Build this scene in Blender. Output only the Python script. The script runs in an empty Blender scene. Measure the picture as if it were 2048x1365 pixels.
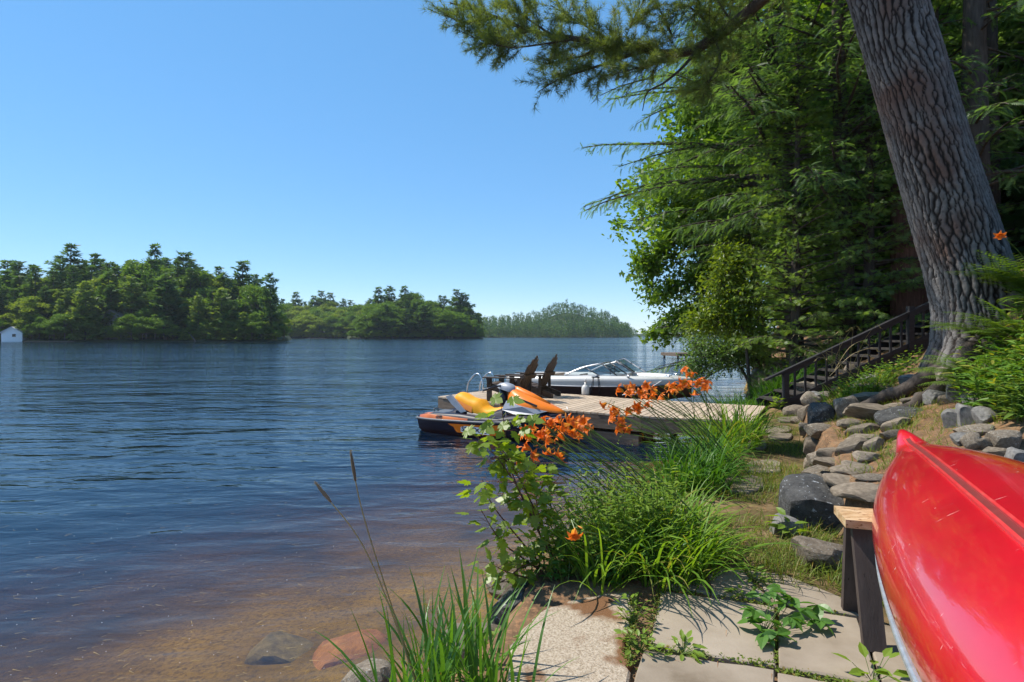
import bpy, bmesh, math
import numpy as np
from mathutils import Vector, Matrix

# ------------------------------------------------------------------ camera, world, sun, exposure
SC = bpy.context.scene
COL = SC.collection
F_PX, CX, HOR, CAMH = 1138.0, 1024.0, 672.0, 1.9      # photograph: focal length in pixels, centre column, horizon row, eye height above the lake
cam_data = bpy.data.cameras.new('camera')
cam = bpy.data.objects.new('camera', cam_data)
COL.objects.link(cam)
cam.location = (0, 0, CAMH)
cam.rotation_euler = (math.radians(90), 0, 0)
cam_data.sensor_width = 36.0
cam_data.lens = 36.0 * F_PX / 2048.0
cam_data.shift_y = -(682.5 - HOR) / 2048.0
cam_data.clip_start = 0.05
cam_data.clip_end = 6000
SC.camera = cam

SUN_AZ, SUN_EL = math.radians(-68), math.radians(55)
world = bpy.data.worlds.new('World')
SC.world = world
world.use_nodes = True
wn = world.node_tree.nodes
wl = world.node_tree.links
wn.clear()
sky = wn.new('ShaderNodeTexSky')
sky.sky_type = 'NISHITA'
sky.sun_disc = False
sky.sun_elevation = SUN_EL
sky.sun_rotation = SUN_AZ
sky.air_density = 0.7
sky.dust_density = 0.0
sky.ozone_density = 7.0
bg = wn.new('ShaderNodeBackground')
bg.inputs['Strength'].default_value = 0.15
wo = wn.new('ShaderNodeOutputWorld')
sky_hs = wn.new('ShaderNodeHueSaturation')           # the photograph's vivid summer blue, over the whole sky alike
sky_hs.inputs['Saturation'].default_value = 1.65
sky_gm = wn.new('ShaderNodeGamma')                     # and its soft, even brightness from zenith to horizon
sky_gm.inputs['Gamma'].default_value = 0.45
wl.new(sky.outputs[0], sky_gm.inputs['Color'])
wl.new(sky_gm.outputs[0], sky_hs.inputs['Color'])
wl.new(sky_hs.outputs[0], bg.inputs[0])
wl.new(bg.outputs[0], wo.inputs[0])
sun_data = bpy.data.lights.new('sun', 'SUN')
sun_data.energy = 2.1
sun_data.angle = math.radians(0.53)
sun_data.color = (1.0, 0.94, 0.84)
sun = bpy.data.objects.new('sun', sun_data)
COL.objects.link(sun)
sd = Vector((math.sin(SUN_AZ) * math.cos(SUN_EL), math.cos(SUN_AZ) * math.cos(SUN_EL), math.sin(SUN_EL)))
sun.rotation_euler = (-sd).to_track_quat('-Z', 'Y').to_euler()
sun.location = (-30, 30, 60)
SC.view_settings.view_transform = 'Standard'
SC.view_settings.look = 'None'
SC.view_settings.exposure = 1.70
SC.view_settings.gamma = 1.0
SC.view_settings.use_curve_mapping = False
SC.render.engine = 'CYCLES'
SC.cycles.max_bounces = 8
SC.cycles.transparent_max_bounces = 16
SC.cycles.volume_bounces = 0
SC.cycles.use_denoising = True

# ------------------------------------------------------------------ helpers
rng = np.random.default_rng(11)
SHADE = np.random.default_rng(12)
TONE_SCALE = [1.2]
PI = math.pi


def at(px, py, y):
    """World point at depth y that the photograph shows at pixel (px, py)."""
    return np.array([(px - CX) * y / F_PX, y, CAMH - (py - HOR) * y / F_PX])


def on(px, py, z):
    """World point on the level z that the photograph shows at pixel (px, py)."""
    y = (CAMH - z) * F_PX / (py - HOR)
    return np.array([(px - CX) * y / F_PX, y, z])


def nrm(v):
    v = np.asarray(v, float)
    n = np.linalg.norm(v, axis=-1, keepdims=True)
    return v / np.where(n < 1e-9, 1, n)


def ss(x, a, b):
    t = np.clip((np.asarray(x, float) - a) / (b - a), 0, 1)
    return t * t * (3 - 2 * t)


class MB:
    """Collects vertices and faces and links them as one mesh object."""

    def __init__(self):
        self.v, self.f3, self.f4, self.a, self.n, self.ng = [], [], [], [], 0, []

    def add(self, v, f, attr=None):
        v = np.asarray(v, float).reshape(-1, 3)
        if len(v) == 0:
            return self
        f = np.asarray(f, int)
        if f.size:
            (self.f3 if f.shape[1] == 3 else self.f4).append(f + self.n)
        self.v.append(v)
        self.a.append(np.zeros(len(v)) if attr is None else np.asarray(attr, float))
        self.n += len(v)
        return self

    def ngon(self, idx):
        self.ng.append([i for i in idx])

    def box(self, c, size, R=None):
        sx, sy, sz = np.asarray(size, float) / 2
        v = np.array([[x, y, z] for z in (-sz, sz) for y in (-sy, sy) for x in (-sx, sx)])
        if R is not None:
            v = v @ np.asarray(R).T
        f = [[0, 2, 3, 1], [4, 5, 7, 6], [0, 1, 5, 4], [2, 6, 7, 3], [0, 4, 6, 2], [1, 3, 7, 5]]
        return self.add(v + np.asarray(c, float), f)

    def beam(self, a, b, w, h, up=(0, 0, 1)):
        a, b = np.asarray(a, float), np.asarray(b, float)
        d = nrm(b - a)
        s = np.cross(d, np.asarray(up, float))
        s = nrm(s) if np.linalg.norm(s) > 1e-6 else np.array([1.0, 0, 0])
        u = np.cross(s, d)
        return self.box((a + b) / 2, (np.linalg.norm(b - a), w, h), np.stack([d, s, u], 1))

    def tube(self, pts, rad, sides=6, cap=True):
        pts = np.asarray(pts, float)
        n = len(pts)
        rad = np.broadcast_to(np.asarray(rad, float), (n,))
        t = nrm(np.gradient(pts, axis=0))
        ref = np.array([0, 0, 1.0]) if abs(t[0][2]) < 0.9 else np.array([1.0, 0, 0])
        s = nrm(np.cross(t[0], ref))
        V = []
        ang = np.linspace(0, 2 * PI, sides, endpoint=False)
        for i in range(n):
            s = nrm(s - t[i] * (s @ t[i]))
            b = np.cross(t[i], s)
            V.append(pts[i] + rad[i] * (np.cos(ang)[:, None] * s + np.sin(ang)[:, None] * b))
        V = np.concatenate(V)
        i, j = np.meshgrid(np.arange(n - 1), np.arange(sides), indexing='ij')
        j2 = (j + 1) % sides
        F = np.stack([i * sides + j, i * sides + j2, (i + 1) * sides + j2, (i + 1) * sides + j], -1).reshape(-1, 4)
        base = self.n
        self.add(V, F, np.repeat(np.linspace(0, 1, n), sides))
        if cap:
            self.ng.append([base + k for k in range(sides)][::-1])
            self.ng.append([base + (n - 1) * sides + k for k in range(sides)])
        return self

    def loft(self, secs, closed=False, cap=False):
        secs = np.asarray(secs, float)
        n, m = secs.shape[:2]
        i, j = np.meshgrid(np.arange(n - 1), np.arange(m if closed else m - 1), indexing='ij')
        j2 = (j + 1) % m
        F = np.stack([i * m + j, i * m + j2, (i + 1) * m + j2, (i + 1) * m + j], -1).reshape(-1, 4)
        base = self.n
        self.add(secs.reshape(-1, 3), F)
        if cap:
            self.ng.append([base + k for k in range(m)][::-1])
            self.ng.append([base + (n - 1) * m + k for k in range(m)])
        return self

    def prism(self, poly, z0, z1, bevel=0.0):
        """Extruded polygon (counter-clockwise seen from above); z0/z1 may be arrays."""
        poly = np.asarray(poly, float)
        n = len(poly)
        c = poly.mean(0)
        d = poly - c
        k = 1 - bevel / np.maximum(np.linalg.norm(d, axis=1, keepdims=True), 1e-6)
        z0, z1 = np.broadcast_to(z0, (n,)), np.broadcast_to(z1, (n,))
        rings = [np.column_stack([poly, z0]), np.column_stack([poly, z1 - bevel * 0.8])]
        if bevel > 0:
            rings.append(np.column_stack([c + d * k, z1]))
        base = self.n
        self.loft(np.array(rings), closed=True)
        m = len(rings) - 1
        self.ng.append([base + m * n + q for q in range(n)])
        self.ng.append([base + q for q in range(n)][::-1])
        return self

    def mesh(self, name, mat=None, smooth=False, origin=None, attr=False, auto=None):
        me = bpy.data.meshes.new(name)
        V = np.concatenate(self.v) if self.v else np.zeros((0, 3))
        if origin is not None:
            V = V - np.asarray(origin, float)
        f3 = np.concatenate(self.f3) if self.f3 else np.zeros((0, 3), int)
        f4 = np.concatenate(self.f4) if self.f4 else np.zeros((0, 4), int)
        ngl = [len(g) for g in self.ng]
        loops = np.concatenate([f3.ravel(), f4.ravel(), np.array([q for g in self.ng for q in g], int)]).astype(np.int32)
        tot = np.concatenate([np.full(len(f3), 3), np.full(len(f4), 4), np.array(ngl, int)]).astype(np.int32)
        start = np.concatenate([[0], np.cumsum(tot)[:-1]]).astype(np.int32) if len(tot) else tot
        me.vertices.add(len(V))
        me.vertices.foreach_set('co', V.astype(np.float32).ravel())
        me.loops.add(len(loops))
        me.loops.foreach_set('vertex_index', loops)
        me.polygons.add(len(tot))
        me.polygons.foreach_set('loop_start', start)
        me.polygons.foreach_set('loop_total', tot)
        me.polygons.foreach_set('use_smooth', np.full(len(tot), bool(smooth)))
        if attr:
            at_ = me.attributes.new('t', 'FLOAT', 'POINT')
            at_.data.foreach_set('value', np.concatenate(self.a).astype(np.float32))
        me.update(calc_edges=True)
        me.validate()
        if mat is not None:
            me.materials.append(mat)
        return me


def put(name, me, parent=None, loc=None, rot=None, scale=None, label=None, cat=None, group=None, kind=None):
    o = bpy.data.objects.new(name, me)
    COL.objects.link(o)
    if parent is not None:
        o.parent = parent
    if loc is not None:
        o.location = [float(q) for q in loc]
    if rot is not None:
        o.rotation_euler = [float(q) for q in rot]
    if scale is not None:
        o.scale = (scale,) * 3 if np.isscalar(scale) else scale
    if label:
        o['label'] = label
    if cat:
        o['category'] = cat
    if group:
        o['group'] = group
    if kind:
        o['kind'] = kind
    return o


def thing(name, label, cat, loc=(0, 0, 0), rz=0.0, group=None):
    o = put(name, None, None, loc, (0, 0, rz), None, label, cat, group)
    o.empty_display_size = 0.2
    return o


def part(name, mb, mat, parent, smooth=False, world=False, attr=False, label=None, kind=None):
    """A mesh part; with world=True the vertices are given in world axes and the parent has no rotation."""
    org = np.array(parent_origin(parent)) if world and parent is not None else None
    return put(name, mb.mesh(name, mat, smooth, org, attr), parent, label=label, kind=kind)


def parent_origin(p):
    v = Vector((0, 0, 0))
    while p is not None:
        v = v + p.location
        p = p.parent
    return v


def dirmat(d, roll=None, up=(0, 0, 1.0)):
    """Rotation matrices whose X axis is d (N,3), Z as near to up as possible, rolled about X."""
    d = nrm(np.atleast_2d(d))
    upv = np.broadcast_to(np.asarray(up, float), d.shape)
    y = np.cross(upv, d)
    bad = np.linalg.norm(y, axis=1) < 1e-4
    y[bad] = np.array([0, 1.0, 0])
    y = nrm(y)
    z = np.cross(d, y)
    if roll is not None:
        c, s = np.cos(roll)[:, None], np.sin(roll)[:, None]
        y, z = y * c + z * s, z * c - y * s
    return np.stack([d, y, z], 2)


def scatter(mb, T, F, P, R, S, attr=None):
    """Copies of template T (n,3), faces F, at P (N,3) turned by R (N,3,3) and scaled by S (N,)."""
    P = np.atleast_2d(P)
    N, n = len(P), len(T)
    if N == 0:
        return
    S = np.broadcast_to(np.asarray(S, float), (N,))
    V = np.einsum('nij,kj->nki', R, T) * S[:, None, None] + P[:, None, :]
    FF = (np.asarray(F)[None] + (np.arange(N) * n)[:, None, None]).reshape(-1, np.asarray(F).shape[1])
    if attr is None:
        tone = 0.55 * SHADE.random(N) + 0.45 * vnoise(P[:, 0] * 1.1 + P[:, 2] * 0.6, P[:, 1] * 1.1 + P[:, 2] * 0.8, 3, TONE_SCALE[0])
        mb.add(V.reshape(-1, 3), FF, np.repeat(tone, n))
    else:
        mb.add(V.reshape(-1, 3), FF, np.tile(attr, N))


def bez(pts, n):
    """Smooth curve through points (Catmull-Rom)."""
    p = np.asarray(pts, float)
    p = np.vstack([2 * p[0] - p[1], p, 2 * p[-1] - p[-2]])
    out = []
    m = len(p) - 3
    for t in np.linspace(0, m - 1e-6, n):
        i = int(t)
        u = t - i
        a, b, c, d = p[i:i + 4]
        out.append(0.5 * (2 * b + (c - a) * u + (2 * a - 5 * b + 4 * c - d) * u * u + (3 * b - a - 3 * c + d) * u ** 3))
    return np.array(out)


def vnoise(x, y, seed=0, scale=1.0):
    """Smooth value noise in the plane, 0..1."""
    x, y = np.asarray(x) * scale, np.asarray(y) * scale
    xi, yi = np.floor(x).astype(int), np.floor(y).astype(int)
    u, v = x - xi, y - yi
    u, v = u * u * (3 - 2 * u), v * v * (3 - 2 * v)

    def h(a, b):
        q = np.sin(a * 127.1 + b * 311.7 + seed * 74.7) * 43758.5453
        return q - np.floor(q)
    return (h(xi, yi) * (1 - u) + h(xi + 1, yi) * u) * (1 - v) + (h(xi, yi + 1) * (1 - u) + h(xi + 1, yi + 1) * u) * v


# ------------------------------------------------------------------ materials
def new_mat(name):
    m = bpy.data.materials.new(name)
    m.use_nodes = True
    n, l = m.node_tree.nodes, m.node_tree.links
    n.clear()
    out = n.new('ShaderNodeOutputMaterial')
    return m, n, l, out


def coord(n, l, scale=(1, 1, 1), kind='Object'):
    tc = n.new('ShaderNodeTexCoord')
    mp = n.new('ShaderNodeMapping')
    mp.inputs['Scale'].default_value = scale
    l.new(tc.outputs[kind], mp.inputs[0])
    return mp.outputs[0]


def noise(n, l, vec, scale, detail=4, rough=0.55, dist=0.0):
    t = n.new('ShaderNodeTexNoise')
    t.inputs['Scale'].default_value = scale
    t.inputs['Detail'].default_value = detail
    t.inputs['Roughness'].default_value = rough
    t.inputs['Distortion'].default_value = dist
    l.new(vec, t.inputs['Vector'])
    return t.outputs['Fac']


def ramp(n, l, fac, stops):
    r = n.new('ShaderNodeValToRGB')
    e = r.color_ramp.elements
    while len(e) < len(stops):
        e.new(0.5)
    for q, (p, c) in zip(e, stops):
        q.position = p
        q.color = (*c, 1) if len(c) == 3 else c
    l.new(fac, r.inputs[0])
    return r.outputs[0]


def mixc(n, l, fac, a, b, mode='MIX'):
    m = n.new('ShaderNodeMix')
    m.data_type = 'RGBA'
    m.blend_type = mode
    for s, v in ((m.inputs[0], fac), (m.inputs[6], a), (m.inputs[7], b)):
        if isinstance(v, (int, float)):
            s.default_value = v
        elif isinstance(v, tuple):
            s.default_value = (*v, 1) if len(v) == 3 else v
        else:
            l.new(v, s)
    return m.outputs[2]


def math_(n, l, op, a, b=None):
    m = n.new('ShaderNodeMath')
    m.operation = op
    for s, v in ((m.inputs[0], a), (m.inputs[1], b)):
        if v is None:
            continue
        if isinstance(v, (int, float)):
            s.default_value = v
        else:
            l.new(v, s)
    return m.outputs[0]


def bump(n, l, h, strength=0.3, dist=0.01):
    b = n.new('ShaderNodeBump')
    b.inputs['Strength'].default_value = strength
    b.inputs['Distance'].default_value = dist
    l.new(h, b.inputs['Height'])
    return b.outputs[0]


def surf(name, stops, scale=4.0, rough=0.7, detail=5, stretch=(1, 1, 1), bump_s=0.3, bump_d=0.01, bump_scale=None, spec=0.4,
         metal=0.0, coat=0.0, speck=None, obj_var=0.0, dist=0.0, kind='Object'):
    """Principled material: noise-driven colour ramp, optional second speckle layer, bump, and a slight shift per object."""
    m, n, l, out = new_mat(name)
    vec = coord(n, l, stretch, kind)
    f = noise(n, l, vec, scale, detail, 0.6, dist)
    col = ramp(n, l, f, stops)
    if speck:
        sc_, lo, hi, c2 = speck
        f2 = noise(n, l, vec, sc_, 3, 0.6)
        k = ramp(n, l, f2, [(lo, (0, 0, 0)), (hi, (1, 1, 1))])
        col = mixc(n, l, k, col, c2)
    if obj_var:
        oi = n.new('ShaderNodeObjectInfo')
        v = math_(n, l, 'MULTIPLY_ADD', oi.outputs['Random'], obj_var)
        v.node.inputs[2].default_value = 1 - obj_var / 2
        hs = n.new('ShaderNodeHueSaturation')
        l.new(v, hs.inputs['Value'])
        l.new(col, hs.inputs['Color'])
        col = hs.outputs[0]
    p = n.new('ShaderNodeBsdfPrincipled')
    l.new(col, p.inputs['Base Color'])
    p.inputs['Roughness'].default_value = rough
    p.inputs['Metallic'].default_value = metal
    p.inputs['Specular IOR Level'].default_value = spec
    p.inputs['Coat Weight'].default_value = coat
    p.inputs['Coat Roughness'].default_value = 0.05
    if bump_s:
        h = noise(n, l, vec, bump_scale or scale * 5, 6, 0.65)
        l.new(bump(n, l, h, bump_s, bump_d), p.inputs['Normal'])
    l.new(p.outputs[0], out.inputs[0])
    return m


def leafmat(name, c1, c2, trans=0.4, tcol=None, gloss=0.06, c3=None, along=None, rough=0.4, tone=False):
    """Leaf: each leaf (mesh island) gets its own shade between c1, c2 (and rarely c3); part of the light passes through."""
    m, n, l, out = new_mat(name)
    g = n.new('ShaderNodeNewGeometry')
    r = g.outputs['Random Per Island']
    if tone:
        a_ = n.new('ShaderNodeAttribute')
        a_.attribute_name = 't'
        r = a_.outputs['Fac']
    st = [(0.0, c1), (0.85, c2)] + ([(0.93, c3)] if c3 else [])
    if along:
        a = n.new('ShaderNodeAttribute')
        a.attribute_name = 't'
        col = ramp(n, l, a.outputs['Fac'], along)
        v = math_(n, l, 'MULTIPLY_ADD', r, 0.5)
        v.node.inputs[2].default_value = 0.75
        hs = n.new('ShaderNodeHueSaturation')
        l.new(v, hs.inputs['Value'])
        l.new(col, hs.inputs['Color'])
        col = hs.outputs[0]
    else:
        col = ramp(n, l, r, st)
    d = n.new('ShaderNodeBsdfDiffuse')
    l.new(col, d.inputs[0])
    t = n.new('ShaderNodeBsdfTranslucent')
    tc = mixc(n, l, 1.0, col, tcol or (1.5, 1.5, 0.5), 'MULTIPLY')
    l.new(tc, t.inputs[0])
    ms = n.new('ShaderNodeMixShader')
    ms.inputs[0].default_value = trans
    l.new(d.outputs[0], ms.inputs[1])
    l.new(t.outputs[0], ms.inputs[2])
    gl = n.new('ShaderNodeBsdfGlossy')
    gl.inputs['Roughness'].default_value = rough
    ms2 = n.new('ShaderNodeMixShader')
    ms2.inputs[0].default_value = gloss * 0.4
    l.new(ms.outputs[0], ms2.inputs[1])
    l.new(gl.outputs[0], ms2.inputs[2])
    l.new(ms2.outputs[0], out.inputs[0])
    return m


def plain(name, c, rough=0.5, metal=0.0, spec=0.5, coat=0.0, var=0.12, bump_s=0.05):
    a = tuple(q * (1 - var) for q in c)
    b = tuple(min(1, q * (1 + var)) for q in c)
    return surf(name, [(0.3, a), (0.7, b)], 9.0, rough, 4, bump_s=bump_s, bump_d=0.004, spec=spec, metal=metal, coat=coat)


M = {}
M['ground'] = None
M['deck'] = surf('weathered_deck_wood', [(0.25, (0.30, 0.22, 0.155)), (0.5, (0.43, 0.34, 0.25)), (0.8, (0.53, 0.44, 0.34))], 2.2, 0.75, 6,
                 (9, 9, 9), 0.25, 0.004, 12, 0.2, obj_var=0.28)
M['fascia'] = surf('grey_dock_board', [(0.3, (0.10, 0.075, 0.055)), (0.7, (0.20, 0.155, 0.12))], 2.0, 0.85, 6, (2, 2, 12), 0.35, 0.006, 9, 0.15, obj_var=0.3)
M['chairwood'] = surf('dark_chair_wood', [(0.3, (0.035, 0.022, 0.015)), (0.55, (0.085, 0.055, 0.034)), (0.8, (0.19, 0.13, 0.08))], 3.0, 0.6, 6,
                      (3, 12, 3), 0.25, 0.003, 14, 0.3, obj_var=0.35)
M['railwood'] = surf('dark_stained_rail', [(0.3, (0.020, 0.020, 0.022)), (0.7, (0.036, 0.034, 0.036))], 3.0, 0.6, 5, (2, 2, 8), 0.2, 0.003, 12, 0.2)
M['tread'] = surf('grey_stair_tread', [(0.3, (0.03, 0.027, 0.025)), (0.7, (0.06, 0.052, 0.047))], 3.0, 0.8, 5, (8, 2, 2), 0.2, 0.003, 12, 0.2)
M['benchtop'] = surf('chipped_tan_plank', [(0.25, (0.20, 0.11, 0.05)), (0.45, (0.40, 0.26, 0.13)), (0.7, (0.55, 0.42, 0.26))], 7.0, 0.8, 7, (1, 3, 3), 0.5,
                     0.004, 30, 0.2, speck=(24, 0.58, 0.66, (0.16, 0.075, 0.03)))
M['benchleg'] = surf('dark_weathered_post', [(0.3, (0.045, 0.032, 0.028)), (0.7, (0.085, 0.062, 0.054))], 2.5, 0.7, 6, (6, 6, 1), 0.35, 0.004, 14, 0.3,
                     speck=(16, 0.66, 0.72, (0.02, 0.014, 0.012)))
M['stone'] = surf('grey_fieldstone', [(0.25, (0.085, 0.068, 0.050)), (0.5, (0.175, 0.142, 0.105)), (0.8, (0.30, 0.255, 0.195))], 5.0, 0.85, 8, bump_s=0.6,
                  bump_d=0.02, bump_scale=14, spec=0.25, speck=(11, 0.60, 0.70, (0.36, 0.36, 0.34)), obj_var=0.5)
M['bluestone'] = surf('blue_grey_stone', [(0.3, (0.085, 0.08, 0.075)), (0.7, (0.215, 0.205, 0.19))], 4.0, 0.8, 8, bump_s=0.5, bump_d=0.015, bump_scale=15,
                      spec=0.3, obj_var=0.4)
M['darkstone'] = surf('dark_lichen_boulder', [(0.3, (0.034, 0.033, 0.032)), (0.6, (0.080, 0.078, 0.074)), (0.8, (0.14, 0.135, 0.125))], 4.0, 0.85, 8, bump_s=0.7,
                      bump_d=0.03, bump_scale=11, spec=0.25, speck=(9, 0.63, 0.69, (0.36, 0.38, 0.40)))
M['slab'] = surf('tan_flagstone', [(0.3, (0.12, 0.095, 0.070)), (0.55, (0.21, 0.17, 0.125)), (0.8, (0.31, 0.26, 0.20))], 5.0, 0.85, 8, bump_s=0.5, bump_d=0.012,
                  bump_scale=18, spec=0.2, obj_var=0.4)
M['brownstone'] = surf('brown_lake_boulder', [(0.3, (0.25, 0.105, 0.05)), (0.7, (0.50, 0.24, 0.12))], 3.0, 0.7, 7, bump_s=0.4, bump_d=0.02, bump_scale=10)
M['paver'] = surf('pale_concrete_paver', [(0.28, (0.15, 0.115, 0.078)), (0.42, (0.24, 0.195, 0.145)), (0.58, (0.295, 0.245, 0.188)), (0.75, (0.345, 0.295, 0.235))], 2.2, 0.85, 9, bump_s=0.35,
                  bump_d=0.003, bump_scale=70, spec=0.2, speck=(60, 0.66, 0.72, (0.26, 0.21, 0.17)), obj_var=0.12)
M['alu'] = surf('scuffed_aluminium', [(0.3, (0.45, 0.46, 0.47)), (0.7, (0.7, 0.7, 0.7))], 20, 0.35, 5, (1, 1, 1), 0.15, 0.002, 60, metal=0.75)
M['steel'] = plain('polished_steel_tube', (0.65, 0.66, 0.68), 0.22, 0.9)
M['white'] = plain('white_gelcoat', (0.60, 0.585, 0.55), 0.22, 0, 0.5, 0.4, 0.03, 0.0)
M['maroon'] = plain('dark_brown_gelcoat', (0.070, 0.036, 0.028), 0.4, 0, 0.3, 0.0)
M['tanvinyl'] = plain('tan_vinyl', (0.42, 0.35, 0.28), 0.5)
M['black'] = plain('black_plastic', (0.016, 0.017, 0.022), 0.35)
M['navy'] = plain('dark_navy_gelcoat', (0.014, 0.016, 0.030), 0.40, 0, 0.15, 0.0, 0.1, 0.0)
M['rub'] = plain('grey_rubber', (0.10, 0.11, 0.125), 0.55)
M['orange'] = plain('orange_gelcoat', (0.78, 0.19, 0.008), 0.35, 0, 0.35, 0.15, 0.05, 0.0)
M['rust'] = surf('orange_red_fade', [(0.35, (0.20, 0.022, 0.018)), (0.65, (0.60, 0.16, 0.03))], 1.6, 0.3, 2, bump_s=0.0, coat=0.4)
M['yellow'] = plain('yellow_seat_vinyl', (0.80, 0.33, 0.008), 0.55, 0, 0.25, 0.0, 0.06, 0.08)
M['seatside'] = plain('orange_seat_side', (0.72, 0.22, 0.03), 0.5, 0, 0.4, 0, 0.06, 0.08)
M['silver'] = plain('silver_grey_plastic', (0.30, 0.31, 0.34), 0.4, 0.1)
M['letter_white'] = plain('white_lettering', (0.75, 0.75, 0.75), 0.5, var=0.02, bump_s=0)
M['letter_dark'] = plain('dark_lettering', (0.03, 0.02, 0.03), 0.5, var=0.02, bump_s=0)


def glassmat(name, tint, gl=0.12):
    m, n, l, out = new_mat(name)
    t = n.new('ShaderNodeBsdfTransparent')
    t.inputs[0].default_value = (*tint, 1)
    g = n.new('ShaderNodeBsdfGlossy')
    g.inputs['Roughness'].default_value = 0.02
    fr = n.new('ShaderNodeFresnel')
    fr.inputs[0].default_value = 1.45
    ms = n.new('ShaderNodeMixShader')
    l.new(fr.outputs[0], ms.inputs[0])
    l.new(t.outputs[0], ms.inputs[1])
    l.new(g.outputs[0], ms.inputs[2])
    l.new(ms.outputs[0], out.inputs[0])
    return m


M['glass'] = glassmat('tinted_windscreen', (0.72, 0.80, 0.82))
# ------------------------------------------------------------------ terrain
_SH = np.array([(-60, -30), (-20, -9), (-5, -2.6), (0, -1.15), (1, -0.95), (2.5, -0.62), (3.3, -0.22), (4.2, 0.02), (5, 0.65), (6, 1.4), (7.5, 2.3), (9, 3.5), (10, 4.3),
                (12, 5.2), (14, 5.9), (17, 7.0), (20, 8.3), (26, 11), (40, 19), (80, 48), (200, 150), (3000, 2400)], float)


def shore_x(y):
    return np.interp(y, _SH[:, 0], _SH[:, 1])


def path_z(y):
    return 0.33 + 0.014 * np.clip(np.asarray(y, float) - 2.5, 0, 10)


def ground_z(x, y):
    x, y = np.asarray(x, float), np.asarray(y, float)
    d = x - shore_x(y)
    zp = path_z(y)
    w1 = (x - 2.45) * 0.913 - (y - 4.3) * 0.408
    w2 = (x - 2.45) * 0.72 + (y - 4.45) * 0.69
    w = np.minimum(w1, w2)
    wc = np.clip(w, 0, 2.2)
    terr = zp + 0.36 * ss(w, 0.0, 0.14) + 0.20 * wc + 0.10 * wc ** 2 + 1.2 * np.clip(wc - 1.5, 0, 1) ** 2 + 0.65 * np.clip(w - 2.2, 0, 40)
    back = 0.40 + 0.5 * np.clip(x - 5.6 - 0.25 * np.clip(y - 12, 0, 30), 0, 30)
    back = back - 0.22 * ss(y, 12.0, 14.5) * ss(5.6 + 0 * x, 5.5, 5.6)
    terr = terr - 0.035 * ss(-y, -3.50, -3.40) * ss(d, 0.12, 0.3) * (w < 0)
    k = ss(y, 9.0, 10.6)
    land = terr * (1 - k) + back * k
    land = np.minimum(land, 26)
    rough = (vnoise(x, y, 1, 2.3) - 0.5) * 0.05 + (vnoise(x, y, 2, 7.0) - 0.5) * 0.025
    flat = ss(w, -0.05, 0.2)
    rough = rough * (0.25 + 0.75 * np.maximum(flat, k))
    bank = ss(d, -0.10, 0.30)
    bed = -0.09 + 0.125 * np.minimum(d, 0) + 0.05 * (vnoise(x, y, 3, 0.9) - 0.5)
    bed = np.maximum(bed, -2.6 - 0.6 * ss(-d, 20, 60))
    return bed * (1 - bank) + (land + rough) * bank


def hit(px, py):
    """Where the sight line through a pixel of the photograph meets the ground."""
    y = np.linspace(1.5, 40, 4000)
    x, z = (px - CX) * y / F_PX, CAMH - (py - HOR) * y / F_PX
    below = np.nonzero(z <= ground_z(x, y))[0]
    k = below[0] if len(below) else len(y) - 1
    return np.array([x[k], y[k], z[k]])


def axis(segs):
    out = []
    for a, b, s in segs:
        out.append(np.arange(a, b, s))
    out.append([segs[-1][1]])
    return np.concatenate(out)


gx = axis([(-2600, -600, 400), (-600, -100, 50), (-100, -20, 5), (-20, -6, 0.7), (-6, -1.4, 0.16), (-1.4, 7, 0.055), (7, 13, 0.2), (13, 40, 1.2), (40, 200, 10), (200, 2600, 200)])
gy = axis([(-40, -4, 4), (-4, 1.2, 0.5), (1.2, 11, 0.055), (11, 16, 0.16), (16, 40, 0.9), (40, 200, 8), (200, 600, 50), (600, 2600, 250)])
X, Y = np.meshgrid(gx, gy)
Z = ground_z(X, Y)
mb = MB()
nx, ny = len(gx), len(gy)
i, j = np.meshgrid(np.arange(ny - 1), np.arange(nx - 1), indexing='ij')
F = np.stack([i * nx + j, i * nx + j + 1, (i + 1) * nx + j + 1, (i + 1) * nx + j], -1).reshape(-1, 4)
dS = X - shore_x(Y)
W1 = np.minimum((X - 2.45) * 0.913 - (Y - 4.3) * 0.408, (X - 2.45) * 0.72 + (Y - 4.45) * 0.69)
cls = np.where(Z < 0.03, 0.0, np.where((W1 < 0.02) & (Y < 10) & ((Y > 3.95) | (X > 1.5)), 1.0, 0.5))
mb.add(np.stack([X, Y, Z], -1).reshape(-1, 3), F, cls.ravel())

m, n, l, out = new_mat('shore_ground')
vec = coord(n, l)
a = n.new('ShaderNodeAttribute')
a.attribute_name = 't'
n1 = noise(n, l, vec, 3.0, 8, 0.65)
n2 = noise(n, l, vec, 28.0, 5, 0.7)
n3 = noise(n, l, vec, 0.8, 4, 0.6)
bedc = ramp(n, l, n3, [(0.30, (0.12, 0.080, 0.018)), (0.5, (0.30, 0.20, 0.046)), (0.7, (0.45, 0.31, 0.085))])
bedc = mixc(n, l, ramp(n, l, n2, [(0.45, (0, 0, 0)), (0.7, (1, 1, 1))]), bedc, (0.12, 0.08, 0.026))
lit = ramp(n, l, n1, [(0.3, (0.075, 0.048, 0.03)), (0.5, (0.16, 0.10, 0.058)), (0.7, (0.27, 0.18, 0.10))])
lit = mixc(n, l, ramp(n, l, n2, [(0.5, (0, 0, 0)), (0.62, (1, 1, 1))]), lit, (0.27, 0.15, 0.08))
gra = ramp(n, l, n1, [(0.35, (0.055, 0.055, 0.018)), (0.48, (0.115, 0.082, 0.038)), (0.62, (0.20, 0.135, 0.07)), (0.75, (0.28, 0.20, 0.11))])
k1 = ramp(n, l, a.outputs['Fac'], [(0.15, (0, 0, 0)), (0.4, (1, 1, 1))])
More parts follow.
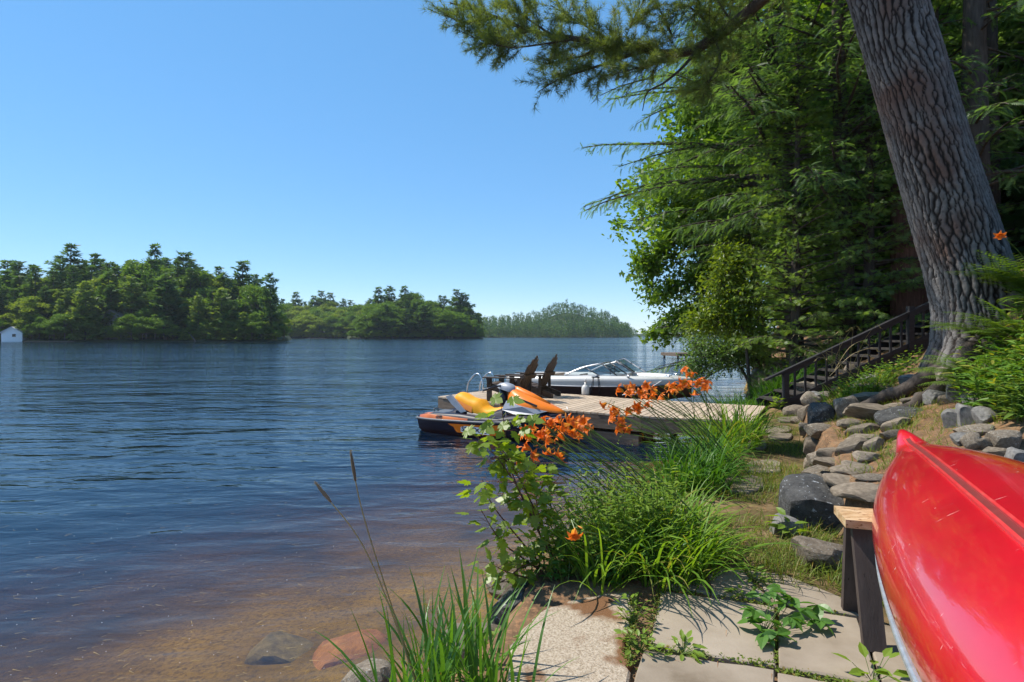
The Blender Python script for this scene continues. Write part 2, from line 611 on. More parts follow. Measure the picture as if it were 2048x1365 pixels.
k2 = ramp(n, l, a.outputs['Fac'], [(0.6, (0, 0, 0)), (0.9, (1, 1, 1))])
c = mixc(n, l, k1, bedc, lit)
c = mixc(n, l, k2, c, gra)
p = n.new('ShaderNodeBsdfPrincipled')
l.new(c, p.inputs['Base Color'])
p.inputs['Roughness'].default_value = 0.95
p.inputs['Specular IOR Level'].default_value = 0.1
l.new(bump(n, l, n2, 0.6, 0.02), p.inputs['Normal'])
l.new(p.outputs[0], out.inputs[0])
M['ground'] = m
ground = put('ground', mb.mesh('ground', m, True, attr=True), kind='structure')

# ------------------------------------------------------------------ water
m, n, l, out = new_mat('lake_water')
tc = n.new('ShaderNodeTexCoord')


def wave(scale, sx, sy, rz, det, rough, dist=0.0):
    mp = n.new('ShaderNodeMapping')
    mp.inputs['Scale'].default_value = (sx, sy, 1)
    mp.inputs['Rotation'].default_value = (0, 0, math.radians(rz))
    l.new(tc.outputs['Object'], mp.inputs[0])
    return noise(n, l, mp.outputs[0], scale, det, rough, dist)


h = math_(n, l, 'MULTIPLY', wave(1.0, 0.45, 1.25, 14, 2, 0.5, 0.4), 0.17)
h = math_(n, l, 'ADD', h, math_(n, l, 'MULTIPLY', wave(3.0, 0.5, 1.2, -10, 3, 0.6, 0.3), 0.060))
h = math_(n, l, 'ADD', h, math_(n, l, 'MULTIPLY', wave(0.28, 0.5, 1.2, 20, 2, 0.5), 0.22))
# wind lanes: patches of smoother and rougher water
gust = ramp(n, l, wave(0.03, 0.35, 1.6, 6, 3, 0.6), [(0.35, (0.45,) * 3), (0.62, (1.15,) * 3)])
near = n.new('ShaderNodeMapRange')
near.inputs[1].default_value = 4.0
near.inputs[2].default_value = 15.0
near.inputs[3].default_value = 0.45
near.inputs[4].default_value = 1.0
sp = n.new('ShaderNodeSeparateXYZ')
l.new(tc.outputs['Object'], sp.inputs[0])
l.new(sp.outputs[1], near.inputs[0])
h = math_(n, l, 'MULTIPLY', h, math_(n, l, 'MULTIPLY', gust, near.outputs[0]))
bp = n.new('ShaderNodeBump')
bp.inputs['Strength'].default_value = 1.0
bp.inputs['Distance'].default_value = 1.0
l.new(h, bp.inputs['Height'])
fr = n.new('ShaderNodeFresnel')
fr.inputs[0].default_value = 1.37
l.new(bp.outputs[0], fr.inputs['Normal'])
tr = n.new('ShaderNodeBsdfTransparent')
tr.inputs[0].default_value = (0.96, 0.93, 0.80, 1)
gl = n.new('ShaderNodeBsdfGlossy')
gl.inputs['Roughness'].default_value = 0.04
l.new(bp.outputs[0], gl.inputs['Normal'])
body = n.new('ShaderNodeBsdfDiffuse')                  # the faint blue glow that lake water scatters back
body.inputs[0].default_value = (0.03, 0.12, 0.28, 1)
mb_ = n.new('ShaderNodeMixShader')
mb_.inputs[0].default_value = 0.075
l.new(tr.outputs[0], mb_.inputs[1])
l.new(body.outputs[0], mb_.inputs[2])
ms = n.new('ShaderNodeMixShader')
l.new(fr.outputs[0], ms.inputs[0])
l.new(mb_.outputs[0], ms.inputs[1])
l.new(gl.outputs[0], ms.inputs[2])
l.new(ms.outputs[0], out.inputs['Surface'])
va = n.new('ShaderNodeVolumeAbsorption')
va.inputs['Color'].default_value = (0.74, 0.68, 0.36, 1)
va.inputs['Density'].default_value = 2.1
l.new(va.outputs[0], out.inputs['Volume'])
M['water'] = m
mb = MB().box((0, 0, -3.0), (5000, 5000, 6.0))
put('lake', mb.mesh('lake', m), kind='structure')

# ------------------------------------------------------------------ haze
m, n, l, out = new_mat('summer_haze')
pv = n.new('ShaderNodeVolumePrincipled')
pv.inputs['Color'].default_value = (0.80, 0.90, 1.0, 1)
pv.inputs['Density'].default_value = 0.00011
pv.inputs['Anisotropy'].default_value = 0.2
l.new(pv.outputs[0], out.inputs['Volume'])
put('haze', MB().box((0, 0, 31.5), (5600, 5600, 77)).mesh('haze', m), kind='stuff')

# ------------------------------------------------------------------ far land
M['farland'] = surf('far_forest_floor', [(0.3, (0.022, 0.032, 0.014)), (0.7, (0.05, 0.06, 0.025))], 0.4, 0.95, 5, bump_s=0.5, bump_d=0.3, bump_scale=1.0, spec=0.1)


class Land:
    """A strip of far land: shoreline through (pixel column, depth) pairs, rising away from the lake."""

    def __init__(self, name, pts, depth, prof):
        self.p = np.array([[(px - CX) * y / F_PX, y] for px, y in pts])
        self.px = np.array([q[0] for q in pts], float)
        self.depth, self.prof = depth, prof
        s = np.linspace(self.px[0], self.px[-1], 60)
        rows = []
        for d in (-14, -5, -1.2, 0.2, 1.5, 4, 10, 20, 35, 55, 80, depth):
            q = np.array([self.base(a, d) for a in s])
            rows.append(q)
        mb = MB().loft(np.array(rows))
        put(name, mb.mesh(name, M['farland'], True), kind='structure')

    def base(self, px, d):
        xy = np.array([np.interp(px, self.px, self.p[:, 0]), np.interp(px, self.px, self.p[:, 1])])
        u = nrm(np.array([xy[0], xy[1]]))
        H = np.interp(px, [a for a, _ in self.prof], [b for _, b in self.prof])
        if d < 0:
            z = -0.3 + 0.28 * d
        else:
            z = -0.3 + 0.9 * float(ss(d, 0, 1.6)) + H * float(ss(d, 2, self.depth)) + 0.3 * math.sin(px * 0.11)  * min(1, d / 3)
        k = float(ss(px, self.px[0], self.px[0] + 9) * ss(-px, -self.px[-1], -self.px[-1] + 9))   # both ends dip under the water
        return np.array([*(xy + u * d), z * k - 2.5 * (1 - k)])


left_land = Land('far_shore', [(-420, 150), (-150, 172), (0, 184), (70, 178), (300, 187), (560, 190), (578, 196), (590, 240)], 95,
                 [(-420, 8), (0, 9), (140, 10), (320, 11), (480, 8), (590, 2)])
mid_land = Land('far_wood_shore', [(480, 420), (600, 425), (740, 420), (780, 400)], 130, [(480, 10), (600, 9), (780, 7)])
isle_land = Land('far_point', [(690, 345), (760, 338), (900, 335), (955, 340), (972, 372)], 85, [(690, 3), (760, 9), (860, 9), (940, 5), (972, 1)])
hill_land = Land('far_hill', [(880, 690), (1000, 680), (1150, 650), (1240, 660), (1262, 760)], 180, [(880, 14), (1000, 15), (1060, 20), (1130, 36), (1190, 26), (1240, 10), (1262, 2)])
strip_land = Land('distant_shore', [(1180, 1350), (1300, 1300), (1420, 1300), (1700, 1250)], 200, [(1180, 6), (1700, 8)])

# ------------------------------------------------------------------ far trees: a few crowns, shared by copies
M['needle_far'] = leafmat('far_pine_needles', (0.026, 0.064, 0.026), (0.105, 0.180, 0.055), 0.38, (1.5, 1.5, 0.5), 0.03, tone=True)
M['needle_far_light'] = leafmat('far_young_pine_needles', (0.060, 0.125, 0.034), (0.20, 0.275, 0.065), 0.42, (1.5, 1.4, 0.5), 0.03, tone=True)
M['leaf_far'] = leafmat('far_broad_leaves', (0.050, 0.110, 0.026), (0.165, 0.26, 0.045), 0.48, (1.5, 1.5, 0.4), 0.03, tone=True)
M['leaf_far_light'] = leafmat('far_yellow_green_leaves', (0.100, 0.175, 0.028), (0.27, 0.34, 0.05), 0.48, (1.5, 1.4, 0.4), 0.03, tone=True)
M['bark_far'] = surf('far_bark', [(0.3, (0.07, 0.055, 0.045)), (0.7, (0.15, 0.12, 0.10))], 3, 0.9, 4, (4, 4, 1), bump_s=0.4, bump_d=0.02)

# a tuft: six pointed blades spread in a flat fan
_ang = np.radians([-75, -45, -15, 15, 45, 75])
TUFT_V, TUFT_F = [], []
for q, a_ in enumerate(_ang):
    dq = np.array([math.cos(a_), math.sin(a_), 0.25 * math.cos(3 * a_)])
    pq = np.array([-math.sin(a_), math.cos(a_), 0.3])
    b_ = len(TUFT_V)
    TUFT_V += [dq * 0.05 - pq * 0.02, dq * 0.55 + pq * 0.16, dq * 1.0, dq * 0.5 - pq * 0.16]
    TUFT_F += [[b_, b_ + 1, b_ + 2], [b_, b_ + 2, b_ + 3]]
TUFT_V, TUFT_F = np.array(TUFT_V), np.array(TUFT_F)
# a loose clump of six leaf-sized faces
r_ = np.random.default_rng(5)
CL_V, CL_F = [], []
for q in range(7):
    c_ = r_.normal(size=3) * 0.45
    u_, v_ = nrm(r_.normal(size=3)), nrm(r_.normal(size=3))
    b_ = len(CL_V)
    CL_V += [c_ - u_ * 0.34, c_ + v_ * 0.24, c_ + u_ * 0.34, c_ - v_ * 0.24]
    CL_F += [[b_, b_ + 1, b_ + 2], [b_, b_ + 2, b_ + 3]]
CL_V, CL_F = np.array(CL_V), np.array(CL_F)


def far_pine(seed, n_lay=17, full=1.0, ragged=0.5, low=0.06, clump=0.115, dens=1.0):
    """Unit-height conifer: whorls of flat boughs. Returns crown and trunk builders."""
    g = np.random.default_rng(seed)
    P, D, S = [], [], []
    wood = MB()
    wood.tube([(0, 0, -0.04), (0.006, 0, 0.5), (0, 0.004, 0.985)], [0.016, 0.011, 0.002], 5)
    for k in range(n_lay):
        t = (k + g.uniform(-0.3, 0.3)) / (n_lay - 1)
        t = min(max(t, 0.0), 1.0)
        z = low + (0.97 - low) * t
        rad = full * 0.225 * (1 - t) ** 0.62 * g.uniform(1 - ragged, 1 + 0.25 * ragged) + 0.018
        nb = g.integers(4, 7)
        a0 = g.uniform(0, 6.28)
        for q in range(nb):
            a = a0 + q * 2 * PI / nb + g.uniform(-0.3, 0.3)
            L = rad * g.uniform(1 - ragged * 0.7, 1.08)
            lift = 0.10 + 0.30 * t
            e = np.array([math.cos(a), math.sin(a), 0])
            m_ = max(2, int(L / 0.020 * dens))
            if L > 0.1:
                wood.tube([(0, 0, z - 0.01), tuple(e * L * 0.9 + [0, 0, z + lift * L * 0.7])], [0.004, 0.0015], 3, False)
            for s in np.linspace(0.22, 1, m_):
                side = g.uniform(-1, 1) * 0.22 * L * (1.1 - s)
                p = e * L * s + np.array([-e[1], e[0], 0]) * side
                p[2] = z + lift * L * s * s - 0.01 * g.random()
                P.append(p)
                D.append(e + g.normal(size=3) * 0.45 + [0, 0, 0.15])
                S.append(clump * g.uniform(0.45, 0.85) * (0.72 + 0.28 * (1 - t)))
    cr = MB()
    P, D, S = np.array(P), np.array(D), np.array(S)
    scatter(cr, TUFT_V, TUFT_F, P, dirmat(D, g.uniform(-0.8, 0.8, len(P))), S)
    return cr, wood


def far_leafy(seed, n_lobe=30, wide=0.31, clump=0.044, per=70):
    g = np.random.default_rng(seed)
    cr, wood = MB(), MB()
    wood.tube([(0, 0, -0.04), (0.01, 0, 0.35), (0.0, 0.01, 0.75)], [0.018, 0.012, 0.004], 5)
    for q in range(n_lobe):
        t = g.random() ** 0.8
        z = 0.22 + 0.64 * t
        rr = wide * math.sin(PI * min(0.97, 0.15 + 0.80 * t)) * g.uniform(0.35, 1.0)
        a = g.uniform(0, 6.28)
        c_ = np.array([rr * math.cos(a), rr * math.sin(a), z])
        wood.tube([(0, 0, z * 0.55), tuple(c_)], [0.005, 0.002], 3, False)
        R_ = g.uniform(0.06, 0.125)
        d = nrm(g.normal(size=(per, 3)))
        d[:, 2] = np.abs(d[:, 2]) * 0.9 - 0.15
        P = c_ + d * R_ * g.uniform(0.5, 1.35, (per, 1)) * np.array([1.15, 1.15, 0.8])
        P[:, 2] = np.minimum(P[:, 2], 1.0)
        scatter(cr, CL_V, CL_F, P, dirmat(g.normal(size=(per, 3))), clump * g.uniform(0.6, 1.1, per))
    return cr, wood


FAR = {}
TONE_SCALE[0] = 14.0
for nm, cw, mat in [
    ('pine_a', far_pine(1, 17, 1.0, 0.55, 0.10), 'needle_far'), ('pine_b', far_pine(2, 14, 1.15, 0.75, 0.2), 'needle_far'),
    ('pine_c', far_pine(3, 14, 1.1, 0.8, 0.22), 'needle_far'), ('young_a', far_pine(4, 20, 1.05, 0.35, 0.03), 'needle_far_light'),
    ('young_b', far_pine(5, 18, 1.2, 0.45, 0.03), 'needle_far_light'), ('spruce', far_pine(6, 24, 0.62, 0.25, 0.03, 0.085), 'needle_far'),
    ('leafy_a', far_leafy(7), 'leaf_far'), ('leafy_b', far_leafy(8, 26, 0.36), 'leaf_far_light'), ('leafy_c', far_leafy(9, 20, 0.26), 'leaf_far'),
]:
    FAR[nm] = (cw[0].mesh('crown', M[mat], attr=True), cw[1].mesh('trunk', M['bark_far'], True))

KIND_WORD = {'pine_a': 'pine_tree', 'pine_b': 'pine_tree', 'pine_c': 'pine_tree', 'young_a': 'pine_tree', 'young_b': 'pine_tree', 'spruce': 'spruce_tree',
             'leafy_a': 'leafy_tree', 'leafy_b': 'leafy_tree', 'leafy_c': 'leafy_tree'}


def far_tree(land, px, d, top_y, kind, wide, label, group):
    """A tree whose foot stands d metres behind the shore and whose top reaches photograph row top_y."""
    wide = wide * {'pine_c': 1.25, 'pine_b': 1.15, 'pine_a': 1.1}.get(kind, 1.0)
    b = land.base(px, d)
    top = CAMH - (top_y - HOR) * b[1] / F_PX
    h_ = max(3.0, top - b[2])
    t = thing(KIND_WORD[kind], label, 'tree', b - [0, 0, 0.1], rng.uniform(0, 6.28), group)
    t.scale = (h_ * wide, h_ * wide, h_)
    put('crown', FAR[kind][0], t)
    put('trunk', FAR[kind][1], t)
    return t


G1 = 'trees on the far left shore'
LT = [  # column, metres behind shore, top row, kind, width, label
    (38, 45, 519, 'pine_c', 1.0, 'dark pine with a tufted top standing clear above the trees behind the white boathouse'),
    (140, 40, 488, 'pine_b', 1.15, 'tallest dark pine of the far left shore with flat layered boughs reaching left'),
    (186, 44, 507, 'pine_b', 1.0, 'dark pine just right of the tallest flat-boughed pine on the left shore'),
    (229, 55, 527, 'spruce', 0.8, 'thin dark spire poking up between the layered pine and the round leafy crown'),
    (168, 5, 563, 'young_a', 1.25, 'bright green cone-shaped young pine at the water, largest of the front row'),
    (62, 8, 596, 'young_b', 1.2, 'yellowish green young pine leaning over the white boathouse'),
    (118, 9, 598, 'young_a', 1.0, 'slim green young pine left of the big bright cone-shaped one'),
    (12, 14, 612, 'leafy_b', 1.0, 'yellow green leafy tree left of the white boathouse at the picture edge'),
    (88, 40, 548, 'leafy_b', 1.1, 'yellow green leafy crown behind the young pines near the boathouse'),
    (262, 10, 552, 'young_b', 1.15, 'pale green pine with drooping boughs right of the grey cottage'),
    (215, 18, 540, 'pine_a', 1.1, 'dark green pine above the grey cottage among the trees'),
    (310, 46, 486, 'pine_c', 0.8, 'dark bushy pine top rising out of the highest round leafy crown'),
    (298, 30, 512, 'leafy_a', 1.35, 'highest round leafy tree at the middle of the left shore'),
    (366, 38, 501, 'pine_c', 1.15, 'dark two-headed pine right of the highest round leafy tree'),
    (332, 8, 560, 'pine_a', 1.25, 'broad blue green pine at the water below the round leafy crown'),
    (398, 30, 530, 'leafy_c', 1.3, 'dull green leafy tree on the slope right of the two-headed pine'),
    (396, 6, 588, 'young_a', 1.0, 'blue green young pine at the water above the fallen trunk'),
    (432, 34, 549, 'leafy_b', 1.3, 'bright yellow green round tree between two dark pines on the left shore'),
    (442, 6, 576, 'young_b', 1.25, 'green pine with sunlit tips on its right at the water'),
    (485, 40, 520, 'pine_c', 1.1, 'dark ragged pine rising behind the bright yellow green round tree'),
    (482, 14, 604, 'leafy_a', 1.1, 'light green leafy tree over the water left of the tall dark end pine'),
    (540, 7, 544, 'pine_a', 0.85, 'tall dark layered pine at the right end of the left shore'),
    (516, 24, 560, 'leafy_a', 1.2, 'blue green leafy tree just behind the tall dark end pine'),
    (566, 6, 628, 'leafy_b', 0.9, 'low yellow green bush tree at the tip of the left shore'),
    (548, 3, 640, 'leafy_c', 0.9, 'low dark leafy tree under the tall dark end pine'),
    (240, 5, 632, 'leafy_a', 1.0, 'low green leafy tree in front of the grey cottage'),
    (290, 5, 610, 'leafy_c', 1.1, 'mid green leafy tree at the water right of the cottage'),
]
for q in LT:
    far_tree(left_land, *q, G1)
g = np.random.default_rng(21)
fill_label = {'pine': 'dark pine standing inside the wood of the far left shore', 'spru': 'narrow dark spruce inside the wood of the far left shore',
              'leaf': 'green leafy tree inside the wood of the far left shore', 'youn': 'light green pine inside the wood of the far left shore'}
sky_l = ([-200, -60, 0, 60, 120, 200, 250, 300, 370, 420, 470, 520, 560], [560, 548, 548, 560, 545, 545, 560, 540, 540, 565, 570, 590, 640])
for px in np.arange(-190, 562, 15.5):
    for d, add in ((14, 44), (30, 14), (60, 2)):
        k = g.choice(['pine_a', 'pine_b', 'leafy_a', 'pine_c', 'spruce', 'young_b', 'young_a', 'spruce', 'leafy_b', 'pine_b'])
        x_ = px + g.uniform(-7, 7)
        far_tree(left_land, x_, d + g.uniform(-5, 5), np.interp(x_, *sky_l) + add + g.uniform(-20, 24) - (20 if k[:4] in ('pine', 'spru') else 0), k, g.uniform(1.0, 1.35), fill_label[k[:4]], G1)
for px in np.arange(-180, 572, 17):
    k = g.choice(['leafy_c', 'leafy_a', 'young_a', 'leafy_c'])
    if 14 < px < 50:
        continue
    far_tree(left_land, px + g.uniform(-6, 6), g.uniform(1.5, 4), 684 - g.uniform(26, 62), k, g.uniform(1.2, 1.7), 'low ' + fill_label[k[:4]].replace('inside the wood', 'at the water'), G1)

G2 = 'trees on the yellow green shore'
for x_, ty, k, lb in [(592, 583, 'pine_c', 'bare-topped dark pine above the yellow green wood, nearest the tall end pine'),
                      (628, 590, 'pine_c', 'small ragged pine above the yellow green wood'), (643, 580, 'pine_c', 'highest dark pine above the yellow green wood'),
                      (661, 584, 'pine_c', 'dark pine just right of the highest pine of the yellow green wood'), (688, 597, 'pine_a', 'dark pine at the middle of the yellow green wood'),
                      (701, 599, 'pine_c', 'little dark pine just left of the wooded point')]:
    far_tree(mid_land, x_, 60, ty, k, 1.0, lb, G2)
for px in np.arange(545, 745, 11):
    for d, ty in ((4, 632), (22, 616), (50, 606)):
        k = g.choice(['leafy_b', 'leafy_b', 'leafy_a', 'leafy_a', 'leafy_c'])
        far_tree(mid_land, px + g.uniform(-5, 5), d + g.uniform(-3, 6), ty + g.uniform(-8, 12), k, g.uniform(1.15, 1.5), 'round leafy tree of the yellow green wood' if k != 'leafy_b' else
                 'bright yellow green round tree of the yellow green wood', G2)
for px in np.arange(536, 752, 9):
    far_tree(mid_land, px, 1.0, 664 + g.uniform(-3, 3), 'leafy_b', 2.0, 'low yellow bush at the water below the yellow green wood', G2)

G3 = 'trees on the wooded point'
for x_, ty, k, lb in [(757, 573, 'pine_c', 'tall dark pine at the left of the wooded point'), (779, 570, 'pine_a', 'highest dark pine of the wooded point'),
                      (809, 571, 'pine_c', 'thin pine top behind the highest round crown of the wooded point'), (826, 577, 'leafy_a', 'highest round leafy crown of the wooded point'),
                      (881, 590, 'spruce', 'first of two small dark spires on the right of the wooded point'), (889, 591, 'spruce', 'second of two small dark spires on the right of the wooded point'),
                      (913, 577, 'pine_c', 'tall flat-topped pine near the right end of the wooded point'), (924, 584, 'pine_c', 'dark pine right beside the flat-topped pine of the wooded point'),
                      (932, 588, 'pine_c', 'thin pine furthest right on the skyline of the wooded point'), (955, 622, 'leafy_b', 'yellow green leafy tree at the right tip of the wooded point'),
                      (740, 596, 'pine_a', 'sloping dark pine at the left skyline of the wooded point')]:
    far_tree(isle_land, x_, 40, ty, k, 1.0, lb, G3)
sky_i = ([700, 730, 760, 800, 850, 890, 930, 955, 968], [650, 606, 588, 588, 590, 602, 604, 625, 650])
for px in np.arange(706, 968, 10.5):
    for d, add in ((4, 40), (16, 18), (36, 4)):
        k = g.choice(['pine_a', 'pine_a', 'pine_b', 'leafy_c', 'leafy_a', 'spruce'])
        x_ = px + g.uniform(-5, 5)
        far_tree(isle_land, x_, d + g.uniform(-2, 5), np.interp(x_, *sky_i) + add * g.uniform(0.4, 1.2) + g.uniform(-3, 8), k, g.uniform(1.1, 1.5),
                 'dark conifer of the wooded point' if k[:4] != 'leaf' else 'green leafy tree of the wooded point', G3)
for px in np.arange(704, 970, 9):
    far_tree(isle_land, px, 1.2, 664 + g.uniform(-8, 5), 'leafy_c', 1.8, 'low dark bush tree at the water of the wooded point', G3)

TONE_SCALE[0] = 0.06
# the far hill reads as one mass of trees
def forest(name, land, cols, rows, ht, seed, mats, step):
    g = np.random.default_rng(seed)
    mb = MB()
    for px in np.arange(cols[0], cols[1], step):
        for d in rows:
            x_ = px + g.uniform(-step, step) * 0.6
            b = land.base(x_, d + g.uniform(-6, 6))
            h_ = ht * g.uniform(0.7, 1.15)
            pine = g.random() < 0.3
            n_ = 27
            t = g.random(n_)
            rad = (0.20 * (1 - t) + 0.02) * h_ if pine else 0.32 * np.sin(PI * (0.12 + 0.8 * t)) * h_
            if pine:
                h_ *= 1.15
            a = g.uniform(0, 6.28, n_)
            P = b + np.stack([rad * np.cos(a), rad * np.sin(a), (0.08 + 0.92 * t) * h_], 1)
            scatter(mb, CL_V, CL_F, P, dirmat(g.normal(size=(n_, 3))), h_ * (0.12 if pine else 0.16) * g.uniform(0.7, 1.2, n_))
    put(name, mb.mesh(name, M[mats], attr=True), kind='stuff')


forest('hillside_forest', hill_land, (880, 1258), (3, 14, 30, 50, 75, 105, 140, 172), 15, 31, 'needle_far', 6.5)
forest('distant_forest', strip_land, (1190, 1600), (4, 30, 80, 150), 14, 32, 'needle_far', 18)

TONE_SCALE[0] = 1.2
# ------------------------------------------------------------------ small far things
M['farwhite'] = plain('white_boathouse_boards', (0.78, 0.80, 0.82), 0.6)
M['fargrey'] = plain('grey_cottage_boards', (0.22, 0.21, 0.21), 0.7)
M['farroof'] = plain('pale_metal_roof', (0.55, 0.56, 0.58), 0.5)
M['darkglass'] = plain('dark_window_glass', (0.02, 0.025, 0.03), 0.1)


def house(name, label, cat, px, land, d, wdt, dep, hgt, roofh, wallm, roofm, rz, dz=0.0, wins=()):
    b = land.base(px, d)
    t = thing(name, label, cat, b + [0, 0, dz], rz)
    part('wall', MB().box((0, 0, hgt / 2 - 0.5), (wdt, dep, hgt + 1.0)), wallm, t)
    r = MB()
    o_ = 0.5
    for s in (-1, 1):
        a_ = np.array([0, 0, hgt + roofh])
        e_ = np.array([s * (wdt / 2 + o_), 0, hgt - 0.15])
        r.beam(a_, e_, dep + 2 * o_, 0.16, (0, 0, 1))
    rf = part('roof', r, roofm, t)
    gb = MB()
    for s in (-1, 1):
        gb.add([(-wdt / 2, s * dep / 2, hgt), (wdt / 2, s * dep / 2, hgt), (0, s * dep / 2, hgt + roofh)], [[0, 1, 2]])
    part('gable', gb, wallm, t)
    for (wx, wz, ww, wh) in wins:
        w_ = part('window', MB().box((wx, -dep / 2 - 0.03, wz), (ww + 0.2, 0.08, wh + 0.2)), M['farwhite'], t)
        part('pane', MB().box((wx, -dep / 2 - 0.06, wz), (ww, 0.06, wh)), M['darkglass'], w_)
    return t


house('boathouse', 'small white boathouse at the water on the far left shore', 'boathouse', 33, left_land, 2.0, 5.4, 6, 2.3, 1.9, M['farwhite'], M['farroof'], 0.35,
      wins=((0.6, 1.5, 0.9, 0.9),))
house('cottage', 'grey cottage half hidden in the trees of the far left shore', 'cottage', 236, left_land, 12, 8, 7, 7.0, 2.4, M['fargrey'], M['fargrey'], -0.1,
      wins=((-1.6, 5.2, 0.9, 1.5), (0.3, 5.2, 0.9, 1.5), (2.0, 5.2, 0.9, 1.5)))


def raft(label, c, sx, sy, rz, mat, h_=0.35, cat='dock', name='floating_dock', group=None):
    t = thing(name, label, cat, (c[0], c[1], 0), rz, group)
    nb = max(4, int(sx / 0.6))
    f = MB().box((0, 0, h_ - 0.22), (sx, sy, 0.2))
    for a in (-1, 1):
        for b in (-1, 1):
            f.tube([(a * sx * 0.42, b * sy * 0.4, -1.2), (a * sx * 0.42, b * sy * 0.4, h_ - 0.1)], 0.09, 6)
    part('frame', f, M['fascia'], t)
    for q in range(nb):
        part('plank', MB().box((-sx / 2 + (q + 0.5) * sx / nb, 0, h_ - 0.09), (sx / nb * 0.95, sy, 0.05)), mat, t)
    return t


raft('dark swim raft floating in front of the wooded point', at(715, 679, 330), 7, 3, 0.1, M['fascia'])
raft('thin grey dock below the low yellow bushes across the lake', at(632, 678, 400), 14, 3, 0.02, M['deck'])
raft('long low dock right of the white boathouse on the left shore', at(98, 683, 179), 13, 3, 0.05, M['fascia'])
raft('small dark raft beyond the tip of the wooded point', at(985, 676.5, 520), 8, 3, 0.0, M['fascia'])
raft('grey neighbouring dock showing beyond the overhanging branches', at(1364, 714, 49), 2.4, 3.4, 0.15, M['fascia'], 0.5)
t = thing('fallen_trunk', 'grey fallen trunk leaning into the water on the far left shore', 'fallen trunk', left_land.base(383, 0.5))
part('trunk', MB().tube([(-2.2, 1.5, 3.4), (0.5, 0, 1.2), (2.4, -1.6, -0.5)], [0.10, 0.2, 0.3], 6), M['bark_far'], t, True)
# ------------------------------------------------------------------ paving and stepping stones
PZ = 0.345
paving = put('paving', None, kind='structure')


def poly_on(pxs, z):
    p = np.array([on(a, b, z)[:2] for a, b in pxs])
    area = 0.5 * np.sum(p[:, 0] * np.roll(p[:, 1], -1) - np.roll(p[:, 0], -1) * p[:, 1])
    return p if area > 0 else p[::-1]


def ragged(p, seed, amp=0.008, n=5):
    """Subdivide the outline of a slab and wobble it a little."""
    g = np.random.default_rng(seed)
    out = []
    for a, b in zip(p, np.roll(p, -1, axis=0)):
        for k in range(n):
            q = a + (b - a) * k / n
            out.append(q + g.normal(size=2) * amp * (0.4 if k == 0 else 1))
    return np.array(out)


PAVERS = [
    [(1322, 1181), (1550, 1213), (1553, 1332), (1298, 1292)],
    [(1287, 1300), (1549, 1340), (1552, 1640), (1190, 1640)],
    [(1558, 1214), (1714, 1238), (1762, 1372), (1558, 1335)],
    [(1336, 1133), (1401, 1137), (1420, 1186), (1328, 1177)],
    [(1413, 1138), (1486, 1141), (1545, 1205), (1424, 1188)],
    [(1492, 1142), (1570, 1150), (1712, 1208), (1718, 1232), (1556, 1208)],
    [(1722, 1240), (1850, 1262), (1960, 1400), (1770, 1374)],
    [(1556, 1345), (1770, 1384), (1850, 1640), (1560, 1640)],
    [(1780, 1384), (1980, 1420), (2150, 1640), (1862, 1640)],
]
for q, pp in enumerate(PAVERS):
    mb = MB().prism(ragged(poly_on(pp, PZ), q, 0.003), PZ - 0.06, PZ + 0.003 * (q % 3), 0.010)
    put('paver', mb.mesh('paver', M['paver']), paving)
M['aggregate'] = surf('pebbly_exposed_concrete', [(0.3, (0.20, 0.15, 0.10)), (0.5, (0.38, 0.31, 0.23)), (0.75, (0.52, 0.45, 0.36))], 95, 0.9, 4, bump_s=0.9,
                      bump_d=0.008, bump_scale=95, spec=0.2, speck=(2.6, 0.54, 0.62, (0.17, 0.085, 0.04)))
mb = MB().prism(ragged(poly_on([(1090, 1216), (1170, 1192), (1262, 1180), (1262, 1250), (1249, 1290), (1262, 1340), (1230, 1640), (1000, 1640), (1016, 1330), (1020, 1288), (1052, 1246)], PZ), 90, 0.008),
                PZ - 0.08, PZ - 0.004, 0.012)
put('paver', mb.mesh('paver', M['aggregate']), paving, label='pebbly exposed aggregate slab at the water edge')

pathway = put('path', None, kind='structure')
for q, (cx_, cy_, rw, rh) in enumerate([(1506, 888, 30, 9), (1545, 858, 38, 7), (1527, 932, 36, 13), (1470, 966, 58, 18), (1580, 838, 24, 5), (1560, 872, 26, 6)]):
    zz = float(path_z((CAMH - 0.4) * F_PX / (cy_ - HOR))) + 0.03
    g_ = np.random.default_rng(q)
    ang = np.sort(np.linspace(0, 2 * PI, 11, endpoint=False) + g_.uniform(-0.2, 0.2, 11))
    pp = [(cx_ + rw * math.copysign(abs(math.cos(a)) ** 0.6, math.cos(a)) * g_.uniform(0.9, 1.1), cy_ - rh * math.copysign(abs(math.sin(a)) ** 0.7, math.sin(a)) * g_.uniform(0.9, 1.1)) for a in ang]
    put('stepping_stone', MB().prism(poly_on(pp, zz), zz - 0.08, zz, 0.012).mesh('stepping_stone', M['slab']), pathway)


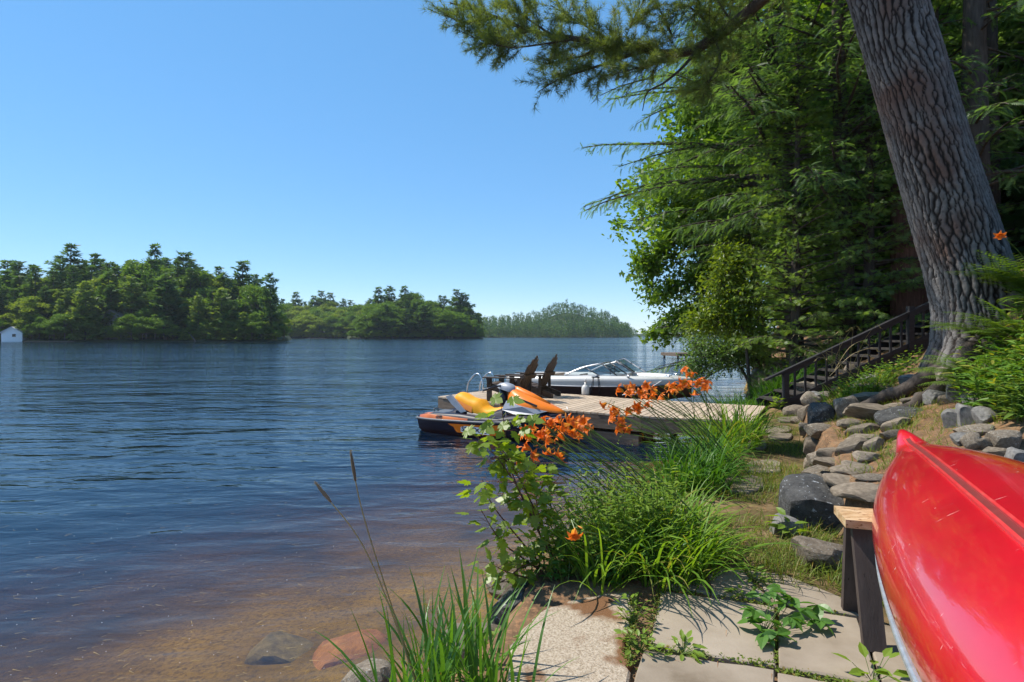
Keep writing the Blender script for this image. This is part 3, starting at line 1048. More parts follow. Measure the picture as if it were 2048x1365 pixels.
# ------------------------------------------------------------------ stones
def rock_mesh(name, seed, mat, sub=3, cuts=16, flat=False):
    """A field stone: a ball cut by random planes so that it has broken faces and worn edges."""
    g = np.random.default_rng(seed)
    bm = bmesh.new()
    bmesh.ops.create_icosphere(bm, subdivisions=sub, radius=1.0)
    P = nrm(np.array([v.co for v in bm.verts])) * 1.18
    N = np.vstack([nrm(g.normal(size=(cuts, 3))), np.eye(3), -np.eye(3)])
    N[cuts:] = nrm(N[cuts:] + g.normal(size=(6, 3)) * 0.22)
    D = np.concatenate([g.uniform(0.62, 0.95, cuts), g.uniform(0.62, 0.85, 6)])
    for nn_, dd in zip(N, D):
        s = P @ nn_ - dd
        P = P - np.where(s > 0, s, 0)[:, None] * nn_ * 0.97
    o_ = g.uniform(0, 9, 3)
    P = P * (1 + 0.030 * np.sin(7 * P[:, :1] + o_[0]) * np.sin(6 * P[:, 1:2] + o_[1]) + 0.022 * np.sin(15 * P[:, 2:] + o_[2]) * np.sin(13 * P[:, :1]) + 0.008 * g.normal(size=(len(P), 1)))
    for v, p in zip(bm.verts, P):
        v.co = p
    me = bpy.data.meshes.new(name)
    bm.to_mesh(me)
    bm.free()
    me.polygons.foreach_set('use_smooth', [not flat] * len(me.polygons))
    try:
        me.set_sharp_from_angle(angle=math.radians(26))
    except Exception:
        pass
    me.materials.append(mat)
    return me


RK = {k: [rock_mesh('stone', 40 + 7 * q + len(k), M[k], 3, 11 + q) for q in range(5)] for k in ('stone', 'bluestone', 'darkstone', 'slab')}


def stone_at(parent, px, py, y, w, h_, deep=None, mat='stone', name='stone', rz=None, sink=0.0, label=None, cat=None, group=None):
    """A stone whose foot the photograph shows on the ground below pixel (px, py), w x h_ pixels large; y is only a fallback depth."""
    c_ = hit(px, py + h_ * 0.30)
    y = c_[1]
    sx, sz = w * y / F_PX / 1.5, h_ * y / F_PX / 1.5
    c_[2] += sz * 0.35
    sy = deep if deep else (sx * 0.6 + sz * 0.4)
    me = RK[mat][int(rng.integers(0, 5))]
    org = np.array(parent_origin(parent)) if parent is not None else 0
    return put(name, me, parent, c_ - org - [0, 0, sink], (rng.uniform(-0.15, 0.15), rng.uniform(-0.15, 0.15), rng.uniform(-0.5, 0.5) if rz is None else rz),
               (sx, sy, sz), label, cat, group)


wall = thing('stone_wall', 'low dry stone wall of grey fieldstones along the right of the grassy path', 'stone wall', (3.0, 5.6, 0.4))
for px, py, y, w, h_, mt in [
    (1652, 945, 5.0, 86, 26, 'stone'), (1690, 962, 4.9, 90, 26, 'bluestone'), (1655, 968, 4.75, 100, 34, 'bluestone'), (1720, 985, 4.6, 100, 30, 'bluestone'),
    (1738, 955, 4.8, 50, 16, 'stone'), (1640, 915, 5.4, 60, 34, 'stone'), (1628, 890, 5.8, 46, 40, 'darkstone'), (1660, 905, 5.5, 60, 22, 'slab'), (1638, 862, 6.3, 50, 34, 'stone'),
    (1646, 826, 6.9, 52, 62, 'darkstone'), (1622, 800, 7.9, 36, 34, 'stone'), (1612, 778, 8.6, 34, 36, 'stone'), (1636, 776, 8.4, 36, 34, 'stone'),
    (1648, 756, 8.7, 30, 32, 'stone'), (1668, 776, 8.0, 44, 30, 'stone'), (1664, 744, 8.8, 34, 22, 'stone'), (1684, 758, 8.4, 34, 24, 'stone'), (1610, 826, 8.0, 28, 30, 'slab'),
    (1596, 842, 8.4, 26, 22, 'stone'), (1640, 795, 7.8, 34, 26, 'stone'), (1625, 930, 5.2, 40, 40, 'darkstone'), (1612, 858, 7.0, 28, 30, 'stone'), (1665, 925, 5.2, 70, 20, 'slab'), (1700, 940, 5.0, 70, 18, 'slab'),
]:
    stone_at(wall, px, py, y, w * 0.90, h_ * 0.84, mat='slab' if (mt == 'bluestone' or (mt == 'darkstone' and px < 1640)) else mt)
stone_at(None, 1620, 1012, 4.42, 122, 108, 0.34, 'darkstone', 'boulder', 0.1, 0, 'big dark lichen-spotted boulder at the near end of the stone wall', 'boulder')
stone_at(None, 1640, 1106, 3.98, 98, 62, 0.22, 'stone', 'boulder', 0.2, 0, 'grey flat-topped boulder in the grass beside the sawhorse', 'boulder')
stone_at(None, 1568, 1050, 4.35, 52, 44, 0.13, 'bluestone', 'boulder', 0.2, 0, 'small pale stone at the left foot of the big dark boulder', 'stone')
stone_at(None, 1693, 814, 6.7, 50, 50, 0.16, 'stone', 'boulder', 0.2, 0, 'rounded grey boulder standing on the terrace beside the long flagstone', 'boulder')
stone_at(None, 1706, 748, 8.2, 44, 42, 0.16, 'slab', 'boulder', 0.4, 0, 'brownish rounded boulder under the yellow weeds near the handrail', 'boulder')
stone_at(None, 1590, 826, 9.3, 42, 24, 0.14, 'slab', 'boulder', 0.1, 0, 'flat step stone at the foot of the handrail post', 'stone')

steps = thing('flagstone_steps', 'worn flagstones and ledges climbing the needle covered terrace', 'stone steps', (4.0, 6.0, 0.9))
for px, py, y, w, h_, mt in [
    (1765, 826, 6.2, 130, 22, 'slab'), (1795, 834, 6.0, 120, 16, 'darkstone'), (1722, 862, 5.9, 60, 16, 'slab'), (1700, 850, 6.1, 46, 12, 'slab'), (1740, 795, 6.9, 90, 16, 'slab'),
    (1760, 775, 7.1, 80, 12, 'slab'), (1790, 790, 6.7, 40, 22, 'stone'), (1755, 758, 7.4, 120, 14, 'bluestone'), (1725, 880, 5.6, 90, 18, 'slab'), (1745, 893, 5.4, 50, 18, 'slab'),
    (1700, 895, 5.5, 70, 16, 'slab'), (1790, 850, 5.7, 60, 14, 'slab'), (1735, 912, 5.2, 70, 12, 'slab'), (1830, 760, 7.0, 60, 14, 'bluestone'), (1800, 812, 6.3, 60, 10, 'slab'), (1840, 800, 6.4, 60, 10, 'stone'),
    (1710, 930, 5.0, 60, 10, 'slab'), (1785, 870, 5.4, 40, 14, 'stone'), (1705, 790, 7.2, 40, 12, 'slab')]:
    stone_at(steps, px, py, y, w, h_ * 1.5, w * y / F_PX * 0.33, mt, 'flagstone')

border = thing('stone_border', 'blue grey stones edging the planted bank behind the red canoes', 'stone border', (4.4, 5.6, 1.2))
for px, py, y, w, h_, mt in [
    (1873, 793, 6.3, 34, 32, 'bluestone'), (1895, 800, 6.1, 30, 22, 'slab'), (1912, 786, 6.2, 36, 44, 'bluestone'), (1930, 776, 6.1, 56, 40, 'slab'), (1953, 800, 5.8, 46, 34, 'bluestone'),
    (1908, 838, 5.7, 42, 44, 'bluestone'), (1930, 832, 5.6, 30, 56, 'bluestone'), (1950, 862, 5.4, 50, 26, 'stone'), (1928, 876, 5.3, 40, 26, 'bluestone'), (1942, 884, 5.2, 24, 38, 'stone'),
    (1966, 886, 5.2, 34, 24, 'stone'), (1990, 905, 5.0, 50, 24, 'slab'), (1902, 712, 6.9, 34, 40, 'bluestone'), (1905, 748, 6.6, 60, 40, 'stone'), (1985, 800, 5.5, 40, 36, 'stone'), (1972, 830, 5.5, 40, 40, 'bluestone'),
    (2010, 880, 5.0, 50, 40, 'stone'), (2035, 915, 4.8, 50, 40, 'bluestone'), (1868, 760, 6.8, 40, 26, 'slab')]:
    stone_at(border, px, py, y, w, h_, mat=mt)

farwall = thing('stone_wall', 'grey rounded stone wall behind the handrail post near the dock', 'stone wall', (5.7, 12.4, 0.5))
g = np.random.default_rng(3)
for row in range(5):
    for k in range(8):
        px, py = 1512 + 17 * k + g.uniform(-5, 5), 800 - 17 * row + g.uniform(-4, 4) - (6 if k > 3 else 0)
        if row > 3 and k < 2:
            continue
        stone_at(farwall, px, py, 12.6 + 0.12 * row + g.uniform(-0.1, 0.1), 24 * g.uniform(0.9, 1.3), 22 * g.uniform(0.9, 1.3), mat='bluestone' if g.random() < 0.3 else 'stone')

# stones at the water's edge
for (px, py, zc, w, h_, mt, lb) in [
    (935, 1292, 0.10, 150, 80, 'stone', 'pale pinkish stone at the water edge behind the tall grass'),
    (1040, 1222, 0.18, 110, 74, 'darkstone', 'dark mossy stone at the corner of the pebbly slab'),
    (985, 1338, 0.14, 110, 80, 'slab', 'pale stone beside the pebbly slab under the tall grass'),
    (600, 1335, -0.38, 150, 84, 'slab', 'dull brown boulder under the shallow water left of the brown one'),
    (690, 1330, -0.29, 140, 74, 'brown', 'rusty brown boulder under the shallow water'),
    (745, 1372, 0.0, 120, 70, 'stone', 'wet grey stone below the tall grass at the picture bottom'),
    (1015, 1172, 0.03, 70, 40, 'stone', 'grey stone below the maple sapling at the water edge')]:
    p_ = on(px, py, zc)
    me = rock_mesh('shore_stone', px, M['brownstone'] if mt == 'brown' else M[mt], 3)
    k_ = p_[1] / F_PX / 1.5
    put('shore_stone', me, None, p_, (0.1, 0.05, px * 0.01), (w * k_, w * k_ * 0.8, h_ * k_), lb, 'stone')

# ------------------------------------------------------------------ dock
DZ = 0.48
FRONT = np.array([(-1.72, 13.36), (0.71, 11.10), (2.3, 10.10), (4.02, 9.46)])
BACK = np.array([(-0.41, 15.16), (1.0, 14.10), (2.62, 12.90), (5.10, 11.44)])
dock = thing('dock', 'weathered wooden dock running from the shore out beside the watercraft', 'dock', (1.5, 12.0, 0))


def along(P, t):
    L = np.concatenate([[0], np.cumsum(np.linalg.norm(np.diff(P, axis=0), axis=1))])
    return np.array([np.interp(t * L[-1], L, P[:, 0]), np.interp(t * L[-1], L, P[:, 1])])


NP = 50
for k in range(NP):
    t0, t1 = (k + 0.065) / NP, (k + 0.935) / NP
    a, b, c_, d_ = along(FRONT, t0), along(FRONT, t1), along(BACK, t1), along(BACK, t0)
    ov = nrm(a - d_) * 0.03 * (1 + 0.5 * math.sin(k * 7.1))
    dz = 0.003 * math.sin(k * 12.9898) + DZ
    mb = MB().prism([a + ov, b + ov, c_ - ov, d_ - ov], dz - 0.036, dz, 0.004)
    part('plank', mb, M['deck'], dock, False, True)
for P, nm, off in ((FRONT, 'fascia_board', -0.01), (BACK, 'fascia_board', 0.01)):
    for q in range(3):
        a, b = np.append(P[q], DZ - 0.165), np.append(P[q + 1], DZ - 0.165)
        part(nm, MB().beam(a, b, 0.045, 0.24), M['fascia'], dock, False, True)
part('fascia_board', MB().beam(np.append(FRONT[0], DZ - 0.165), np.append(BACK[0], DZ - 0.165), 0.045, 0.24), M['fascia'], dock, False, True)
for q in range(4):
    for w_ in (0.15, 0.85):
        for t_ in (0.02 + 0.24 * q,):
            p0 = along(FRONT, t_) * (1 - w_) + along(BACK, t_) * w_
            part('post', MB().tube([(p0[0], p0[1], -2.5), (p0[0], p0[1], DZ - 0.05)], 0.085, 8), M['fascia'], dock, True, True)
part('crib_beam', MB().beam(np.append(FRONT[1] + [0.1, 0.1], 0.03), np.append(FRONT[2] + [0.0, 0.1], 0.03), 0.18, 0.2), M['fascia'], dock, False, True)
part('crib_beam', MB().beam(np.append(FRONT[0] + [0.1, 0.1], 0.03), np.append(FRONT[1] + [0.0, 0.1], 0.03), 0.18, 0.2), M['fascia'], dock, False, True)
mb = MB()
ap = on(1480, 800, DZ)[:2]
lad = thing('swim_ladder', 'bent steel ladder handle at the outer end of the dock', 'ladder', (-0.95, 14.35, DZ))
for s in (0, 1):
    o_ = np.array([0.30 * s, 0.38 * s, 0])
    pts = bez([np.array(q) + o_ for q in [(-0.20, 0.16, -0.9), (-0.20, 0.16, 0.05), (-0.10, 0.08, 0.32), (0.04, -0.03, 0.46), (0.16, -0.12, 0.42), (0.22, -0.17, 0.22), (0.22, -0.17, 0.0)]], 22)
    part('handrail', MB().tube(pts, 0.019, 8), M['steel'], lad, True)
for k in range(3):
    part('rung', MB().tube([(-0.2, 0.16, -0.2 - 0.28 * k), (0.10, 0.54, -0.2 - 0.28 * k)], 0.016, 6), M['steel'], lad, True)


# ------------------------------------------------------------------ adirondack chairs
def adirondack(label, loc, rz):
    """Local axes: X forwards (the way the sitter looks), Z up."""
    t = thing('adirondack_chair', label, 'chair', loc, rz, 'adirondack chairs on the dock')
    W = M['chairwood']
    for s in (-1, 1):
        b = MB()
        pr = [(0.42, 0.36), (0.42, 0.25), (-0.52, 0.0), (-0.60, 0.0), (-0.60, 0.10), (-0.30, 0.20)]
        v = [(x, s * 0.265 - 0.019, z) for x, z in pr] + [(x, s * 0.265 + 0.019, z) for x, z in pr]
        base = b.n
        b.add(v, np.zeros((0, 4), int))
        m_ = len(pr)
        b.ng.append([base + q for q in range(m_)])
        b.ng.append([base + m_ + q for q in range(m_)][::-1])
        for q in range(m_):
            b.ng.append([base + q, base + (q + 1) % m_, base + m_ + (q + 1) % m_, base + m_ + q][::-1])
        part('stringer', b, W, t)
        part('front_leg', MB().box((0.40, s * 0.31, 0.25), (0.11, 0.045, 0.50)), W, t)
        part('rear_leg', MB().box((-0.30, s * 0.31, 0.265), (0.06, 0.045, 0.53)), W, t)
        # arm: wide paddle that narrows to the rear
        arm = [(0.54, s * 0.30 - 0.075), (0.54, s * 0.30 + 0.075), (0.1, s * 0.30 + 0.07), (-0.40, s * 0.32 + 0.035), (-0.40, s * 0.32 - 0.035), (0.1, s * 0.30 - 0.06)]
        part('armrest', MB().prism(arm, 0.503, 0.527, 0.004), W, t)
        br = MB()
        br.add([(0.46, s * 0.335, 0.50), (0.34, s * 0.335, 0.50), (0.40, s * 0.335, 0.36), (0.46, s * 0.365, 0.50), (0.34, s * 0.365, 0.50), (0.40, s * 0.365, 0.36)], [[0, 1, 2], [3, 5, 4]])
        br.add([(0.46, s * 0.335, 0.50), (0.40, s * 0.335, 0.36), (0.40, s * 0.365, 0.36), (0.46, s * 0.365, 0.50)], [[0, 1, 2, 3]])
        part('bracket', br, W, t)
    for k in range(6):
        f = k / 5
        part('seat_slat', MB().box((0.39 - 0.60 * f, 0, 0.372 - 0.155 * f), (0.10, 0.56, 0.02), Matrix.Rotation(0.256, 3, 'Y') if False else np.array([[0.967, 0, -0.253], [0, 1, 0], [0.253, 0, 0.967]])), W, t)
    lean = math.radians(26)
    d = np.array([-math.sin(lean), 0, math.cos(lean)])
    nb = np.array([math.cos(lean), 0, math.sin(lean)])
    hts = [0.71, 0.83, 0.91, 0.83, 0.71]
    for k in range(5):
        yb, yt = (k - 2) * 0.098, (k - 2) * 0.122
        b0 = np.array([-0.20, yb, 0.17])
        w0, w1 = 0.042, 0.051
        ring = []
        n_ = 7
        prof = [(-w0, 0), (w0, 0), (w1, hts[k] - 0.06)] + [(w1 * math.cos(a), hts[k] - 0.06 + 0.065 * math.sin(a)) for a in np.linspace(0.35, PI - 0.35, n_)] + [(-w1, hts[k] - 0.06)]
        b = MB()
        vs = []
        for side in (-0.010, 0.010):
            for yy, ll in prof:
                yc = yb + (yt - yb) * ll / 0.8
                vs.append(b0 + d * ll + nb * side + np.array([0, yc - yb + yy, 0]))
        b.add(vs, np.zeros((0, 4), int))
        m_ = len(prof)
        b.ng.append(list(range(m_))[::-1])
        b.ng.append([m_ + q for q in range(m_)])
        for q in range(m_):
            b.ng.append([q, (q + 1) % m_, m_ + (q + 1) % m_, m_ + q])
        part('back_slat', b, W, t)
    p_ = np.array([-0.20, 0, 0.17]) + d * 0.42 - nb * 0.035
    part('back_rail', MB().box(p_, (0.04, 0.66, 0.09), np.stack([nb, [0, 1, 0], d], 1)), W, t)
    p_ = np.array([-0.20, 0, 0.17]) + d * 0.05 - nb * 0.03
    part('back_rail', MB().box(p_, (0.04, 0.50, 0.08), np.stack([nb, [0, 1, 0], d], 1)), W, t)
    return t


face = math.atan2(0.41, -0.91)
adirondack('weathered adirondack chair nearer the jet ski on the dock', (0.00, 12.48, DZ + 0.001), face)
adirondack('weathered adirondack chair nearer the white motorboat on the dock', (0.49, 13.40, DZ + 0.001), face)

# ------------------------------------------------------------------ jug and stand on the dock
jp = on(1171, 790, DZ)
jug = thing('jug', 'white plastic jug standing at the back edge of the dock', 'jug', (jp[0], jp[1], DZ))
pr = [(0.085, 0.0), (0.095, 0.02), (0.095, 0.17), (0.07, 0.22), (0.028, 0.25), (0.028, 0.30)]
mb = MB().loft([[(r_ * math.cos(a), r_ * math.sin(a), z) for a in np.linspace(0, 2 * PI, 16, endpoint=False)] for r_, z in pr], closed=True, cap=True)
part('body', mb, M['white'], jug, True)
part('spout', MB().tube([(0, 0, 0.30), (0, 0, 0.36), (0.01, 0, 0.40)], [0.03, 0.016, 0.012], 8), M['white'], jug, True)
part('handle', MB().tube([(0.085, 0, 0.17), (0.13, 0, 0.16), (0.13, 0, 0.06), (0.09, 0, 0.05)], 0.012, 6), M['black'], jug, True)
sp_ = on(1192, 789, DZ)
st = thing('plant_stand', 'thin black metal stand beside the white jug on the dock', 'stand', (sp_[0], sp_[1] + 0.05, DZ))
for a in (0.4, 2.0, 3.6, 5.2):
    part('leg', MB().tube([(0.15 * math.cos(a), 0.15 * math.sin(a), 0.0), (0.085 * math.cos(a), 0.085 * math.sin(a), 0.40)], 0.010, 6), M['black'], st, True)
part('top_plate', MB().tube([(0, 0, 0.40), (0, 0, 0.425)], 0.10, 14), M['black'], st)
part('cup', MB().tube([(0.03, 0, 0.425), (0.03, 0, 0.47)], 0.04, 10), M['silver'], st, True)

# ------------------------------------------------------------------ handrail and stairs
stairs = thing('staircase', 'grey wooden stairs climbing the wooded bank right of the dock', 'stairs', (5.4, 11.3, 0.4))
SLOPE = 0.50


def st_pt(s, z=0.0, back=0.0):
    """Point s metres along the stair foot line (to the right), height z over the nosing line."""
    x_, y_ = 5.29 + s, 11.15 - 0.10 * s + back
    return np.array([x_, y_, 0.46 + SLOPE * s + z])


for k in range(17):
    s = 0.15 + 0.30 * k
    c_ = st_pt(s, 0, 0.55)
    c_[2] = 0.46 + 0.15 * (k + 1) - 0.02
    part('tread', MB().box(c_, (0.30, 1.0, 0.04)), M['tread'], stairs, False, True)
for bk in (0.03, 1.07):
    part('stringer', MB().beam(st_pt(0, -0.02, bk), st_pt(4.8, -0.02, bk), 0.04, 0.22), M['railwood'], stairs, False, True)
for bk, lb in ((0.0, 'dark stained handrail with square balusters climbing the stairs from the dock'),):
    r = thing('handrail', lb, 'railing', st_pt(0, 0, bk))
    part('post', MB().box(st_pt(0.07, 0, bk) + [0, 0, 0.26], (0.10, 0.10, 0.80)), M['railwood'], r, False, True)
    for s in (2.35, 4.6):
        part('post', MB().box(st_pt(s, 0.40, bk), (0.10, 0.10, 0.86)), M['railwood'], r, False, True)
    part('top_rail', MB().beam(st_pt(-0.32, 0.73, bk), st_pt(4.8, 0.73, bk), 0.12, 0.035), M['railwood'], r, False, True)
    part('under_rail', MB().beam(st_pt(0.0, 0.665, bk), st_pt(4.8, 0.665, bk), 0.04, 0.085), M['railwood'], r, False, True)
    part('bottom_rail', MB().beam(st_pt(0.0, 0.10, bk), st_pt(4.8, 0.10, bk), 0.045, 0.07), M['railwood'], r, False, True)
    for k in range(23):
        s = 0.24 + 0.195 * k
        if abs(s - 2.35) < 0.08 or abs(s - 4.6) < 0.08:
            continue
        part('baluster', MB().box(st_pt(s, 0.385, bk), (0.034, 0.034, 0.56)), M['railwood'], r, False, True)

# ------------------------------------------------------------------ sawhorse
saw = thing('sawhorse', 'dark post sawhorse with a chipped tan plank top holding up the red canoe', 'sawhorse', (2.05, 3.05, 0.34))
s0, s1 = on(1690, 1040, 0.955), on(1677, 1012, 0.955)
ex = nrm(np.array([0.95, -0.30, 0]))
ey = np.array([0.30, 0.95, 0])
tc_ = (s0 + s1) / 2
Rz = np.stack([ex, ey, [0, 0, 1]], 1)
part('plank_top', MB().box(tc_ + ex * 0.55 - [0, 0, 0.021], (1.12, 0.255, 0.042), Rz), M['benchtop'], saw, False, True)
for u in (0.08, 1.0):
    for sgn, foot in ((-1, -0.20), (1, 0.22)):
        a = tc_ + ex * u + ey * sgn * 0.06 - [0, 0, 0.045]
        b = tc_ + ex * (u + 0.02) + ey * foot
        b[2] = 0.335 if sgn < 0 else 0.338
        part('leg', MB().beam(a, b, 0.10, 0.05, tuple(ey)), M['benchleg'], saw, False, True)
part('brace', MB().beam(tc_ + ex * 0.05 - [0, 0, 0.09], tc_ + ex * 1.05 - [0, 0, 0.09], 0.04, 0.085), M['benchleg'], saw, False, True)
# ------------------------------------------------------------------ canoes
m, n, l, out = new_mat('red_canoe_gelcoat')
vec = coord(n, l, (1, 1, 1), 'Generated')
tcn = n.new('ShaderNodeTexCoord')


def scratch(rot, sx, sy, scale, lo, hi):
    mp = n.new('ShaderNodeMapping')
    mp.inputs['Rotation'].default_value = (0.2, 0.3, rot)
    mp.inputs['Scale'].default_value = (sx, sy, 4)
    l.new(tcn.outputs['Object'], mp.inputs[0])
    return ramp(n, l, noise(n, l, mp.outputs[0], scale, 2, 0.5), [(lo, (0, 0, 0)), (hi, (1, 1, 1))])


s1 = scratch(0.5, 1.0, 26, 4.0, 0.748, 0.768)
s2 = scratch(-0.9, 1.6, 30, 3.0, 0.748, 0.768)
s3 = scratch(1.3, 6, 9, 6.0, 0.755, 0.775)
sc_ = mixc(n, l, 1.0, mixc(n, l, 1.0, s1, s2, 'ADD'), s3, 'ADD')
base = ramp(n, l, noise(n, l, tcn.outputs['Object'], 2.5, 5, 0.6), [(0.3, (0.44, 0.004, 0.014)), (0.7, (0.56, 0.006, 0.020))])
p = n.new('ShaderNodeBsdfPrincipled')
l.new(mixc(n, l, sc_, base, (0.80, 0.55, 0.52)), p.inputs['Base Color'])
p.inputs['Roughness'].default_value = 0.30
p.inputs['Coat Weight'].default_value = 0.9
p.inputs['Coat Roughness'].default_value = 0.035
p.inputs['Specular IOR Level'].default_value = 0.5
l.new(bump(n, l, noise(n, l, tcn.outputs['Object'], 6.0, 3, 0.5), 0.06, 0.01), p.inputs['Normal'])
l.new(p.outputs[0], out.inputs[0])
M['canoe'] = m
M['groove'] = plain('dull_keel_groove', (0.16, 0.022, 0.020), 0.5)
M['keel'] = surf('worn_red_keel', [(0.3, (0.62, 0.02, 0.03)), (0.6, (0.66, 0.06, 0.06)), (0.8, (0.50, 0.16, 0.10))], 8, 0.3, 5, bump_s=0.1, coat=0.6)


def canoe(name, label, c, az, roll, pitch, L, B, D):
    fw = np.array([math.sin(az) * math.cos(pitch), math.cos(az) * math.cos(pitch), math.sin(pitch)])
    right = np.array([math.cos(az), -math.sin(az), 0])
    up = np.cross(right, fw)
    r = right * math.cos(roll) + up * math.sin(roll)
    nn_ = -right * math.sin(roll) + up * math.cos(roll)
    c = np.array(c)
    t = thing(name, label, 'canoe', c)
    U = np.concatenate([np.linspace(-1, -0.9, 10), np.linspace(-0.86, 0.80, 44), np.linspace(0.83, 1, 16)])

    def bb(u):
        return B * (1 - abs(u) ** 2.365) + 0.012

    def dd(u):
        a = abs(u)
        return D * (1 - 0.12 * a ** 3) + 0.095 * float(ss(a, 0.80, 0.955)) - 0.07 * max(0, (a - 0.965) / 0.035) ** 2

    phi = np.linspace(-PI / 2, PI / 2, 37)
    secs = []
    for u in U:
        b, d_ = bb(u), dd(u)
        ex_ = 2 / 2.58
        off = b * np.sign(np.sin(phi)) * np.abs(np.sin(phi)) ** ex_
        hh = d_ * np.abs(np.cos(phi)) ** ex_
        drop = 0.035 * abs(u) ** 4
        secs.append(c + fw * (u * L / 2) + off[:, None] * r + (hh - drop)[:, None] * nn_)
    mb = MB().loft(np.array(secs), cap=False)
    part('hull', mb, M['canoe'], t, True, True)
    mb = MB()
    for u0 in (-0.80,):
        us = np.linspace(-0.84, 0.86, 50)
        for s, w_, h_ in ((-0.018, 0.0065, 0.017), (0.018, 0.0065, 0.017)):
            ctr = np.array([c + fw * (u * L / 2) + nn_ * (dd(u) - 0.035 * abs(u) ** 4) + r * s for u in us])
            prof = np.array([(-w_, -0.003), (-w_ * 0.8, h_), (w_ * 0.8, h_), (w_, -0.003)])
            mb.loft(np.array([q + prof[:, :1] * r + prof[:, 1:] * nn_ for q in ctr]))
        ctr = np.array([c + fw * (u * L / 2) + nn_ * (dd(u) - 0.035 * abs(u) ** 4) for u in us])
        prof = np.array([(-0.013, 0.006), (0.013, 0.006)])
        gm = MB().loft(np.array([q + prof[:, :1] * r + prof[:, 1:] * nn_ for q in ctr]))
    part('keel', mb, M['keel'], t, False, True)
    part('keel_groove', gm, M['groove'], t, False, True)
    for s in (-1, 1):
        pts = np.array([c + fw * (u * L / 2) + r * s * (bb(u) + 0.004) - nn_ * (0.035 * abs(u) ** 4 + 0.012) for u in np.linspace(-0.97, 0.97, 60)])
        prof = np.array([(-0.016, 0.016), (0.010, 0.018), (0.016, 0.0), (0.010, -0.018), (-0.016, -0.016)])
        mb = MB().loft(np.array([q + prof[:, :1] * r * s + prof[:, 1:] * nn_ for q in pts]), closed=True)
        part('gunwale', mb, M['alu'], t, True, True)
    mb = MB()
    for u in (-0.35, 0.0, 0.4):
        a = c + fw * (u * L / 2) - r * bb(u)
        b = c + fw * (u * L / 2) + r * bb(u)
        mb.beam(a, b, 0.06, 0.02)
    part('thwart', mb, M['benchtop'], t, False, True)
    return t


CA = dict(az=0.496, roll=0.398, pitch=-0.044, L=4.6, B=0.401, D=0.255)
canoe('canoe', 'scratched shiny red canoe upside down on the sawhorse with its keel line showing', (1.737, 1.94, 1.078), **CA)

# ------------------------------------------------------------------ lettering
def lettering(text, size, mat, parent, loc, rot, shear=0.0, name='lettering', sx=1.0, bold=0.0):
    cu = bpy.data.curves.new(name, 'FONT')
    cu.body = text
    cu.size = size
    cu.shear = shear
    cu.offset = bold
    cu.extrude = 0.0015
    cu.align_x = 'CENTER'
    cu.align_y = 'CENTER'
    tmp = bpy.data.objects.new('tmp_text', cu)
    COL.objects.link(tmp)
    bpy.context.view_layer.update()
    me = bpy.data.meshes.new_from_object(tmp.evaluated_get(bpy.context.evaluated_depsgraph_get()))
    bpy.data.objects.remove(tmp)
    bpy.data.curves.remove(cu)
    me.name = name
    me.materials.clear()
    me.materials.append(mat)
    return put(name, me, parent, loc, rot, (sx, 1, 1))


# ------------------------------------------------------------------ jet ski (local X to the bow, Y to port, Z up, origin on the waterline at the stern)
jd = nrm(np.array([0.84, -0.545]))
js = thing('jet_ski', 'black and orange jet ski with a yellow seat moored beside the dock', 'jet ski', (-1.62, 11.80, 0), math.atan2(jd[1], jd[0]))
jx = np.array([0, .25, .5, .75, 1.1, 1.5, 1.9, 2.3, 2.7, 2.95, 3.12])
jw = np.array([.50, .56, .58, .58, .57, .55, .50, .42, .28, .14, .02])
jz = np.array([.27, .27, .275, .28, .29, .30, .32, .36, .41, .44, .46])
jh = np.array([.31, .32, .36, .47, .46, .43, .56, .66, .60, .53, .475])
jp_ = np.array([.34, .30, .24, .22, .22, .22, .23, .24, .18, .08, .01])


def half(fn):
    """Sections given on the starboard side (y<0) mirrored into full sections."""
    secs = []
    for x_, w_, z_, h_, p_ in zip(jx, jw, jz, jh, jp_):
        pts = fn(x_, w_, z_, h_, p_)
        a = [(x_ + dx, -y, z) for dx, y, z in pts]
        b = [(x_ + dx, y, z) for dx, y, z in pts[::-1] if y > 1e-6]
        secs.append(a + b)
    return np.array(secs)


def hull_s(x_, w_, z_, h_, p_):
    k = ss(x_, 1.9, 3.1)
    kz = -0.20 + 0.55 * k
    return [(0, w_, z_ - 0.015), (0, w_ * 0.985, z_ - 0.06), (0, w_ * 0.90, 0.06 + 0.26 * k), (0, w_ * 0.5, -0.12 + 0.42 * k), (0, 0, kz)]


def deck_s(x_, w_, z_, h_, p_):
    k = ss(x_, 1.7, 2.2)
    fz = z_ + 0.02 + k * (h_ - z_) * 0.35
    k2 = float(ss(x_, 0.0, 0.35) * (1 - ss(x_, 1.1, 1.9)))
    return [(0, w_, z_ + 0.012), (0, w_ * 0.955, z_ + 0.05 + 0.065 * k2), (0, max(w_ * 0.82, p_ + 0.02), z_ + 0.055 + 0.075 * k2 + k * (h_ - z_) * 0.2), (0, p_ + (w_ - p_) * 0.25, fz), (0, p_, h_ - 0.05), (0, p_ * 0.7, h_), (0, 0, h_ + 0.012)]


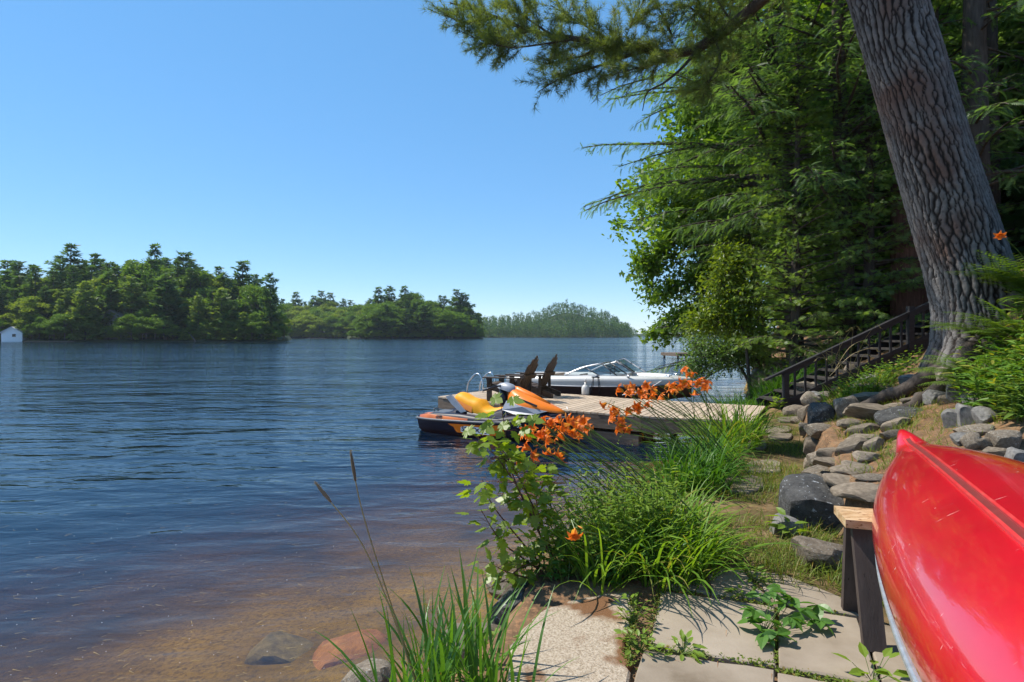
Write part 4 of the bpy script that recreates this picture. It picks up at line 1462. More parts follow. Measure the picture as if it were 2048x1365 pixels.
mb = MB().loft(half(hull_s))
part('hull', mb, M['navy'], js, True)
mb = MB()
tr_ = half(hull_s)[0]
mb.add(tr_, np.zeros((0, 4), int))
mb.ng.append(list(range(len(tr_))))
dk0 = half(deck_s)[0]
b0 = mb.n
mb.add(dk0, np.zeros((0, 4), int))
mb.ng.append([b0 + q for q in range(len(dk0))][::-1])
part('transom', mb, M['black'], js)
part('deck', MB().loft(half(deck_s)), M['navy'], js, True)
for s in (-1, 1):
    pts = [(x_, s * (w_ + 0.012), z_) for x_, w_, z_ in zip(jx, jw, jz)]
    part('rub_rail', MB().tube(bez(pts, 40), 0.022, 8), M['rub'], js, True)
part('rub_rail', MB().tube([(-0.012, -0.5, .27), (-0.03, 0, .27), (-0.012, 0.5, .27)], 0.024, 8), M['rub'], js, True)
part('boarding_mat', MB().box((0.22, 0, 0.338), (0.40, 0.66, 0.012)), M['rub'], js)
part('tow_hook', MB().tube([(0.06, -0.06, 0.33), (0.06, -0.06, 0.40), (0.06, 0.06, 0.40), (0.06, 0.06, 0.33)], 0.014, 6), M['rub'], js, True)
for s in (-1, 1):
    # orange-red stern panel on the deck edge
    rows = []
    for x_ in np.linspace(0.08, 1.30, 16):
        w_, z_ = np.interp(x_, jx, jw), np.interp(x_, jx, jz)
        f = 1 - 0.75 * (x_ - 0.08) / 1.22
        k2 = float(ss(x_, 0.0, 0.35) * (1 - ss(x_, 1.1, 1.9)))
        rows.append([(x_, s * (w_ + 0.007), z_ + 0.016), (x_, s * (w_ * (1 - 0.045 * f) + 0.008), z_ + 0.016 + (0.036 + 0.065 * k2) * f), (x_, s * (w_ * (0.955 - 0.10 * f) + 0.004), z_ + 0.056 + 0.075 * k2 * f + 0.004)])
    part('side_panel', MB().loft(np.array(rows)[:, ::s]), M['rust'], js, True)
    # orange flash below the rail
    rows = []
    for x_ in np.linspace(0.78, 2.05, 16):
        w_, z_ = np.interp(x_, jx, jw), np.interp(x_, jx, jz)
        zt, zb = z_ - 0.055, 0.065 + 0.26 * float(ss(x_, 1.9, 3.1))
        zb = max(zb, zt - 0.6 * (x_ - 0.74))
        yy = lambda z: w_ * (0.90 + 0.085 * (z - zb) / max(z_ - 0.06 - zb, 0.05)) + 0.006
        rows.append([(x_, s * yy(zt), zt), (x_, s * yy((zt + zb) / 2), (zt + zb) / 2), (x_, s * yy(zb), zb)])
    part('side_flash', MB().loft(np.array(rows)[:, ::-s]), M['orange'], js, True)
    # pale fairing under the rear of the seat
    q = [(0.56, 0.30, 0.70), (0.66, 0.27, 0.735), (1.02, 0.245, 0.43), (0.92, 0.275, 0.40), (0.70, 0.29, 0.56)]
    mb = MB()
    vs = [(x_, s * y, z) for x_, y, z in q] + [(x_, s * (y - 0.05), z) for x_, y, z in q]
    mb.add(vs, np.zeros((0, 4), int))
    mb.ng += [list(range(5)), [9, 8, 7, 6, 5]] + [[k, 5 + k, 5 + (k + 1) % 5, (k + 1) % 5] for k in range(5)]
    part('seat_fairing', mb, M['silver'], js)
    # grey fairing under the hood
    q = [(1.98, 0.27, 0.70), (2.35, 0.315, 0.62), (2.80, 0.20, 0.555), (2.62, 0.285, 0.50), (2.25, 0.375, 0.47), (1.92, 0.33, 0.54)]
    mb = MB()
    vs = [(x_, s * y, z) for x_, y, z in q] + [(x_, s * (y - 0.08), z) for x_, y, z in q]
    mb.add(vs, np.zeros((0, 4), int))
    mb.ng += [list(range(6)), [11, 10, 9, 8, 7, 6]] + [[k, 6 + k, 6 + (k + 1) % 6, (k + 1) % 6] for k in range(6)]
    part('hood_fairing', mb, M['silver'], js)


def ring_loft(stations, m_=9, pw=2.6):
    """Half-round sections: (x, half width, bottom z, top z)."""
    secs = []
    for x_, w_, zb, zt in stations:
        a = np.linspace(0, PI, m_ * 2 - 1)
        e = 2 / pw
        secs.append([(x_, -w_ * math.copysign(abs(math.cos(t)) ** e, math.cos(t)), zb + (zt - zb) * abs(math.sin(t)) ** e) for t in a])
    return np.array(secs)


sx_ = np.array([.62, .68, .74, .85, 1.0, 1.15, 1.26, 1.33, 1.45, 1.6, 1.75, 1.88])
sb_ = np.array([.64, .58, .55, .52, .47, .42, .38, .36, .36, .38, .41, .46])
st_ = np.array([.68, .745, .775, .76, .69, .665, .66, .565, .505, .515, .565, .62])
sw_ = np.array([.12, .17, .19, .205, .21, .215, .215, .21, .205, .20, .17, .11])
part('seat', MB().loft(ring_loft(list(zip(sx_, sw_, sb_, st_))), cap=True), M['yellow'], js, True)
rows = [(a, w_ + 0.012, zb - 0.01, zb + 0.42 * (zt - zb)) for a, w_, zb, zt in zip(sx_, sw_, sb_, st_) if 0.7 < a < 1.2]
for s in (-1, 1):
    secs = [[(a, s * w_, zb), (a, s * (w_ - 0.004), (zb + zt) / 2), (a, s * (w_ - 0.02), zt)] for a, w_, zb, zt in rows]
    part('seat_side', MB().loft(np.array(secs)[:, ::-s]), M['seatside'], js, True)
part('hood', MB().loft(ring_loft([(1.90, .10, .70, .90), (2.02, .20, .68, .905), (2.25, .285, .63, .84), (2.5, .27, .585, .755), (2.75, .20, .55, .67), (2.95, .11, .525, .595), (3.06, .03, .51, .54)], 9, 2.1), cap=True), M['orange'], js, True)
part('hood_crest', MB().loft(ring_loft([(1.95, .03, .88, .96), (2.1, .085, .87, .945), (2.4, .075, .78, .84), (2.75, .03, .655, .69)], 6, 1.6), cap=True), M['orange'], js, True)
part('hood_vent', MB().box((2.42, -0.245, 0.70), (0.42, 0.02, 0.03), np.array([[.96, 0, .28], [0, 1, 0], [-.28, 0, .96]])), M['black'], js)
part('console', MB().loft(ring_loft([(1.60, .03, .93, .955), (1.68, .09, .90, 1.0), (1.80, .125, .88, 1.015), (1.93, .12, .85, .985), (2.05, .06, .85, .93)], 8, 2.2), cap=True), M['silver'], js, True)
part('steering_column', MB().tube([(1.78, 0, 0.58), (1.74, 0, 0.76), (1.70, 0, 0.92)], [0.11, 0.075, 0.06], 10), M['black'], js, True)
hb = part('handlebar', MB().tube(bez([(1.60, -0.36, 0.90), (1.70, -0.18, 0.945), (1.74, 0, 0.95), (1.70, 0.18, 0.945), (1.60, 0.36, 0.90)], 20), 0.017, 8), M['black'], js, True)
for s in (-1, 1):
    part('grip', MB().tube([(1.545, s * 0.41, 0.885), (1.625, s * 0.29, 0.91)], 0.026, 8), M['rub'], hb, True)
lettering('GTI', 0.075, M['letter_dark'], js, (0.62, -0.585, 0.335), (math.radians(74), 0, 0), 0.2, sx=1.25, bold=0.003)
sbk = part('badge', MB().box((1.47, -0.553, 0.150), (0.66, 0.012, 0.115), np.array([[1, 0.02, 0], [-0.02, 1, 0], [0, 0, 1]])), M['letter_white'], js)
lettering('SEADOO', 0.115, M['letter_dark'], js, (1.47, -0.5625, 0.150), (PI / 2, 0, -0.02), 0.0, sx=1.35, bold=0.003)
lettering('35', 0.09, M['letter_white'], js, (2.36, -0.425, 0.285), (math.radians(82), 0, 0.30), 0.0)
part('mooring_line', MB().tube(bez([(2.9, 0.08, 0.56), (2.85, 0.55, 0.40), (2.6, 0.95, 0.50)], 10), 0.009, 5), M['letter_white'], js, True)

# ------------------------------------------------------------------ motorboat (local X to the bow, origin on the waterline at the stern)
bd = np.array([0.866, -0.5])
bow = np.array([4.42, 13.92])
BL = 5.15
bt = thing('motorboat', 'white open bow motorboat with a curved windscreen lying behind the dock', 'motorboat', (*(bow - bd * BL * 0.92), 0), math.atan2(bd[1], bd[0]))
bt.scale = (0.92, 1, 1)
bs = np.array([0, .5, 1.5, 2.5, 3.4, 4.1, 4.6, 4.92, 5.12])
bw = np.array([.96, .99, 1.04, 1.05, .98, .78, .50, .26, .03])
bg_ = np.array([.77, .78, .80, .83, .85, .855, .85, .835, .815])
br_ = np.array([.60, .605, .615, .63, .66, .695, .72, .735, .75])


def bsec(fn):
    return np.array([fn(*q) for q in zip(bs, bw, bg_, br_)])


def mirror(p):
    return [(x_, -y, z) for x_, y, z in p] + [(x_, y, z) for x_, y, z in p[::-1]]


part('topsides', MB().loft(bsec(lambda x_, w_, zg, zr: [(x_, -w_ + 0.02, zg), (x_, -w_, zg - 0.03), (x_, -w_ * 0.992, (zg + zr) / 2), (x_, -w_ * 0.975, zr)])[:, ::-1]), M['white'], bt, True)
part('topsides', MB().loft(bsec(lambda x_, w_, zg, zr: [(x_, w_ - 0.02, zg), (x_, w_, zg - 0.03), (x_, w_ * 0.992, (zg + zr) / 2), (x_, w_ * 0.975, zr)])), M['white'], bt, True)


def bbot(x_, w_, zg, zr):
    k = float(ss(x_, 2.8, 5.1))
    return mirror([(x_, w_ * 0.972, zr - 0.002), (x_, w_ * (0.90 - 0.15 * k), 0.08 + 0.40 * k), (x_, w_ * 0.45, -0.12 + 0.52 * k), (x_, 0.001, -0.26 + 0.75 * k)])


part('hull_bottom', MB().loft(bsec(bbot)), M['maroon'], bt, True)
for s in (-1, 1):
    part('rub_rail', MB().tube(bez([(x_, s * (w_ * 0.978 + 0.008), zr) for x_, w_, zr in zip(bs, bw, br_)], 40), 0.017, 6), M['silver'], bt, True)


def bdeck(x_, w_, zg, zr):
    inn = max(w_ - 0.24, 0.0)
    bul = 0.055
    if x_ < 0.6:
        return mirror([(x_, w_ - 0.02, zg), (x_, w_ - 0.08, zg + bul), (x_, inn, zg + bul + .01), (x_, inn * .6, zg + bul + .02), (x_, 0.001, zg + bul + .02)])
    if x_ > 4.45:
        return mirror([(x_, max(w_ - 0.02, 0.01), zg), (x_, w_ * 0.85, zg + .04), (x_, w_ * .6, zg + .05), (x_, w_ * .3, zg + .055), (x_, 0.001, zg + .06)])
    return mirror([(x_, w_ - 0.02, zg), (x_, w_ - 0.07, zg + bul), (x_, inn, zg + bul), (x_, inn - 0.03, zg - 0.10), (x_, inn - 0.05, 0.22)])


xs_ = np.concatenate([bs[:2], [0.9, 1.2], bs[2:5], [3.8], bs[5:6], [4.4, 4.46], bs[6:]])
secs = np.array([bdeck(x_, np.interp(x_, bs, bw), np.interp(x_, bs, bg_), np.interp(x_, bs, br_)) for x_ in xs_])
part('deck', MB().loft(secs), M['white'], bt, True)
part('cockpit_floor', MB().prism([(0.55, -0.75), (3.4, -0.72), (4.4, -0.32), (4.4, 0.32), (3.4, 0.72), (0.55, 0.75)], 0.20, 0.225), M['tanvinyl'], bt)
part('transom', MB().box((0.02, 0, 0.40), (0.04, 1.86, 0.80)), M['white'], bt)
part('swim_platform', MB().box((-0.22, 0, 0.30), (0.44, 1.6, 0.05)), M['white'], bt)
for s in (-1, 1):
    part('dash', MB().box((3.02, s * 0.52, 0.56), (0.42, 0.52, 0.68)), M['white'], bt)
    sc2 = part('seat', MB().loft([[(1.9 + 0.5 * a, s * 0.48 - 0.22, 0.45 + b), (1.9 + 0.5 * a, s * 0.48 + 0.22, 0.45 + b)] for a, b in ((0, 0), (1, 0.02), (1.02, 0.1), (0.1, 0.12), (-0.12, 0.40), (-0.26, 0.38), (-0.1, 0.0))], cap=True), M['tanvinyl'], bt)
    part('bow_cushion', MB().prism([(3.42, s * 0.70), (4.25, s * 0.42), (4.25, s * 0.16), (3.42, s * 0.34)][::s], 0.60, 0.79, 0.02), M['tanvinyl'], bt)
part('engine_cover', MB().box((0.75, 0, 0.60), (0.7, 1.3, 0.5)), M['tanvinyl'], bt)
ws = []
for s in (-1, 1):
    A_, B_, C_ = np.array([1.82, s * 0.84, 0.875]), np.array([2.86, s * 0.66, 1.20]), np.array([3.34, s * 0.74, 0.905])
    Dm, E_ = np.array([2.92, s * 0.24, 1.215]), np.array([3.46, s * 0.27, 0.915])
    crv = bez([A_, A_ * 0.5 + B_ * 0.5 + [0, 0, 0.045], B_], 12)
    w_ = part('windscreen_frame', MB().tube(np.vstack([crv, Dm[None]]), 0.022, 6), M['alu'], bt, True)
    part('windscreen_post', MB().tube([B_, C_], 0.016, 6), M['black'], w_, True)
    part('windscreen_post', MB().tube([Dm, E_], 0.014, 6), M['black'], w_, True)
    mid = crv[6]
    part('windscreen_post', MB().tube([mid, A_ * 0.32 + C_ * 0.68], 0.014, 6), M['black'], w_, True)
    part('base_rail', MB().tube([A_, C_, E_], 0.014, 6), M['silver'], w_, True)
    mb = MB()
    for q in range(len(crv) - 1):
        f0, f1 = q / 11, (q + 1) / 11
        a, b = A_ + (C_ - A_) * f0, A_ + (C_ - A_) * f1
        mb.add([a, b, crv[q + 1], crv[q]], [[0, 1, 2, 3]])
    part('glass_pane', mb, M['glass'], w_)
    part('glass_pane', MB().add([C_, E_, Dm, B_], [[0, 1, 2, 3]]), M['glass'], w_)
# centre panel of the windscreen, swung open
H0, H1 = np.array([3.46, 0.27, 0.92]), np.array([2.95, 0.25, 1.235])
H2, H3 = np.array([3.10, 0.42, 1.29]), np.array([3.72, 0.46, 0.955])
wf = part('open_windscreen', MB().tube([H0, H1, H2, H3, H0], 0.018, 6), M['silver'], bt, True)
part('glass_pane', MB().add([H0, H1, H2, H3], [[0, 1, 2, 3]]), M['glass'], wf)
for k in range(2):
    part('latch', MB().box(H2 + (H3 - H2) * (0.35 + 0.4 * k), (0.05, 0.03, 0.04)), M['black'], wf)
part('steering_wheel', MB().tube([(2.72 + 0.02 * math.sin(a), 0.5 + 0.17 * math.cos(a), 0.93 + 0.17 * math.sin(a)) for a in np.linspace(0, 2 * PI, 20)], 0.013, 5, False), M['black'], bt, True)
for x_, y_ in ((4.62, -0.36), (4.62, 0.36), (0.3, -0.88), (3.7, -0.86)):
    z_ = np.interp(x_, bs, bg_) + 0.05
    part('cleat', MB().tube([(x_ - 0.08, y_, z_ + 0.035), (x_ + 0.08, y_, z_ + 0.035)], 0.012, 6).box((x_, y_, z_ + 0.01), (0.05, 0.03, 0.05)), M['steel'], bt, True)
lettering('DORAL', 0.13, M['letter_white'], bt, (3.90, -0.80, 0.50), (math.radians(78), 0, math.radians(20)), 0.25, sx=1.3)
part('mooring_line', MB().tube(bez([(4.62, -0.36, 0.91), (4.2, -0.95, 0.62), (3.7, -1.32, 0.50)], 10), 0.010, 5), M['letter_white'], bt, True)
# ------------------------------------------------------------------ near vegetation materials
M['hemlock'] = leafmat('hemlock_needles', (0.060, 0.125, 0.055), (0.145, 0.235, 0.080), 0.54, (1.5, 1.5, 0.5), 0.05, tone=True)
M['cedar'] = leafmat('cedar_sprays', (0.095, 0.205, 0.066), (0.23, 0.35, 0.088), 0.56, (1.4, 1.4, 0.5), 0.05, tone=True)
M['maple'] = leafmat('maple_leaves', (0.070, 0.155, 0.032), (0.165, 0.265, 0.044), 0.55, (1.6, 1.5, 0.35), 0.06, tone=True)
M['beech'] = leafmat('yellow_green_shrub_leaves', (0.100, 0.170, 0.020), (0.190, 0.260, 0.034), 0.50, (1.4, 1.3, 0.3), 0.06, tone=True)
M['pine_needle'] = leafmat('white_pine_needles', (0.085, 0.135, 0.042), (0.19, 0.235, 0.070), 0.48, (1.4, 1.4, 0.5), 0.06, (0.16, 0.14, 0.05), tone=True)
M['lily_leaf'] = leafmat('daylily_leaves', (0.095, 0.200, 0.022), (0.20, 0.34, 0.042), 0.48, (1.4, 1.3, 0.35), 0.03, (0.26, 0.26, 0.06))
M['lily_dark'] = leafmat('dark_daylily_leaves', (0.038, 0.118, 0.016), (0.082, 0.190, 0.026), 0.40, (1.5, 1.4, 0.35), 0.03)
M['reed'] = leafmat('tall_grass_blades', (0.050, 0.140, 0.020), (0.100, 0.230, 0.030), 0.40, (1.5, 1.4, 0.4), 0.08)
M['turf'] = leafmat('short_grass', (0.095, 0.150, 0.024), (0.19, 0.25, 0.040), 0.40, (1.4, 1.3, 0.4), 0.03, (0.32, 0.24, 0.09))
M['weed'] = leafmat('weed_leaves', (0.115, 0.215, 0.026), (0.23, 0.34, 0.045), 0.50, (1.4, 1.3, 0.35), 0.06)
M['creeper'] = leafmat('creeper_leaves', (0.052, 0.145, 0.024), (0.105, 0.225, 0.036), 0.38, (1.4, 1.4, 0.4), 0.08)
M['sapling'] = leafmat('sapling_leaves', (0.090, 0.195, 0.024), (0.225, 0.31, 0.036), 0.55, (1.5, 1.4, 0.3), 0.07, (0.26, 0.15, 0.05))
M['fern'] = leafmat('fern_fronds', (0.075, 0.160, 0.028), (0.170, 0.255, 0.050), 0.42, (1.4, 1.3, 0.4), 0.05)
M['bankleaf'] = leafmat('bank_plant_leaves', (0.070, 0.170, 0.022), (0.165, 0.285, 0.036), 0.45, (1.4, 1.3, 0.35), 0.08, (0.30, 0.30, 0.05))
M['petal'] = leafmat('orange_lily_petals', (0, 0, 0), (0, 0, 0), 0.40, (1.15, 0.95, 0.6), 0.04, None,
                     [(0.0, (0.80, 0.50, 0.05)), (0.28, (0.85, 0.34, 0.03)), (0.48, (0.66, 0.14, 0.016)), (1.0, (0.86, 0.27, 0.06))])
M['bud'] = leafmat('lily_buds', (0.70, 0.24, 0.05), (0.80, 0.42, 0.08), 0.3, (1.2, 1, 0.5), 0.05)
M['stem'] = leafmat('green_stems', (0.075, 0.130, 0.030), (0.110, 0.170, 0.040), 0.1, None, 0.05)
M['redstem'] = leafmat('reddish_stems', (0.085, 0.040, 0.030), (0.120, 0.060, 0.040), 0.0, None, 0.05)
M['straw'] = leafmat('dry_stalks', (0.34, 0.26, 0.12), (0.46, 0.36, 0.18), 0.2, None, 0.03)
M['seedhead'] = leafmat('brown_seed_heads', (0.17, 0.125, 0.075), (0.27, 0.205, 0.13), 0.2, None, 0.03)
M['litter'] = leafmat('fallen_pine_needles', (0.22, 0.10, 0.045), (0.42, 0.225, 0.10), 0.1, None, 0.02, (0.50, 0.34, 0.18))
M['bark'] = surf('grey_brown_bark', [(0.3, (0.045, 0.036, 0.030)), (0.7, (0.105, 0.086, 0.072))], 5, 0.9, 6, (3, 3, 0.7), 0.7, 0.02, 12, 0.15)
M['redbark'] = surf('reddish_furrowed_bark', [(0.3, (0.085, 0.045, 0.034)), (0.7, (0.20, 0.105, 0.08))], 7, 0.9, 6, (4, 4, 0.5), 0.8, 0.03, 9, 0.15)

# pine bark: plates between deep dark fissures; 't' carries how deep a spot lies in a fissure
m, n, l, out = new_mat('plated_pine_bark')
a = n.new('ShaderNodeAttribute')
a.attribute_name = 't'
vec = coord(n, l)
n1 = noise(n, l, vec, 7, 8, 0.65)
n2 = noise(n, l, vec, 40, 5, 0.7)
n3 = noise(n, l, vec, 1.3, 3, 0.5)
c = ramp(n, l, n1, [(0.3, (0.105, 0.097, 0.092)), (0.55, (0.175, 0.162, 0.153)), (0.75, (0.25, 0.235, 0.225))])
c = mixc(n, l, ramp(n, l, n3, [(0.5, (0, 0, 0)), (0.68, (1, 1, 1))]), c, (0.135, 0.085, 0.068))
c = mixc(n, l, a.outputs['Fac'], c, (0.022, 0.017, 0.015))
p = n.new('ShaderNodeBsdfPrincipled')
l.new(c, p.inputs['Base Color'])
p.inputs['Roughness'].default_value = 0.9
p.inputs['Specular IOR Level'].default_value = 0.15
l.new(bump(n, l, math_(n, l, 'ADD', n2, n1), 0.7, 0.02), p.inputs['Normal'])
l.new(p.outputs[0], out.inputs[0])
M['pinebark'] = m


# ------------------------------------------------------------------ leaf shapes
def leaf_tpl(outline, fold=0.12, curl=0.1):
    """Half outline (x along, y out) mirrored to a folded leaf, length 1 along +X."""
    o = np.array(outline, float)
    k = len(o)
    mid = np.column_stack([o[:, 0], np.zeros(k), -curl * o[:, 0] ** 2])
    lf = np.column_stack([o[:, 0], o[:, 1], fold * o[:, 1] * 2 - curl * o[:, 0] ** 2])
    rt = lf * [1, -1, 1]
    V = np.vstack([mid, lf, rt])
    F = []
    for q in range(k - 1):
        F += [[q, q + 1, k + q + 1], [q, k + q + 1, k + q], [q, 2 * k + q + 1, q + 1], [q, 2 * k + q, 2 * k + q + 1]]
    return V, np.array(F)


OVATE = leaf_tpl([(0, 0), (0.3, 0.24), (0.65, 0.2), (1, 0)])
LANCE = leaf_tpl([(0, 0), (0.3, 0.11), (0.7, 0.08), (1, 0)], 0.1, 0.25)
SIMPLE = (np.array([(0, 0, 0), (0.45, 0.28, 0.05), (1, 0, -0.08), (0.45, -0.28, 0.05)]), np.array([[0, 1, 2], [0, 2, 3]]))
# maple: five pointed lobes round the leaf base
_mo = [(0, 0), (-0.06, -0.10), (0.02, -0.34), (0.16, -0.26), (0.26, -0.50), (0.36, -0.40), (0.50, -0.50), (0.48, -0.22), (0.62, -0.24), (0.74, -0.20), (1.0, 0.0),
       (0.74, 0.20), (0.62, 0.24), (0.48, 0.22), (0.50, 0.50), (0.36, 0.40), (0.26, 0.50), (0.16, 0.26), (0.02, 0.34), (-0.06, 0.10)]
_mv = np.array([(0.28, 0, 0.0)] + [(x, y, -0.10 * abs(y) - 0.12 * max(0, x - 0.3) + 0.05) for x, y in _mo])
MAPLE = (_mv, np.array([[0, 1 + q, 1 + (q + 1) % len(_mo)] for q in range(len(_mo))]))
MAPLE_S = (np.array([(0.28, 0, 0), (0, 0, 0), (0.12, -0.42, -0.03), (0.40, -0.24, 0), (1, 0, -0.1), (0.40, 0.24, 0), (0.12, 0.42, -0.03)]),
           np.array([[0, 1, 2], [0, 2, 3], [0, 3, 4], [0, 4, 5], [0, 5, 6], [0, 6, 1]]))


def spray_tpl(npair, length, w0, needle, droop=0.15, taper=1.0, zig=0.0):
    """Flat feather of needles along +X, with a thin stalk."""
    V, F = [], []
    for q in range(npair):
        f = (q + 0.5) / npair
        x = length * f
        z = -droop * f * f
        nl = needle * (1 - taper * 0.75 * f) * (0.55 + 0.9 * min(1, f * 4) * 0.5)
        for s in (-1, 1):
            b = len(V)
            V += [(x - w0, 0, z), (x + w0, 0, z), (x + nl * 0.55, s * nl, z - 0.25 * nl * droop + zig * s)]
            F.append([b, b + 1, b + 2] if s > 0 else [b, b + 2, b + 1])
    b = len(V)
    V += [(0, -0.006, 0), (0, 0.006, 0), (length, 0, -droop)]
    F.append([b, b + 1, b + 2])
    return np.array(V), np.array(F)


HEM = spray_tpl(9, 1.0, 0.050, 0.20, 0.25, 0.6)
CED_V, CED_F = [], []
for q, a_ in enumerate(np.radians([-60, -40, -20, 0, 20, 40, 60])):
    L_ = 1.0 - 0.35 * abs(a_)
    st = np.array([0.10 + 0.11 * (3 - abs(q - 3)), 0, 0])
    dq = np.array([math.cos(a_), math.sin(a_), 0.10 * math.sin(3 * a_)])
    pq = np.array([-math.sin(a_), math.cos(a_), 0.18])
    b_ = len(CED_V)
    CED_V += [st * 0.3, st * 0.4 + dq * 0.5 * L_ + pq * 0.040, st * 0.4 + dq * L_ * 0.9, st * 0.4 + dq * 0.5 * L_ - pq * 0.040]
    CED_F += [[b_, b_ + 1, b_ + 2], [b_, b_ + 2, b_ + 3]]
CED = (np.array(CED_V), np.array(CED_F))
# tuft of long pine needles pointing forwards
PN_V, PN_F = [], []
gq = np.random.default_rng(17)
for q in range(20):
    d = nrm(np.array([gq.uniform(0.15, 1.0), *gq.normal(size=2) * 0.75]))
    s_ = nrm(np.cross(d, gq.normal(size=3))) * 0.026
    o_ = np.array([gq.uniform(-0.35, 0.25), 0, 0])
    b_ = len(PN_V)
    PN_V += [o_ - s_, o_ + s_, o_ + d]
    PN_F.append([b_, b_ + 1, b_ + 2])
PN = (np.array(PN_V), np.array(PN_F))
PN_LOW = (PN[0][:18] * [1, 1.6, 1.6], PN[1][:6])


def bough(g, wood, p0, d0, L, r0, droop, tw_every, tw_len, tip_droop=0.5, sides=5):
    """A bough with alternate side twigs. Returns foliage points and directions along twigs and tip."""
    n_ = 9
    d0 = nrm(d0)
    pts = [np.asarray(p0, float)]
    d = d0.copy()
    for q in range(n_):
        d = nrm(d + np.array([0, 0, -droop * (0.4 + 1.2 * q / n_)]) / n_ + g.normal(size=3) * 0.05)
        pts.append(pts[-1] + d * L / n_)
    pts = np.array(pts)
    wood.tube(pts, np.linspace(r0, r0 * 0.15, n_ + 1), sides, False)
    P, D = [], []
    m_ = max(3, int(L / tw_every))
    for q in range(m_):
        f = 0.18 + 0.82 * (q + g.random() * 0.6) / m_
        f = min(f, 0.999)
        i_ = int(f * n_)
        c = pts[i_] + (pts[i_ + 1] - pts[i_]) * (f * n_ - i_)
        ax = nrm(pts[min(i_ + 1, n_)] - pts[i_])
        side = nrm(np.cross(ax, [0, 0, 1])) * (1 if q % 2 else -1)
        td = nrm(ax * 0.75 + side * g.uniform(0.6, 1.0) + np.array([0, 0, g.uniform(-0.25, 0.1)]))
        tl = tw_len * (1.08 - f) ** 0.6 * g.uniform(0.6, 1.1)
        e = c + td * tl + np.array([0, 0, -tip_droop * tl * tl * 0.5])
        if tl > 0.25:
            wood.tube([c, (c + e) / 2 + [0, 0, 0.04 * tl], e], [r0 * 0.16, r0 * 0.1, r0 * 0.04], 3, False)
        k_ = max(2, int(tl / 0.062))
        for s in np.linspace(0.15, 1, k_):
            P.append(c + (e - c) * s + g.normal(size=3) * 0.02)
            D.append(nrm(td + np.array([0, 0, -tip_droop * s * 0.9]) + g.normal(size=3) * 0.35))
    return P, D


def conifer(name, label, base, height, lean, z_lo, rad_fn, n_b, az_fn, mat, tpl, size, seed, droop=0.35, tw_every=0.26, tw_len=0.75, trunk_r=0.2, group=None, bark='bark',
            jitter=0.5, keep=None, roll0=0.0):
    """Conifer whose boughs are aimed by az_fn and reach rad_fn(z)."""
    g = np.random.default_rng(seed)
    base = np.array(base, float)
    t = thing(name, label, 'tree', base, 0, group)
    tw, bw = MB(), MB()
    top = base + np.array([lean[0], lean[1], height])
    spine = lambda z: base + (top - base) * (z / height)
    tw.tube([spine(z) - ([0, 0, 0.3] if z == 0 else [0, 0, 0]) for z in np.linspace(0, height, 9)], trunk_r * np.linspace(1.1, 0.12, 9), 10)
    P, D = [], []
    for q in range(n_b):
        z = z_lo + (height - z_lo) * ((q + g.random()) / n_b)
        a = az_fn(g, z)
        L = rad_fn(z) * g.uniform(0.65, 1.1)
        d = np.array([math.sin(a), math.cos(a), g.uniform(0.0, 0.35)])
        p_, d_ = bough(g, bw, spine(z), d, L, 0.012 + 0.012 * L, droop, tw_every, tw_len)
        P += p_
        D += d_
    P, D = np.array(P), np.array(D)
    if keep is not None:
        k = keep(P)
        P, D = P[k], D[k]
    cr = MB()
    scatter(cr, tpl[0], tpl[1], P, dirmat(D, roll0 * np.sign(g.normal(size=len(P))) + g.normal(size=len(P)) * jitter), size * g.uniform(0.65, 1.2, len(P)))
    part('trunk', tw, M[bark], t, True, True)
    part('limbs', bw, M[bark], t, True, True)
    part('crown', cr, M[mat], t, False, True, True)
    return t


def all_round(g, z):
    return g.uniform(0, 2 * PI)


def facing(c, spread):
    """Boughs mostly towards azimuth c (degrees from the view direction, clockwise)."""
    return lambda g, z: math.radians(c + g.uniform(-spread, spread))


# ------------------------------------------------------------------ the leaning pine
gP = np.random.default_rng(77)
pine = thing('pine_tree', 'huge leaning white pine with deeply plated grey bark beside the red canoes', 'tree', (5.95, 7.3, 1.75))
NZ, NA = 380, 220
zz = np.linspace(1.45, 8.6, NZ)
cxz = np.interp(zz, [1.4, 1.9, 2.75, 4.3, 6.2, 8.6], [6.25, 6.14, 5.88, 5.38, 4.83, 4.15])
rz_ = np.interp(zz, [1.4, 1.75, 2.2, 2.75, 4.3, 6.2, 8.6], [0.82, 0.63, 0.515, 0.47, 0.435, 0.415, 0.39])
th = np.linspace(0, 2 * PI, NA, endpoint=False)
# bark: two braided families of long wavering furrows leave upright lozenge plates, with short cross cracks
U_, W_ = np.meshgrid(((th - PI / 2) % (2 * PI)) * 0.5, zz)
wig = 0.010 * np.sin(W_ * 21 + 5 * vnoise(U_, W_, 21, 5.0)) + 0.006 * np.sin(W_ * 47 + U_ * 9)
fA = (U_ + wig) / 0.098 + 2.1 * vnoise(U_ * 2.2, W_ * 1.5, 22) + 0.9 * vnoise(U_ * 5, W_ * 4.2, 25)
fB = (U_ - wig) / 0.115 - 2.3 * vnoise(U_ * 2.0, W_ * 1.6, 23) - 0.8 * vnoise(U_ * 6, W_ * 4.6, 26)
dA = np.abs(fA - np.floor(fA) - 0.5) * 0.098
dB = np.abs(fB - np.floor(fB) - 0.5) * 0.115
dC = np.abs(((W_ / 0.16 + 2.5 * vnoise(U_ * 14, W_ * 2.0, 27) + np.floor(fA) * 0.37) % 1.0) - 0.5) * 0.16 + 0.010 * vnoise(U_ * 9, W_ * 9, 28)
wid = 0.55 + 0.9 * vnoise(U_ * 3, W_ * 2.5, 24)
edge = np.minimum(np.minimum(dA, dB) / (0.017 * wid), dC / 0.009)
